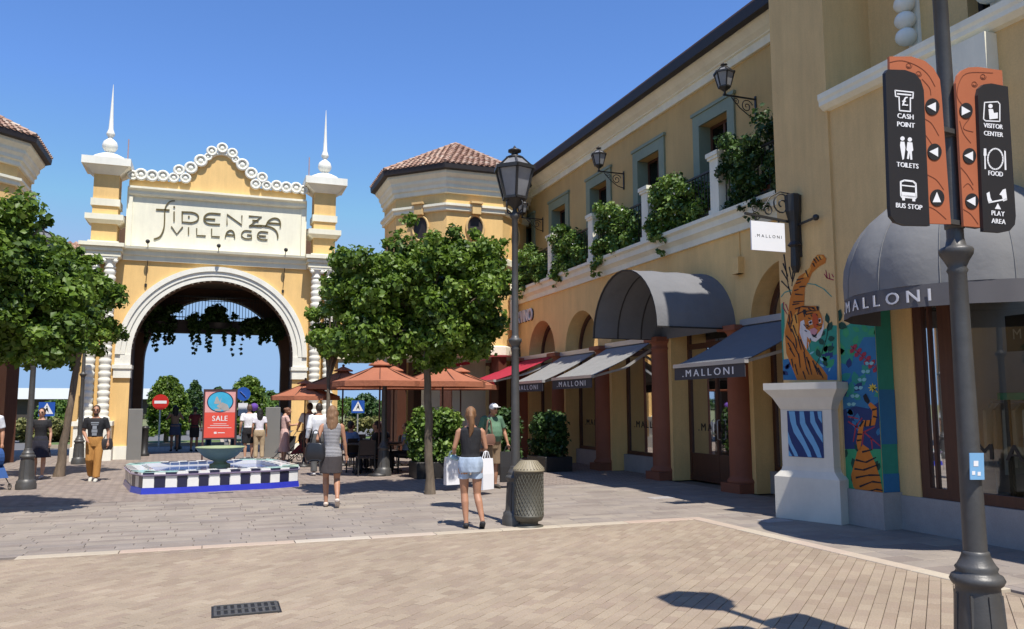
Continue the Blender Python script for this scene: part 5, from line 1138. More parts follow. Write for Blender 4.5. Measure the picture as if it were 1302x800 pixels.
# dry planting bed beyond the left passage
for k, (u0, Y, lab) in enumerate(((82, 45, 'dry yellow-green planting beyond the left passage'), (455, 46, 'dry yellow-green planting beyond the right passage'))):
    p = onY(u0, 515, Y); cs = [(p.x+rg.uniform(-2.2,2.2), Y+rg.uniform(-0.6,0.6), rg.uniform(0.1,0.9)) for _ in range(60)]
    o = add_leaves('ornamental_grass', None, M_dry, cs, [0.3]*60, 4000, 0.16); tag(o, lab, 'planting', kind='stuff')

# ------------------------------------------------------------------ street lamps
def lamp_post():
    t = proto('street_lamp', 'x', 'street lamp', 'tall iron street lamps in the square'); z = 0
    mb = MB()
    mb.lathe((0,0,0), [(0.195,0),(0.195,0.10),(0.18,0.13),(0.18,0.17),(0.155,0.19),(0.145,0.22),(0.138,0.40),(0.122,0.60),(0.12,0.625),(0.138,0.64),(0.15,0.665),(0.138,0.69),(0.12,0.70),(0.11,0.715),(0.118,0.735),(0.105,0.75),(0.088,0.78),(0.076,0.81),(0.076,0.825),(0.067,0.83)], 28)
    for k in range(8):
        a = k*math.pi/4; mb.beam((0.143*math.cos(a),0.143*math.sin(a),0.2),(0.122*math.cos(a),0.122*math.sin(a),0.59),0.016,0.02)
    mb.build('base', M_lamp, t)
    mb = MB(); mb.lathe((0,0,0), [(0.066,0.82),(0.062,1.4),(0.055,2.2),(0.052,2.5),(0.062,2.52),(0.052,2.54),(0.07,2.58),(0.095,2.62),(0.10,2.645),(0.092,2.66),(0.06,2.675),(0.05,2.72),(0.047,3.5),(0.044,4.45),(0.06,4.47),(0.075,4.5),(0.06,4.53),(0.04,4.56)], 20); mb.build('pole', M_lamp, t)
    mb = MB(); gb = MB(); lantern(mb, gb, (0,0,4.54), 1.02, 0.60, 6, 0.3)
    for k in range(4):
        a = k*math.pi/2+0.4; mb.tube([(0.05*math.cos(a),0.05*math.sin(a),4.52),(0.16*math.cos(a),0.16*math.sin(a),4.58),(0.17*math.cos(a),0.17*math.sin(a),4.68),(0.12*math.cos(a),0.12*math.sin(a),4.75)], 0.012, 5)
    f = mb.build('lantern_frame', M_iron, t); gb.build('glass', M_lglass, f)
    mb = MB(); mb.lathe((0,0,4.78), [(0.03,0),(0.045,0.02),(0.05,0.12),(0.03,0.2),(0.01,0.22)], 10); mb.build('bulb', mat('frosted_bulb', (0.7,0.68,0.62), 0.4), f)
    return t
L0 = lamp_post()
LS_ = [(4.13, 11.1, 'tall street lamp standing behind the litter bin'), (3.96, 19.85, 'street lamp between the parasols, its lantern hidden in the tree'), (-3.55, 19.4, 'street lamp at far left whose top is lost in the tree'), (-3.65, 27.1, 'street lamp in front of the left column pedestal of the gateway'), (4.30, 3.70, 'near street lamp post at right that carries the direction boards')]
for i, (x_, y_, lab) in enumerate(LS_):
    o = L0 if i == 0 else copy_tree(L0)
    place(o, x_, y_, 0, 0.3*i, lab)

# direction boards on the near post
NP = Vector((4.30, 3.70, 0)); sd = Vector((1, 0.13, 0)).normalized(); sn = Vector((sd.y, -sd.x, 0))
def onS(u, v, d=0.0):
    r = _ray(u, v); c = NP+sn*d; k = (c-CP).dot(sn)/r.dot(sn); return CP+r*k
def board(name, label, pts, m, d0, d1, parent=None, cat=None):
    P = [onS(u, v, d0) for u, v in pts]; mb = MB(); mb.slab(P, sn*(d1-d0)); o = mb.build(name, m, parent)
    return o
def arcpts(cx, cy, rx, ry, a0, a1, n=8): return [(cx+rx*math.cos(math.radians(a0+(a1-a0)*k/n)), cy+ry*math.sin(math.radians(a0+(a1-a0)*k/n))) for k in range(n+1)]
Zs = lambda x, y: (1100+x/3.2, 60+y/3.2)
def disc(parent, x, y, r, m, d, tri=None, name='arrow_disc'):
    c = Zs(x, y); mb = MB(); P = [onS(c[0]+r/3.2*math.cos(a*math.pi/10)*0.92, c[1]+r/3.2*math.sin(a*math.pi/10)*1.1, d) for a in range(20)]; mb.slab(P, sn*0.004); o = mb.build(name, M_black, parent)
    mb = MB(); T = {'l': [(-20,-2),(16,-19),(16,19)], 'r': [(20,2),(-16,-19),(-16,19)], 'u': [(0,-24),(-17,18),(17,18)]}[tri]; mb.poly([onS(*Zs(x+a, y+b), d+0.0055) for a, b in T]); mb.build('arrow', M_signw, o)
def sline(mb, pts, wd, d, close=False):
    pts = pts+[pts[0]] if close else pts
    for a, b in zip(pts, pts[1:]):
        dx, dy = b[0]-a[0], b[1]-a[1]; l = math.hypot(dx, dy) or 1; nx, ny = -dy/l*wd/2, dx/l*wd/2; ex, ey = dx/l*wd*0.3, dy/l*wd*0.3
        mb.poly([onS(*Zs(*q), d) for q in ((a[0]+nx-ex,a[1]+ny-ey),(b[0]+nx+ex,b[1]+ny+ey),(b[0]-nx+ex,b[1]-ny+ey),(a[0]-nx-ex,a[1]-ny-ey))])
def spoly(mb, pts, d): mb.poly([onS(*Zs(*q), d) for q in pts])
def stext(mb, s, x, y, wpx, hpx, d, sl=0.10):     # text centred at x, baseline y (zoom px)
    fn = lambda a, b, dd: onS(*Zs(x-wpx/2+a, y+(a-wpx/2)*sl-b), d+dd)
    text(mb, s, wpx*1.04, hpx*1.12, fn, 0.10, 0.0008, 1.0)
bl = thing('direction_board', 'left direction board with cash point, toilets and bus stop symbols', 'sign', NP[:], group='direction boards on the near lamp post')
br_ = thing('direction_board', 'right direction board with visitor center, food and play area symbols', 'sign', NP[:], group='direction boards on the near lamp post')
lt = [Zs(*p) for p in [(90,42),(180,42),(235,60),(270,90),(295,135),(302,200),(340,722),(110,716),(95,300)]]
o1 = board('back_plate', None, lt, M_orange, 0.075, 0.09, bl)
lt2 = [Zs(*p) for p in [(80,96),(150,98),(190,112),(214,140),(226,180),(250,730),(150,728),(112,715),(92,690),(88,650),(70,110)]]
o2 = board('symbol_plate', None, lt2, M_black, 0.091, 0.112, bl)
rt = [Zs(*p) for p in [(360,150),(368,118),(385,98),(412,86),(450,84),(548,98),(552,160),(560,170),(475,736),(392,730)]]
o3 = board('back_plate', None, rt, M_orange, 0.075, 0.09, br_)
rt2 = [Zs(*p) for p in [(446,200),(452,172),(470,156),(500,152),(568,165),(600,690),(596,725),(575,750),(540,757),(468,752)]]
o4 = board('symbol_plate', None, rt2, M_black, 0.091, 0.112, br_)
for x_, y_, t_ in ((272,243,'l'),(281,427,'l'),(292,613,'u')): disc(o1, x_, y_, 31, M_black, 0.0905, t_)
for x_, y_, t_ in ((409,259,'r'),(423,443,'l'),(433,627,'l')): disc(o3, x_, y_, 29, M_black, 0.0905, t_)
D_ = 0.1135
mb = MB()
sline(mb, [(122,176),(196,184),(194,208),(184,207),(184,262),(140,258),(138,202),(124,200)], 5, D_, True); sline(mb, [(132,190),(186,195)], 6, D_); stext(mb, '£', 162, 238, 22, 34, D_, 0.05)
stext(mb, 'CASH', 163, 291, 62, 18, D_); stext(mb, 'POINT', 165, 325, 68, 18, D_)
for cx, cy in ((152, 372), (182, 376)):
    spoly(mb, [(cx+9*math.cos(a*math.pi/6), cy+9*math.sin(a*math.pi/6)) for a in range(12)], D_)
spoly(mb, [(144,384),(160,385),(164,410),(158,455),(152,459),(146,425),(142,400)], D_); spoly(mb, [(172,386),(192,388),(196,420),(190,425),(192,458),(184,458),(182,430),(178,456),(170,454),(174,425),(168,418)], D_)
stext(mb, 'TOILETS', 171, 490, 84, 18, D_)
sline(mb, [(145,548),(160,542),(195,546),(206,556),(208,610),(146,604)], 7, D_, True); sline(mb, [(148,562),(204,568)], 5, D_); spoly(mb, [(146,588),(208,594),(208,618),(146,612)], D_); spoly(mb, [(150,612),(162,613),(162,624),(151,623)], D_); spoly(mb, [(192,617),(204,618),(204,628),(192,627)], D_)
stext(mb, 'BUS STOP', 177, 657, 102, 18, D_)
mb.build('symbols', M_signw, o2)
mb = MB()
sline(mb, [(486,225),(540,222),(548,232),(548,302),(490,300),(482,292)], 4.5, D_, True); spoly(mb, [(510+9*math.cos(a*math.pi/6), 240+9*math.sin(a*math.pi/6)) for a in range(12)], D_); spoly(mb, [(502,252),(520,252),(524,268),(540,266),(540,290),(506,294)], D_)
stext(mb, 'VISITOR', 520, 330, 74, 17, D_); stext(mb, 'CENTER', 521, 362, 74, 17, D_)
sline(mb, [(530+31*math.cos(a*math.pi/12), 455+42*math.sin(a*math.pi/12)) for a in range(24)], 6, D_, True); spoly(mb, [(483,412),(493,413),(494,440),(490,444),(492,496),(486,496),(485,444),(482,440)], D_); spoly(mb, [(566,420),(572,424),(575,500),(568,500)], D_)
stext(mb, 'FOOD', 530, 524, 56, 18, D_)
spoly(mb, [(540,635),(528,658),(553,660)], D_); sline(mb, [(505,632),(575,618)], 6, D_); spoly(mb, [(494,595),(506,588),(510,612),(518,628),(503,636),(498,620)], D_); spoly(mb, [(560,580),(572,576),(578,622),(562,628),(556,604),(546,600)], D_)
stext(mb, 'PLAY', 540, 686, 50, 18, D_); stext(mb, 'AREA', 542, 718, 54, 18, D_)
mb.build('symbols', M_signw, o4)
mo = mat('sign_scroll_line', (0.16, 0.04, 0.02), 0.6)
for o_, S_ in ((o1, [[(100,62),(150,55),(210,75),(255,110),(285,160)],[(232,130),(262,165),(268,195)],[(238,290),(270,310),(300,360)],[(240,350),(262,380),(300,440)],[(255,520),(290,540),(320,580)],[(262,650),(290,665),(330,700)]]), (o3, [[(400,240),(375,200),(385,140),(420,105),(520,105)],[(385,300),(400,350),(430,390)],[(425,290),(400,330),(440,345)],[(390,490),(415,520),(440,560)],[(400,570),(420,555),(440,580)],[(400,660),(430,680),(460,720)]])):
    mb = MB()
    for s_ in S_: sline(mb, [(p[0], p[1]) for p in curve(s_, 5)], 2.5, 0.0915)
    for cx, cy in ((178,75),(218,108)) if o_ is o1 else ((445,150),(480,120)): sline(mb, [(cx+13*math.cos(a*math.pi/8)*(1-a/40), cy+13*math.sin(a*math.pi/8)*(1-a/40)) for a in range(24)], 2.5, 0.0915)
    mb.build('scroll_relief', mo, o_)
mb = MB()
for z_ in (2.78, 3.36): mb.lathe((NP.x, NP.y, z_), [(0.05,0),(0.058,0.005),(0.058,0.045),(0.05,0.05)], 16); mb.cbox((NP.x+sn.x*0.05, NP.y+sn.y*0.05, z_+0.025), 0.3, 0.03, 0.03, math.atan2(sd.y, sd.x))
mb.build('clamp', M_lamp, bl)
p = onS(1241, 592, 0.078); t = thing('blue_sticker', 'small pale blue notice fixed low on the near lamp post', 'notice', p[:])
mb = MB(); P_ = [onS(u, v, 0.078) for u, v in ((1232,576),(1250,576),(1251,610),(1233,610))]; mb.slab(P_, sn*0.004); o = mb.build('plate', mat('notice_blue', (0.20,0.42,0.68), 0.5), t)
mb = MB()
for a, b, c, d in ((1238,586,1244,593),(1236,599,1240,604),(1243,600,1247,605)): mb.poly([onS(u, v, 0.0835) for u, v in ((a,b),(c,b),(c,d),(a,d))])
mb.build('printed_mark', M_signw, o)

# ------------------------------------------------------------------ litter bin
t = thing('litter_bin', 'round grey-green litter bin with lattice sides and a pale ribbed lid', 'litter bin', (4.24, 10.82, 0)); bx, by = 4.24, 10.86
mb = MB(); mb.lathe((bx,by,0), [(0.205,0.0),(0.205,0.015),(0.13,0.03),(0.13,0.07),(0.185,0.09),(0.213,0.15),(0.213,0.165),(0.205,0.17),(0.205,0.74),(0.213,0.745),(0.213,0.77)], 32); mb.build('body', mat('bin_green', (0.085,0.080,0.062), 0.55, 0.15, 8), t)
mb = MB(); rr_ = 0.2075; n = 26; H0, H1 = 0.175, 0.74
for k in range(n):
    for s_ in (-1, 1):
        P_ = [(bx+rr_*math.cos(2*math.pi*(k+s_*q*0.9)/n), by+rr_*math.sin(2*math.pi*(k+s_*q*0.9)/n), H0+(H1-H0)*q/6) for q in range(7)]; mb.tube(P_, 0.0045, 4)
mb.build('lattice', mat('bin_lattice', (0.12,0.115,0.09), 0.5), t)
mb = MB(); mb.lathe((bx,by,0), [(0.222,0.77),(0.228,0.785),(0.215,0.80),(0.13,0.90),(0.10,0.915),(0.02,0.92)], 32)
for k in range(28): a = 2*math.pi*k/28; mb.beam((bx+0.217*math.cos(a), by+0.217*math.sin(a), 0.803),(bx+0.12*math.cos(a), by+0.12*math.sin(a), 0.908),0.018,0.016)
mb.build('lid', mat('bin_lid', (0.27,0.23,0.155), 0.55, 0.15, 9, bump=0.2), t)
# ------------------------------------------------------------------ fountain
FC = Vector((0.03, 19.15, 0)); fa = rad(9)
floc = lambda a, b, z: (FC.x+a*math.cos(fa)-b*math.sin(fa), FC.y+a*math.sin(fa)+b*math.cos(fa), z)
ft = thing('fountain', 'low black-and-white tiled fountain with a green stone bowl in the middle', 'fountain', FC[:])
def fplan(k=0.0):   # plan outline shrunk by k
    one = [(-1.50,-1.50),(-0.90,-1.64),(0.90,-1.64)]; out = []
    for q in range(4):
        c, s_ = math.cos(q*math.pi/2), math.sin(q*math.pi/2)
        for a, b in one:
            out.append((a*c-b*s_, a*s_+b*c))
    res = []
    for a, b in out: l = math.hypot(a, b); res.append((a*(1-k/l), b*(1-k/l)))
    return res
def fring(mb, k0, k1, z0, z1):
    A, B = fplan(k0), fplan(k1); n = len(A)
    vs = [floc(a, b, z0) for a, b in A]+[floc(a, b, z1) for a, b in B]; mb.add(vs, [(i,(i+1)%n,n+(i+1)%n,n+i) for i in range(n)])
mb = MB(); fring(mb, 0.01, 0.01, 0, 0.41); fring(mb, 0.01, 0.42, 0.41, 0.41); fring(mb, 0.42, 0.42, 0.41, 0.18); mb.poly([floc(a, b, 0.18) for a, b in fplan(0.42)]); mb.build('basin', M_wtile, ft)
mb = MB(); fring(mb, -0.04, -0.02, 0.0, 0.115); fring(mb, -0.02, 0.02, 0.115, 0.118); mb.build('base_band', M_blue, ft)
mb = MB(); fring(mb, 0.01, -0.04, 0.335, 0.35); fring(mb, -0.04, -0.05, 0.35, 0.372); fring(mb, -0.05, 0.01, 0.372, 0.374); mb.build('lilac_moulding', M_lilac, ft)
mb = MB(); mb.poly([floc(a, b, 0.33) for a, b in fplan(0.43)]); mb.build('water', mat('fountain_water', (0.02,0.07,0.28), 0.08, 0.1, 3, bump=0.25, bscale=9, coat=0.3), ft)
pl_ = fplan(0.0); n_ = len(pl_); cnt = 0
def ftile(p, q, t0, t1, z0, z1, m, out, top=False, k=0.0):
    a = Vector(p).lerp(Vector(q), t0+0.004); b = Vector(p).lerp(Vector(q), t1-0.004); d = (Vector(q)-Vector(p)).normalized(); nn = Vector((d.y, -d.x)); mb = MB()
    if not top: P_ = [floc(a.x, a.y, z0), floc(b.x, b.y, z0), floc(b.x, b.y, z1), floc(a.x, a.y, z1)]; e = Vector(floc(nn.x*out, nn.y*out, 0))-FC; mb.slab(P_, e)
    else:
        i0, i1 = -nn*k, -nn*(k+top); P_ = [floc(*(a+i0), z1), floc(*(b+i0), z1), floc(*(b+i1), z1), floc(*(a+i1), z1)]; mb.slab(P_, (0,0,0.006))
    return mb.build('tile', m, ft)
par = 0
for i in range(n_):
    p, q = pl_[i], pl_[(i+1)%n_]; L_ = math.dist(p, q); m_ = {True: 9, False: 3}[L_ > 1.5]
    if L_ < 0.4: m_ = 1
    for k in range(m_):
        dark = (par % 2 == 1); par += 1
        ftile(p, q, k/m_, (k+1)/m_, 0.12, 0.333, M_navy if dark else M_wtile, 0.006)
        ftile(p, q, k/m_, (k+1)/m_, 0.376, 0.41, M_wtile if dark else M_navy, 0.03)
        if L_ > 1.5: ftile(p, q, k/m_, (k+1)/m_, 0, 0.412, M_wtile if dark else M_navy, 0, 0.13, -0.02); ftile(p, q, k/m_, (k+1)/m_, 0, 0.413, M_navy if dark else M_wtile, 0, 0.10, 0.3)
        else: ftile(p, q, k/m_, (k+1)/m_, 0, 0.412, M_teal, 0, 0.34, -0.02)
mb = MB(); mb.lathe((0.20,19.3,0.3), [(0.22,0),(0.22,0.12),(0.15,0.14),(0.13,0.18),(0.18,0.20),(0.34,0.28),(0.46,0.40),(0.51,0.47),(0.53,0.485),(0.51,0.50),(0.48,0.49),(0.40,0.42),(0.2,0.36),(0.02,0.35)], 32); mb.build('bowl', M_bowl, ft)

# ------------------------------------------------------------------ parasols and cafe
def parasol(n_side=8, R=1.15, zt=2.72, ze=2.28):
    t = proto('parasol', 'x', 'parasol', 'terracotta parasols of the cafe')
    A = [2*math.pi*(k+0.5)/n_side for k in range(n_side)]; P = lambda r, a, z: (r*math.cos(a), r*math.sin(a), z)
    mb = MB(); m_ = 5
    for k in range(n_side):
        a, b = A[k], A[(k+1)%n_side]
        for j in range(m_):
            f0, f1 = j/m_, (j+1)/m_; z0 = zt-(zt-ze)*f0-0.04*math.sin(math.pi*f0); z1 = zt-(zt-ze)*f1-0.04*math.sin(math.pi*f1); r0 = 0.04+(R-0.04)*f0; r1 = 0.04+(R-0.04)*f1
            mb.quad(P(r0,a,z0), P(r1,a,z1), P(r1,b,z1), P(r0,b,z0))
        mb.quad(P(R,a,ze), P(R,b,ze), P(R*1.005,b,ze-0.13), P(R*1.005,a,ze-0.13))
    mb.build('canopy', M_umb, t)
    mb = MB()
    for k in range(n_side): a, b = A[k], A[(k+1)%n_side]; mb.quad(P(0.03,a,zt+0.09), P(0.28,a,zt-0.02), P(0.28,b,zt-0.02), P(0.03,b,zt+0.09)); mb.quad(P(0.28,a,zt-0.02), P(0.28,b,zt-0.02), P(0.285,b,zt-0.05), P(0.285,a,zt-0.05))
    mb.build('vent', M_umb, t)
    for k in range(n_side): mb = MB(); a = A[k]; mb.beam(P(0.03,a,zt-0.03), P(R-0.02,a,ze-0.01), 0.02); mb.build('rib', M_wood, t)
    mb = MB(); mb.tube([(0,0,0),(0,0,zt+0.1)], 0.024, 8); mb.ball((0,0,zt+0.12), 0.04); mb.build('pole', M_wood, t)
    mb = MB(); mb.lathe((0,0,0), [(0.28,0),(0.28,0.05),(0.06,0.09),(0.04,0.3)], 16); mb.build('base', M_iron, t)
    return t
P0 = parasol()
for i, (x_, y_, sc_, lab) in enumerate(((2.45, 23.6, 0.86, 'terracotta parasol nearest the arch, above the standing group'), (3.85, 19.9, 1.0, 'large terracotta parasol left of the tree trunk'), (5.50, 20.1, 1.0, 'terracotta parasol right of the tree trunk, above the big shrub'), (4.85, 23.0, 1.0, 'terracotta parasol in the second row, seen between the two front ones'), (3.5, 23.6, 1.0, 'terracotta parasol in the second row, half hidden behind the left front one'), (6.9, 23.2, 1.0, 'terracotta parasol in the second row beside the red awning'))):
    o = P0 if i == 0 else copy_tree(P0); place(o, x_, y_, 0, 0.2*i, lab, sc_)
def cafe_table():
    t = proto('cafe_table', 'x', 'table', 'round cafe tables'); mb = MB(); mb.lathe((0,0,0.72), [(0.36,0),(0.37,0.01),(0.37,0.03),(0.36,0.035)], 24); mb.build('table_top', M_iron, t)
    mb = MB(); mb.tube([(0,0,0.02),(0,0,0.72)], 0.03, 8); mb.build('column', M_iron, t)
    for k in range(3): a = k*2.094; mb = MB(); mb.beam((0,0,0.08),(0.3*math.cos(a),0.3*math.sin(a),0.02),0.035); mb.build('foot', M_iron, t)
    return t
def cafe_chair():
    t = proto('cafe_chair', 'x', 'chair', 'dark cafe chairs'); m_ = mat('dark_wicker', (0.05,0.035,0.03), 0.7, 0.2, 20, bump=0.3)
    mb = MB(); mb.bbox(-0.21,0.21,-0.21,0.21,0.42,0.46,0.012); mb.build('seat', m_, t)
    mb = MB(); mb.slab([(-0.2,-0.2,0.5),(0.2,-0.2,0.5),(0.2,-0.27,0.86),(-0.2,-0.27,0.86)], (0,0.025,0)); mb.build('backrest', m_, t)
    for a, b in ((-.19,-.19),(.19,-.19),(-.19,.19),(.19,.19)): mb = MB(); mb.beam((a*1.08,b*1.08,0),(a,b,0.43),0.028); mb.build('leg', M_iron, t)
    for a in (-.19,.19): mb = MB(); mb.beam((a,-0.2,0.43),(a,-0.25,0.84),0.028); mb.build('back_post', M_iron, t)
    return t
T0 = cafe_table()
for i, (x_, y_, lab) in enumerate(((3.55, 20.7, 'dark round table just left of the lamp post base'), (4.35, 20.9, 'dark round table behind the lamp post'), (4.3, 23.2, 'dark round table further back under the parasols'), (5.4, 22.6, 'dark round table behind the big shrub'))):
    o = T0 if i == 0 else copy_tree(T0); place(o, x_, y_, 0, 0, lab)
Ch = cafe_chair(); CHS = [(3.38,21.28,0.3,'chair of the man in blue beside the round table'),(3.95,20.72,1.6,'chair between the two front tables'),(4.2,21.5,3.3,'chair beyond the table behind the lamp post'),(4.72,20.75,1.4,'chair next to the big shrub'),(3.55,20.05,0.0,'empty chair in front of the leftmost table'),(4.75,22.8,1.2,'chair deep under the parasols on the right'),(4.0,23.7,3.0,'chair at the far table'),(3.9,22.9,-1.2,'chair left of the far table')]
for i, (x_, y_, a_, lab) in enumerate(CHS):
    o = Ch if i == 0 else copy_tree(Ch); place(o, x_, y_, 0, a_, lab)

# ------------------------------------------------------------------ sale poster stand, grey panels, traffic signs, bollards
t = thing('poster_stand', 'framed coral sale poster with a blue oval picture on a stand behind the fountain', 'poster stand', (0.2, 24, 0)); Yp = 24.0
Q = lambda x, y: (lambda p: (p.x, p.z))(onY(180+x/7.233, 480+y/7.233, Yp))
def qp(mb, pts, d): mb.poly([(Q(*p)[0], Yp-d, Q(*p)[1]) for p in pts])
a, b = Q(572,108), Q(868,565); X0, Z1 = a; X1, Z0 = b
mb = MB(); mb.box(X0, X0+0.045, Yp-0.04, Yp+0.04, 0.05, Z1); mb.box(X1-0.045, X1, Yp-0.04, Yp+0.04, 0.05, Z1); mb.box(X0+0.045, X1-0.045, Yp-0.038, Yp+0.038, Z1-0.045, Z1); mb.box(X0+0.045, X1-0.045, Yp-0.038, Yp+0.038, Z0, Z0+0.04)
for x_ in (X0, X1-0.05): mb.box(x_-0.01, x_+0.06, Yp-0.28, Yp+0.28, 0, 0.05)
mb.build('frame', mat('frame_brown', (0.06,0.03,0.03), 0.5), t)
mb = MB(); mb.box(X0+0.045, X1-0.045, Yp-0.02, Yp+0.02, Z0+0.04, Z1-0.045); po = mb.build('poster', mat('poster_coral', (0.72,0.085,0.055), 0.5, 0.03), t)
zm = Q(600,322)[1]; mb = MB(); mb.box(X0+0.05, X1-0.05, Yp-0.0225, Yp-0.0205, zm, Z1-0.05); mb.build('pink_ground', mat('poster_pink', (0.72,0.36,0.34), 0.5), po)
oc = Q(724,224); rx, rz = Q(842,224)[0]-oc[0], oc[1]-Q(724,318)[1]
ov = lambda k, d: [(oc[0]+rx*k*math.cos(q*math.pi/16), Yp-d, oc[1]+rz*k*math.sin(q*math.pi/16)) for q in range(32)]
mb = MB(); mb.poly(ov(1.03, 0.024)); mb.build('oval_border', M_navy, po); mb = MB(); mb.poly(ov(0.95, 0.0255)); mb.build('oval_sky', mat('poster_cyan', (0.05,0.40,0.62), 0.5), po)
mb = MB(); qp(mb, [(665,240),(688,175),(700,180),(720,225),(735,180),(728,240),(700,245)], 0.027); qp(mb, [(690,262),(740,228),(790,250),(812,300),(760,308),(700,275)], 0.027); qp(mb, [(668,290),(730,285),(732,310),(680,308)], 0.027)
mb.build('figure', mat('poster_grey', (0.38,0.36,0.34), 0.5), po)
mb = MB(); s0 = Q(650,400); s1 = Q(790,360); text(mb, 'SALE', s1[0]-s0[0], s1[1]-s0[1]+0.03, lambda x, y, d: (s0[0]+x, Yp-0.0215-d, s0[1]+y), 0.12, 0.001, 0.004)
for (xa, ya, xb, yb) in ((660,424,780,428),(630,440,800,444),(608,460,826,464),(665,500,690,518),(700,505,765,512)): qp(mb, [(xa,ya),(xb,ya),(xb,yb),(xa,yb)], 0.0215)
mb.build('print', M_letter, po)
m_pan = mat('grey_metal_panel', (0.22,0.215,0.20), 0.5, 0.06, 3, metal=0.2)
for (u0, u1, v0, v1, Y, lab) in ((164,179,520,582,28.6,'plain grey metal panel at the left jamb of the arch'),(338,355,518,577,28.2,'plain grey metal panel near the right jamb of the arch')):
    a, b = onY(u0, v0, Y), onY(u1, v1, Y); mb = MB(); mb.bbox(a.x, b.x, Y-0.05, Y+0.05, 0, a.z, 0.01); mb.box(a.x-0.01, a.x+0.02, Y-0.06, Y+0.06, 0, 0.06)
    t = thing('metal_panel', lab, 'panel', (a.x, Y, 0)); mb.build('sheet', m_pan, t)
def pole_sign(name, label, u, Y, vt, kind):
    p = onY(u, 515, Y); zt = onY(u, vt, Y).z; t = thing(name, label, 'road sign', (p.x, Y, 0)); x_ = p.x
    mb = MB(); mb.tube([(x_,Y,-0.04),(x_,Y,zt)], 0.03, 8); mb.build('pole', M_trim, t); mb = MB(); y_ = Y-0.045
    if kind == 'no_entry':
        P_ = [(x_+0.33*math.cos(q*math.pi/12), y_, zt+0.02+0.33*math.sin(q*math.pi/12)) for q in range(24)]; mb.slab(P_, (0,0.012,0)); o = mb.build('disc', mat('sign_red', (0.55,0.02,0.015), 0.5), t)
        mb = MB(); mb.box(x_-0.24, x_+0.24, y_-0.004, y_-0.002, zt-0.04, zt+0.08); mb.build('bar', M_signw, o)
    elif kind == 'square':
        mb.box(x_-0.29, x_+0.29, y_, y_+0.012, zt-0.29, zt+0.27); o = mb.build('plate', mat('sign_blue', (0.015,0.09,0.42), 0.5), t)
        mb = MB(); mb.poly([(x_-0.24,y_-0.003,zt-0.2),(x_+0.24,y_-0.003,zt-0.2),(x_,y_-0.003,zt+0.24)]); tr_ = mb.build('triangle', M_signw, o)
        mb = MB(); mb.slab([(x_-0.09,y_-0.005,zt-0.16),(x_-0.01,y_-0.005,zt+0.06),(x_+0.03,y_-0.005,zt+0.06),(x_+0.08,y_-0.005,zt-0.16),(x_,y_-0.005,zt-0.05)], (0,-0.002,0)); mb.ball((x_,y_-0.005,zt+0.1),0.025,0.004,0.025,8,5); mb.build('walker', M_blackl, o)
    else:
        P_ = [(x_+0.3*math.cos(q*math.pi/12), y_, zt+0.3*math.sin(q*math.pi/12)) for q in range(24)]; mb.slab(P_, (0,0.012,0)); o = mb.build('disc', mat('sign_blue', (0.015,0.09,0.42), 0.5), t)
        mb = MB(); mb.beam((x_-0.14,y_-0.006,zt+0.12),(x_+0.12,y_-0.006,zt-0.14),0.07,0.004); mb.box(x_-0.2, x_+0.2, y_, y_+0.012, zt-0.95, zt-0.4); mb.build('arrow', M_signw, o)
pole_sign('road_sign', 'red and white no-entry sign beyond the arch', 204, 37.8, 512, 'no_entry')
pole_sign('road_sign', 'round blue arrow sign above a white plate right of the sale poster', 309, 37.8, 501, 'round')
pole_sign('road_sign', 'blue pedestrian crossing sign seen through the left passage', 60, 37.2, 520, 'square')
pole_sign('road_sign', 'blue pedestrian crossing sign seen between the parasols and the gateway', 455, 37.0, 517, 'square')
for k, (u, Y, lab) in enumerate(((184, 30.6, 'black bollard at the left side of the passage'), (226, 34.8, 'black bollard behind the two women in the shade'), (265, 35.5, 'black bollard behind the left of the sale poster'), (297, 34.6, 'black bollard behind the right of the sale poster'))):
    p = onY(u, 560, Y); t = thing('bollard', lab, 'bollard', (p.x, Y, 0), group='black bollards across the passage')
    mb = MB(); mb.lathe((p.x,Y,0), [(0.17,0),(0.17,0.1),(0.12,0.14),(0.11,0.9),(0.13,0.92),(0.13,0.97),(0.05,1.02)], 14); mb.build('post', M_iron, t)
# beyond the gate: lawn islands, kerb, low building
for k, (x0, x1, y0, y1) in enumerate(((-7, 0.4, 38.6, 43), (0.9, 9, 38.8, 44))):
    g_ = sheet('lawn', x0, x1, y0, y1, 0.02, M_grass)
    mb = MB(); mb.box(x0-0.15, x1+0.15, y0-0.15, y0, -0.04, 0.1); mb.box(x0-0.15, x0, y0, y1, -0.04, 0.1); mb.box(x1, x1+0.15, y0, y1, -0.04, 0.1); struct(mb.build('kerb', M_kerb))
p = onY(140, 515, 120); t = thing('far_canopy_building', 'low distant building with white flat roof and dark front beyond the arch', 'building', (p.x, 120, 0))
mb = MB(); mb.box(p.x-16, p.x+7, 119, 130, 2.6, 4.0); mb.build('roof', M_signw, t); mb = MB(); mb.box(p.x-15, p.x+6, 120, 129, 0, 2.6); mb.build('wall', M_room, t)

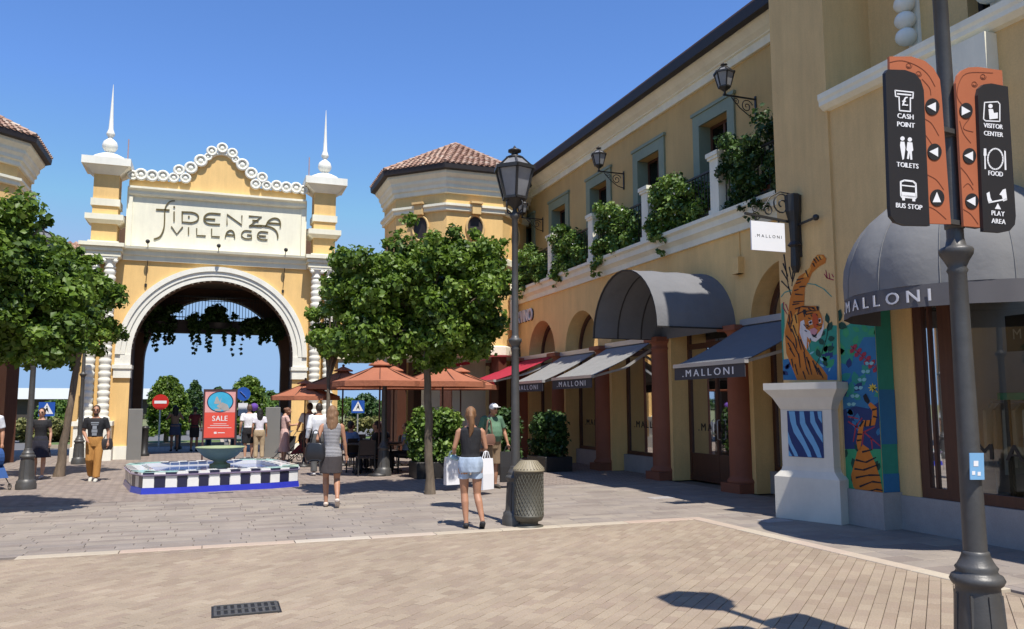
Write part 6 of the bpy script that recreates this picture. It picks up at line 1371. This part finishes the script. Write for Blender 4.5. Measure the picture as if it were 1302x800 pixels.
# ------------------------------------------------------------------ people
REMESH = []
def rm(o, voxel, smooth_it=0):
    m = o.modifiers.new('r', 'REMESH'); m.mode = 'VOXEL'; m.voxel_size = voxel; m.use_smooth_shade = True
    if smooth_it: s = o.modifiers.new('s', 'SMOOTH'); s.iterations = smooth_it; s.factor = 0.5
    REMESH.append(o); return o
SK = {'light': (0.52,0.29,0.19), 'tan': (0.42,0.21,0.125), 'mid': (0.33,0.165,0.10)}
def V(*a): return Vector(a)
def person(label, x, y, rz, h=1.72, sex='m', skin='light', hair=((0.04,0.022,0.012), 'short'), top=None, bottom=None, shoes=(0.03,0.03,0.03), pose=None, group=None, belly=0.0, face=False, z0=0.0, vox=0.013, bare=False):
    """local frame: facing +y, x to the right of the person"""
    t = thing('person', label, 'person', (0,0,0), 0, group); k = h/1.75; f = sex == 'f'
    P = dict(hipz=0.93, lean=0.0, la=None, ra=None, ll=None, rl=None, headturn=0.0, headdown=0.0)
    P.update(pose or {}); hz = P['hipz']; ln = P['lean']; sw = 0.165 if f else 0.195; hw = 0.095 if f else 0.09
    up = lambda z: z-0.93+hz
    chest = V(0, ln*0.7, up(1.28)); neck = V(0, ln, up(1.46)); head = V(0, ln*1.15+0.015+P['headdown']*0.06, up(1.63)-P['headdown']*0.03)
    S_ = {}
    for s, nm in ((-1,'l'),(1,'r')):
        sh = V(s*sw, ln*0.9, up(1.41))
        arm = P[nm+'a'] or (V(s*(sw+0.055), ln*0.8-0.03, up(1.13)), V(s*(sw+0.07), ln*0.8+0.05, up(0.88)))
        leg = P[nm+'l'] or (V(s*0.10, 0.01, 0.49), V(s*0.105, -0.03, 0.075), 0.0)
        S_[nm] = (sh, Vector(arm[0]), Vector(arm[1]), V(s*hw, 0, hz-0.03), Vector(leg[0]), Vector(leg[1]), leg[2] if len(leg) > 2 else 0.0)
    wst, hp = (0.118, 0.168) if f else (0.145+belly*0.4, 0.16+belly*0.3)
    def torso(mb, g=0.0, z_lo=0.80, z_hi=1.50, sleeveless=False):
        R_ = [(0.80,hp*0.92,0.11),(0.88,hp,0.118),(0.95,hp*0.97,0.115+belly*0.5),(1.06,wst,0.092+belly),(1.15,wst*1.04,0.098+belly*0.9),(1.26,sw*0.86,0.112+belly*0.3),(1.34,sw*0.95,0.108),(1.41,sw*0.93,0.088),(1.45,sw*0.55,0.07),(1.48,0.062,0.062),(1.50,0.058,0.06)]
        secs = []
        for (z, rx, ry) in R_:
            if z < z_lo-0.001 or z > z_hi+0.001: continue
            fz = (z-0.93)/0.53; secs.append((0, (ln*max(0,fz)) + (belly*0.5 if 0.95 < z < 1.3 else 0) + (0.012 if f and 1.2 < z < 1.35 else 0), up(z), rx+g, ry+g))
        mb.ell(secs, 20)
    mb = MB(); torso(mb)
    mb.ell([(0, neck.y-0.005, up(1.43), 0.06, 0.062),(0, neck.y+0.005, up(1.50), 0.052, 0.055),(0, head.y-0.01, up(1.57), 0.05, 0.055)], 14)
    mb.ball(head, 0.074, 0.093, 0.112, 16, 12); mb.ball(head+V(0,0.02,-0.055), 0.052, 0.066, 0.06, 12, 8)
    mb.ball(head+V(0,0.098,-0.012), 0.013, 0.017, 0.026, 8, 6)
    for s in (-1, 1): mb.ball(head+V(s*0.076,-0.005,-0.005), 0.011, 0.02, 0.03, 8, 6)
    for s, nm in ((-1,'l'),(1,'r')):
        sh, el, wr, hipj, kn, an, lift = S_[nm]; a = 0.040 if f else 0.048
        mb.tube([sh+V(-s*0.03,0,0.0), sh.lerp(el,0.12), sh.lerp(el,0.5), el, el.lerp(wr,0.3), el.lerp(wr,0.75), wr], [a*1.1,a*1.15,a,a*0.82,a*0.88,a*0.62,a*0.55], 12)
        d = (wr-el).normalized(); fwd = V(0,1,0) if abs(d.y) < 0.8 else V(0,0,1); side = d.cross(fwd).normalized(); pl = fwd
        palm = wr+d*0.05; mb.ell([], 3) if False else None
        mb.tube([wr, wr+d*0.03, wr+d*0.085], [0.024,0.036,0.033], 8, 0.6)
        for q in range(4):
            o_ = pl*(q-1.5)*0.0185; b_ = wr+d*0.08+o_; c_ = side*(-s)*0.012; L_ = [0.062,0.074,0.07,0.055][q]
            mb.tube([b_, b_+d*L_*0.5+c_*0.6, b_+d*L_*0.9+c_*2.2], [0.0105,0.0095,0.0075], 6)
        mb.tube([wr+d*0.025+pl*0.028, wr+d*0.06+pl*0.052, wr+d*0.088+pl*0.055-side*s*0.01], [0.013,0.011,0.008], 6)
        th = 0.088 if f else 0.082
        mb.tube([hipj+V(0,0,0.05), hipj-V(0,0,0.04), hipj.lerp(kn,0.35), hipj.lerp(kn,0.8), kn, kn.lerp(an,0.28)+V(0,-0.012,0), kn.lerp(an,0.6), kn.lerp(an,0.9), an], [th*0.9,th,th*0.88,0.062,0.054,0.056,0.046,0.034,0.034], 12)
        fd = V(0, math.cos(lift), -math.sin(lift)); mb.tube([an+V(0,-0.03,-0.02), an+fd*0.06-V(0,0,0.03), an+fd*0.15-V(0,0,0.045)], [0.034,0.036,0.024], 8)
    body = mb.build('body', mat('skin_'+skin, SK[skin], 0.55, 0.06, 12), t); rm(body, vox)
    # clothes
    if top:
        mb = MB(); torso(mb, 0.014, top.get('lo', 0.88), 1.46); sl_ = top.get('sleeve', 0.55); r_ = 0.062 if f else 0.072
        for s, nm in ((-1,'l'),(1,'r')):
            sh, el, wr = S_[nm][:3]
            if sl_ > 0:
                e = sh.lerp(el, min(1, sl_)); mb.tube([sh+V(-s*0.05,0,0.005), sh, sh.lerp(e,0.5), e], [r_*0.95,r_*1.02,r_*0.98,r_*0.98], 12)
                if sl_ > 1: mb.tube([el, wr.lerp(el,0.1)], [r_*0.9, r_*0.66], 12)
        tm = mat(top['name'], top['col'], 0.85, 0.08, 9, bump=0.8, bscale=11, bdist=0.03, stretch=(1,1,0.45))
        if top.get('stripe') and 'striped' not in tm: add_stripes(tm, 0.024, top['stripe'], 0.5); tm['striped'] = 1
        o = mb.build('shirt' if sl_ > 0 else 'tank_top', tm, t); rm(o, vox, 1)
        if top.get('print'):
            mb = MB(); n = 6
            for (za, zb, w_) in ((1.33,1.36,0.17),(1.29,1.31,0.15),(1.2,1.275,0.09),(1.12,1.19,0.12),(1.05,1.11,0.10)):
                mb.quad(*[(q, 0.118+0.012*(1-abs(zz-1.2)*3)+0.016, up(zz)) for q, zz in ((-w_/2,za),(w_/2,za),(w_/2,zb),(-w_/2,zb))])
            mb.build('shirt_print', mat('shirt_print', (0.25,0.27,0.3), 0.8), o)
    if bottom:
        mb = MB(); kd = bottom['kind']
        if kd in ('trousers', 'shorts'):
            e = bottom.get('len', 1.0); R_ = bottom.get('r', 1.0); g_ = 0.018
            mb.ell([(0,0,hz-0.13,hp*0.9+g_,0.115+g_),(0,0,hz-0.05,hp+g_,0.122+g_),(0,0,hz+0.02,hp*0.99+g_,0.12+g_+belly*0.4),(0,0,hz+0.09,(hp+wst)/2+g_,0.108+g_+belly*0.6)], 20)
            for s, nm in ((-1,'l'),(1,'r')):
                hipj, kn, an = S_[nm][3:6]; pts = [hipj, hipj.lerp(kn,0.45)]; rs = [0.105*R_, 0.10*R_]
                if kd == 'trousers': pts += [kn, kn.lerp(an,0.5), an+V(0,0,0.02)]; rs += [0.085*R_,0.08*R_,0.078*R_]
                else: pts[1] = hipj.lerp(kn, e*0.55); pts += [hipj.lerp(kn, e)]; rs += [0.105*R_*bottom.get('flare',1.0)]
                mb.tube(pts, rs, 14)
        elif kd == 'skirt':
            zl, r1 = bottom['hem'], bottom.get('r', 0.2); mb.ell([(0,0,zl,r1,r1*0.8),(0,0,zl+(hz-zl)*0.5,(r1+hp)/2+0.012,0.14),(0,0,hz-0.02-bottom.get('drop',0),hp+0.02,0.135)]+([] if bottom.get('drop') else [(0,0,hz+0.12,wst+0.022,0.11)]), 22)
        o = mb.build(kd, mat(bottom['name'], bottom['col'], 0.88, 0.1, 7, bump=0.8, bscale=11, bdist=0.03, stretch=(1,1,0.4), fine=bottom.get('fine', 0.0)), t); rm(o, vox, 1)
    for s, nm in ((-1,'l'),(1,'r')):
        an, lift = S_[nm][5], S_[nm][6]; fd = V(0, math.cos(lift), -math.sin(lift)); mb = MB()
        mb.tube([an+V(0,-0.055,-0.035), an+V(0,-0.02,-0.025), an+fd*0.06-V(0,0,0.03), an+fd*0.13-V(0,0,0.042), an+fd*0.19-V(0,0,0.05)], [0.03,0.045,0.045,0.042,0.025], 10, 0.9)
        if not bare: o = mb.build('shoe', mat('shoe_%.2f_%.2f' % (shoes[0], shoes[2]), shoes, 0.7), t); rm(o, 0.012)
    hc, hs = hair; mb = MB()
    mb.ball(head+V(0,-0.018,0.022), 0.083, 0.097, 0.104, 16, 10)
    if hs == 'short': mb.ball(head+V(0,-0.04,-0.01), 0.08, 0.078, 0.085, 14, 8)
    if hs in ('long', 'curly'):
        rgx = random.Random(int(x*10)); mb.ell([(0,head.y-0.05,head.z+0.05,0.085,0.06),(0,head.y-0.055,head.z-0.06,0.1,0.065),(0.005,head.y-0.07,head.z-0.17,0.105,0.06),(0,head.y-0.085,head.z-0.27,0.09,0.045),(0.01,head.y-0.09,head.z-0.33,0.05,0.025)], 16)
        for q in range(26): a_ = rgx.uniform(2.4, 7.0); zz = rgx.uniform(-0.3, 0.03); mb.ball(head+V(0.095*math.cos(a_)*rgx.uniform(.7,1.05), -0.055+0.06*math.sin(a_), zz), 0.025, 0.02, 0.05, 8, 6)
    if hs == 'bun': mb.ball(head+V(0,-0.10,0.06), 0.045); mb.ball(head+V(0,-0.03,-0.02), 0.08, 0.078, 0.08)
    if hs == 'ponytail':
        mb.ball(head+V(0,-0.035,-0.01), 0.08, 0.08, 0.085, 14, 8); mb.tube([head+V(0,-0.10,0.03), head+V(0,-0.14,-0.02), head+V(0.01,-0.135,-0.13), head+V(0.0,-0.12,-0.24), head+V(-0.02,-0.12,-0.33)], [0.03,0.042,0.045,0.036,0.01], 10)
    face_cut = [(v if not (v[1] > head.y+0.055 and v[2] < head.z+0.055) else (v[0], head.y+0.05, v[2])) for v in mb.v]
    mb.v = face_cut
    o = mb.build('hair', mat('hair_%.3f' % hc[0], hc, 0.6, 0.3, 30, bump=0.8, bscale=60, stretch=(1,1,0.2)), t); rm(o, 0.011)
    if face:
        for s in (-1, 1): mb = MB(); mb.ball(head+V(s*0.03,0.088,0.012), 0.012, 0.006, 0.007, 8, 5); mb.build('eye', M_blackl, t)
        mb = MB(); mb.tube([head+V(-0.024,0.084,-0.062), head+V(0,0.09,-0.064), head+V(0.024,0.084,-0.062)], 0.005, 5); mb.build('mouth', mat('lips', (0.30,0.09,0.07), 0.6), t)
        if face == 'beard': mb = MB(); mb.ball(head+V(0,0.036,-0.082), 0.055, 0.055, 0.045, 12, 8); o = mb.build('beard', mat('hair_%.3f' % hc[0], hc, 0.7), t); rm(o, 0.011)
        if face in ('glasses', 'beard'):
            mb = MB()
            for s in (-1, 1): mb.ball(head+V(s*0.032,0.092,0.012), 0.026, 0.008, 0.02, 10, 6); mb.beam(head+V(s*0.058,0.085,0.016), head+V(s*0.08,0.0,0.012), 0.006)
            mb.build('sunglasses', M_blackl, t)
    t.location = (x, y, z0); t.rotation_euler = (0, 0, rz); t.scale = (k, k, k); t['_head'] = list(head); t['_up'] = up(0.93)
    return t
def local(t, p):     # world point of a point given in the person's frame
    c, s = math.cos(t.rotation_euler.z), math.sin(t.rotation_euler.z); k = t.scale[0]; return V(t.location.x+k*(p[0]*c-p[1]*s), t.location.y+k*(p[0]*s+p[1]*c), t.location.z+k*p[2])
def hand_bag(name, label, cat, c, w_, d_, h, rz, m, strap=None, flare=1.0, z_from=None):
    t = thing(name, label, cat, (c[0], c[1], c[2])); M_ = Matrix.Rotation(rz, 3, 'Z')
    vs = []
    if 'leather' in m.name:
        mb = MB(); secs = []
        for z, q in ((0.0,0.72),(h*0.08,0.92),(h*0.35,1.05),(h*0.7,1.0),(h*0.95,0.86),(h,0.8)):
            secs.append((z, q))
        n_ = 18; P_ = []
        for z, q in secs:
            for i_ in range(n_):
                a_ = 2*math.pi*i_/n_; ca, sa = math.cos(a_), math.sin(a_); P_.append(Vector(c)+M_@V(w_/2*q*math.copysign(abs(ca)**0.5, ca), d_/2*q*math.copysign(abs(sa)**0.7, sa), z+0.012*math.sin(a_*3)))
        mb.add(P_, [(i_*n_+j, i_*n_+(j+1)%n_, (i_+1)*n_+(j+1)%n_, (i_+1)*n_+j) for i_ in range(len(secs)-1) for j in range(n_)]+[tuple(range(n_)), tuple(range(len(P_)-n_, len(P_)))], True); mb.build('bag_body', m, t)
    for (z, q) in ((0,1.0),(h*0.5,flare*1.02),(h,flare)):
        for (a, b) in ((-1,-1),(1,-1),(1,1),(-1,1)): vs.append(Vector(c)+M_@V(a*w_/2*q, b*d_/2*(1.0 if z < h else 0.6), z))
    if 'leather' not in m.name: mb = MB(); mb.add(vs, [(0,3,2,1),(8,9,10,11)]+[(4*i+k,4*i+(k+1)%4,4*i+4+(k+1)%4,4*i+4+k) for i in (0,1) for k in range(4)]); mb.build('bag_body', m, t)
    mb = MB(); hl = strap or 0.12
    for b in (-0.25, 0.25): mb.tube([Vector(c)+M_@V(-w_*0.25,b*d_,h), Vector(c)+M_@V(-w_*0.12,b*d_*0.5,h+hl*0.9), Vector(c)+M_@V(0,b*d_*0.3,h+hl), Vector(c)+M_@V(w_*0.12,b*d_*0.5,h+hl*0.9), Vector(c)+M_@V(w_*0.25,b*d_,h)], 0.008, 5)
    mb.build('handle', m, t); return t
tee = lambda n, c, **k: dict(name='cloth_'+n, col=c, **k)
blackish = (0.015, 0.015, 0.018)
# 1 man in black t-shirt
p1 = person('man in a printed black t-shirt and mustard trousers, walking left of the fountain', -2.49, 20.85, rad(178), 1.72, 'm', 'tan', ((0.05,0.025,0.015),'short'), tee('black_tee', blackish, sleeve=0.72, print=True), dict(kind='trousers', name='cloth_mustard', col=(0.42,0.20,0.05), r=1.02), (0.5,0.48,0.42),
    dict(ra=((0.25,-0.02,1.14),(0.15,0.16,0.97)), la=((-0.27,-0.03,1.13),(-0.28,0.05,0.88)), ll=((-0.09,0.08,0.50),(-0.08,0.12,0.075),0.1), rl=((0.09,0.05,0.50),(0.07,-0.16,0.12),0.5)), face='beard')
b = hand_bag('shoulder_bag', 'dark bag hanging at the hip of the man in the black t-shirt', 'bag', local(p1, (-0.25,0.02,0.72)), 0.26, 0.10, 0.24, 0.3, mat('dark_leather', (0.03,0.025,0.025), 0.5), 0.1)
# 2 woman in black
person('woman standing in a black top and dark flared skirt beside the far-left lamp post', -3.80, 22.1, rad(172), 1.66, 'f', 'light', ((0.02,0.012,0.01),'bun'), tee('black_top', blackish, sleeve=0.5), dict(kind='skirt', name='cloth_navy', col=(0.02,0.02,0.035), hem=0.52, r=0.26), (0.5,0.42,0.36), dict(ll=((-0.1,0.03,0.49),(-0.10,0.06,0.075),0.0), la=((-0.22,-0.02,1.13),(-0.24,0.06,0.88))), face='glasses')
# 3 man at the left edge with blue pram
p3 = person('man in a white shirt pushing a blue pushchair, cut by the left frame edge', -4.42, 20.0, rad(-175), 1.80, 'm', 'tan', ((0.03,0.02,0.012),'short'), tee('white_shirt', (0.72,0.73,0.76), sleeve=0.75), dict(kind='trousers', name='cloth_sand', col=(0.38,0.30,0.2)), (0.2,0.15,0.1), None)
def pushchair(label, x, y, rz, m, sc=1.0):
    t = thing('pushchair', label, 'pushchair', (0,0,0))
    mb = MB(); mb.add([(-0.2,-0.25,0.35),(0.2,-0.25,0.35),(0.2,0.25,0.3),(-0.2,0.25,0.3),(-0.22,-0.32,0.85),(0.22,-0.32,0.85),(0.22,0.0,0.55),(-0.22,0.0,0.55)], [(0,1,2,3),(0,1,5,4),(1,2,6,5),(0,3,7,4),(2,3,7,6)]); mb.build('seat', m, t)
    mb = MB(); mb.ell([], 3) if False else None
    n = 8; vs = []
    for i in range(n+1):
        a = math.pi*0.75*i/n; 
        for s in (-0.22, 0.22): vs.append((s, -0.30+0.3*math.sin(a)*0.9, 0.72+0.32*math.cos(a-0.2)))
    mb.add(vs, [(2*i,2*i+1,2*i+3,2*i+2) for i in range(n)]); mb.build('hood', m, t)
    mb = MB()
    for s in (-0.22, 0.22): mb.tube([(s,-0.65,1.0),(s,-0.4,0.7),(s,0.3,0.1)], 0.013, 6); mb.tube([(s,-0.45,0.12),(s,-0.05,0.45)], 0.013, 6)
    mb.tube([(-0.22,-0.65,1.0),(0.22,-0.65,1.0)], 0.016, 6); mb.build('frame', M_iron, t)
    for a, b in ((-0.24,-0.45),(0.24,-0.45),(-0.2,0.32),(0.2,0.32)):
        mb = MB(); r = 0.12 if b < 0 else 0.085; mb.tube([(a, b+(r-0.012)*math.cos(q*math.pi/8), r+(r-0.012)*math.sin(q*math.pi/8)) for q in range(17)], 0.012, 6, cap=False); mb.beam((a,b-r*0.9,r),(a,b+r*0.9,r),0.008); mb.beam((a,b,0.02),(a,b,2*r-0.02),0.008); mb.build('wheel', M_iron, t)
    t.location = (x, y, 0); t.rotation_euler = (0,0,rz); t.scale = (sc,)*3; return t
pushchair('blue pushchair at the left frame edge', -4.12, 19.45, rad(-140), mat('pram_blue', (0.02,0.07,0.22), 0.8), 0.8)
# 4 striped woman
p4 = person('woman from behind in a grey striped top and dark skirt with a black bag', 1.92, 14.09, rad(-10), 1.70, 'f', 'tan', ((0.22,0.12,0.06),'curly'), tee('striped', (0.09,0.085,0.09), sleeve=0, lo=0.80, stripe=(0.45,0.44,0.45)), dict(kind='skirt', name='cloth_dark_grey', col=(0.055,0.045,0.045), hem=0.58, r=0.19, drop=0.03), (0.6,0.5,0.42),
    dict(la=((-0.24,-0.08,1.16),(-0.20,0.08,1.05)), ra=((0.215,0.02,1.13),(0.25,0.06,0.88)), ll=((-0.09,0.10,0.50),(-0.08,0.08,0.075),0.0), rl=((0.10,0.06,0.47),(0.12,-0.17,0.16),0.75)))
hand_bag('black_tote', 'big black shiny tote bag on the arm of the woman in the striped top', 'bag', local(p4, (-0.27,-0.06,0.80)), 0.34, 0.15, 0.29, rad(-18), mat('black_leather', (0.02,0.02,0.024), 0.3), 0.22)
# 5 woman in shorts
p5 = person('woman with a ponytail seen from behind in a black top and pale denim shorts', 3.42, 11.0, rad(-14), 1.68, 'f', 'tan', ((0.20,0.10,0.045),'ponytail'), tee('black_tank', blackish, sleeve=0, lo=0.95), dict(kind='shorts', name='denim', col=(0.36,0.44,0.55), len=0.46, r=0.80, flare=1.08, fine=0.25), (0.015,0.015,0.018),
    dict(la=((-0.235,0.0,1.15),(-0.23,0.24,1.08)), ra=((0.225,0.0,1.14),(0.13,0.22,1.10)), ll=((-0.085,0.05,0.49),(-0.06,-0.02,0.075),0.0), rl=((0.10,0.02,0.48),(0.17,-0.12,0.11),0.45)), vox=0.011)
mb = MB(); q = local(p5, (-0.235,0.25,1.0)); mb.ball(q, 0.06, 0.05, 0.04, 10, 6); mb.ball(q+V(0.03,-0.03,-0.02), 0.045, 0.04, 0.03, 8, 5); tag(mb.build('folded_cloth', mat('pale_blue_cloth', (0.35,0.5,0.55), 0.8)), 'small pale blue cloth held by the woman in denim shorts', 'cloth')
hand_bag('paper_bag', 'white paper shopping bag left of the woman in shorts', 'shopping bag', tuple(onZ(575,624,0)+Vector((0,0,0.12))), 0.32, 0.13, 0.55, 0.2, M_signw, 0.12)
# 6 man with white cap
p6 = person('heavy man in a green polo shirt and white cap carrying shopping bags', 5.45, 16.05, rad(196), 1.76, 'm', 'tan', ((0.12,0.1,0.09),'short'), tee('green_polo', (0.10,0.19,0.12), sleeve=0.75), dict(kind='shorts', name='cloth_khaki', col=(0.22,0.15,0.09), len=1.0, r=1.12), (0.06,0.05,0.04),
    dict(headdown=1.0, ra=((0.31,0.0,1.15),(0.28,0.12,0.88)), la=((-0.31,0.0,1.15),(-0.33,0.1,0.9))), belly=0.085, face='glasses')
h_ = local(p6, Vector(p6['_head'])); t = thing('cap', 'white baseball cap on the man in the green polo', 'cap', h_[:]); mb = MB(); mb.ball(h_+V(0,0.01,0.045), 0.095, 0.108, 0.085, 16, 10); mb.build('crown_cap', M_signw, t)
mb = MB(); fd = (local(p6,(0,1,0))-local(p6,(0,0,0))).normalized(); c_ = h_+V(0,0,0.055)+fd*0.12; mb.ell([(c_.x,c_.y,c_.z-0.012,0.075,0.07),(c_.x,c_.y,c_.z,0.075,0.07)], 14); mb.build('peak', M_signw, t)
hand_bag('paper_bag', 'white paper shopping bag held by the man in the white cap', 'shopping bag', tuple(onZ(618,629,0)+Vector((0,0,0.10))), 0.30, 0.13, 0.58, 0.5, M_signw, 0.14)
hand_bag('paper_bag', 'black shopping bag held by the man in the white cap', 'shopping bag', local(p6, (-0.30,0.16,0.12)), 0.34, 0.12, 0.62, -0.2, mat('bag_black', (0.02,0.018,0.018), 0.6), 0.12)
hand_bag('shoulder_bag', 'brown shoulder bag across the man in the green polo', 'bag', local(p6, (0.22,0.22,0.88)), 0.28, 0.1, 0.22, 0.2, mat('brown_leather', (0.20,0.10,0.07), 0.6), 0.3)
# 7 women under the arch
person('woman with long dark hair and denim skirt standing in the arch shade', -1.30, 33.3, rad(10), 1.72, 'f', 'mid', ((0.01,0.008,0.008),'long'), tee('tan_top', (0.25,0.17,0.12), sleeve=0), dict(kind='skirt', name='denim_dark', col=(0.05,0.07,0.14), hem=0.62, r=0.2), blackish, dict(ra=((0.3,0.05,1.2),(0.22,0.2,1.42)), la=((-0.3,0.05,1.2),(-0.2,0.2,1.4))), vox=0.018)
person('woman in a dark red top and black skirt standing in the shade of the arch', -0.60, 32.9, rad(-15), 1.66, 'f', 'mid', ((0.01,0.008,0.008),'bun'), tee('dark_red', (0.13,0.02,0.025), sleeve=0.4), dict(kind='skirt', name='cloth_black', col=blackish, hem=0.55, r=0.18), blackish, dict(la=((-0.25,0.05,1.15),(-0.15,0.25,1.2))), vox=0.018)
# 8-10 right of the poster
p8 = person('man in a white t-shirt and black shorts seen from behind, next to the sale poster', 1.12, 27.4, rad(5), 1.74, 'm', 'light', ((0.10,0.06,0.04),'short'), tee('white_tee', (0.78,0.78,0.8), sleeve=0.7), dict(kind='shorts', name='cloth_black', col=blackish, len=0.95, r=1.05), (0.3,0.3,0.3), vox=0.018)
h_ = local(p8, (0.16,0.14,1.66)); mb = MB(); mb.ball(h_, 0.13, 0.12, 0.13); tag(mb.build('purple_cap', mat('purple', (0.12,0.05,0.3), 0.8)), 'purple sun hat beside the head of the man in the white t-shirt', 'hat')
person('woman in a white top and khaki trousers walking towards the arch', 1.42, 27.0, rad(0), 1.62, 'f', 'tan', ((0.012,0.01,0.01),'long'), tee('white_top', (0.72,0.70,0.76), sleeve=0.6), dict(kind='trousers', name='cloth_khaki2', col=(0.42,0.32,0.2), r=0.95), (0.5,0.45,0.4), vox=0.018)
person('distant person in white with a pale cap near the right grey panel', 2.35, 33.0, rad(160), 1.70, 'm', 'light', ((0.6,0.58,0.55),'short'), tee('white_tee', (0.78,0.78,0.8), sleeve=0.7), dict(kind='trousers', name='cloth_grey', col=(0.1,0.1,0.1)), vox=0.02)
# 11 group in front of the right pier
person('woman in a pale pink dress looking down at her phone', 2.05, 25.2, rad(-78), 1.68, 'f', 'light', ((0.16,0.07,0.035),'bun'), tee('pale_pink', (0.62,0.42,0.38), sleeve=0.6), dict(kind='skirt', name='cloth_pink', col=(0.60,0.40,0.36), hem=0.35, r=0.22), (0.4,0.3,0.25), dict(la=((-0.22,0.1,1.16),(-0.08,0.33,1.17)), ra=((0.22,0.1,1.16),(0.08,0.33,1.17)), headdown=1.2), vox=0.016)
pushchair('dark pushchair standing beside the woman in pale pink', 2.1, 25.9, rad(120), mat('pram_grey', (0.06,0.06,0.065), 0.8), 0.9)
pushchair('dark red pushchair between the woman in pink and the man in the pale t-shirt', 2.4, 24.5, rad(70), mat('pram_red', (0.15,0.015,0.025), 0.8), 0.95)
person('man in a pale grey t-shirt and black shorts standing behind the red pushchair', 2.62, 23.9, rad(20), 1.78, 'm', 'tan', ((0.035,0.02,0.012),'short'), tee('grey_tee', (0.60,0.63,0.70), sleeve=0.7), dict(kind='shorts', name='cloth_black', col=blackish, len=0.95, r=1.05), (0.35,0.2,0.12), dict(la=((-0.27,0.08,1.14),(-0.22,0.28,1.02))), vox=0.016)
person('man in a white shirt half hidden by the woman in the striped top', 2.47, 20.5, rad(10), 1.76, 'm', 'tan', ((0.03,0.018,0.012),'short'), tee('white_shirt', (0.72,0.73,0.76), sleeve=1.5), dict(kind='trousers', name='cloth_grey', col=(0.1,0.1,0.1)), (0.7,0.7,0.7), vox=0.014)
# 12 seated guests
sit = dict(hipz=0.50, ll=((-0.12,0.42,0.48),(-0.12,0.40,0.075),0.0), rl=((0.12,0.42,0.48),(0.12,0.44,0.075),0.0), la=((-0.25,0.1,0.74),(-0.15,0.36,0.74)), ra=((0.25,0.1,0.74),(0.15,0.36,0.74)))
person('man in a blue shirt seated at the leftmost cafe table', 3.38, 21.28, rad(-60), 1.72, 'm', 'tan', ((0.02,0.013,0.01),'short'), tee('mid_blue', (0.10,0.17,0.32), sleeve=0.7), dict(kind='trousers', name='cloth_darkblue', col=(0.03,0.035,0.06)), blackish, sit, vox=0.016)
person('guest in black with dark hair seated behind the lamp post', 4.2, 21.5, rad(170), 1.70, 'f', 'tan', ((0.015,0.01,0.01),'long'), tee('black_top', blackish, sleeve=0.5), dict(kind='trousers', name='cloth_black', col=blackish), blackish, sit, vox=0.016)
person('guest in pale blue seated beside the big shrub', 4.72, 20.75, rad(80), 1.66, 'f', 'light', ((0.05,0.03,0.02),'bun'), tee('pale_blue', (0.25,0.35,0.5), sleeve=0.5), dict(kind='trousers', name='cloth_black', col=blackish), blackish, sit, vox=0.016)
person('guest in black seated between the two front tables', 3.95, 20.72, rad(75), 1.72, 'm', 'tan', ((0.015,0.01,0.01),'short'), tee('black_tee2', blackish, sleeve=0.6), dict(kind='trousers', name='cloth_black', col=blackish), blackish, sit, vox=0.016)
# shop mannequins
def mannequin(label, x, y, rz, z0, col):
    o = person(label, x, y, rz, 1.75, 'f', 'light', ((0.6,0.57,0.52),'short'), tee('mq_%.2f' % col[0], col, sleeve=0.4), dict(kind='skirt', name='mqs_%.2f' % col[0], col=tuple(c*0.8 for c in col), hem=0.45, r=0.2), (0.5,0.48,0.45), z0=z0, vox=0.02); o['category'] = 'mannequin'; o.name = 'mannequin'; return o
mannequin('dressed mannequin behind the glass under the barrel awning', 11.1, 15.6, rad(90), 0.03, (0.45,0.42,0.36))
mannequin('dark dressed mannequin behind the glass right of the lamp post', 9.9, 5.9, rad(90), 0.46, (0.06,0.06,0.07))
mannequin('black dressed mannequin behind the glass next to the barrel awning door', 11.2, 14.3, rad(80), 0.03, (0.04,0.04,0.045))
mannequin('beige dressed mannequin in the window under the farther pale awning', 11.0, 21.2, rad(90), 0.42, (0.40,0.33,0.24))
mannequin('pale dressed mannequin in the window beyond the second column', 11.0, 18.3, rad(90), 0.42, (0.5,0.47,0.42))
# bake the clothes and bodies
bpy.context.view_layer.update(); dg = bpy.context.evaluated_depsgraph_get()
for o in REMESH:
    me = bpy.data.meshes.new_from_object(o.evaluated_get(dg)); old = o.data; m_ = old.materials[0]; o.modifiers.clear(); o.data = me; me.name = old.name
    me.materials.clear(); me.materials.append(m_); me.polygons.foreach_set('use_smooth', [True]*len(me.polygons)); bpy.data.meshes.remove(old)
for o in bpy.data.objects:
    for k in ('_head', '_up'):
        if k in o: del o[k]
# the nearest beige blocks, one object each
for bx_, by_, v_, z_ in LATE_BRICKS:
    o = bpy.data.objects.new('brick', protos[v_]); o.location = (bx_, by_, z_); o.rotation_euler = (0, 0, BA); o.parent = base; COL.objects.link(o)
S.render.image_settings.file_format = 'PNG'
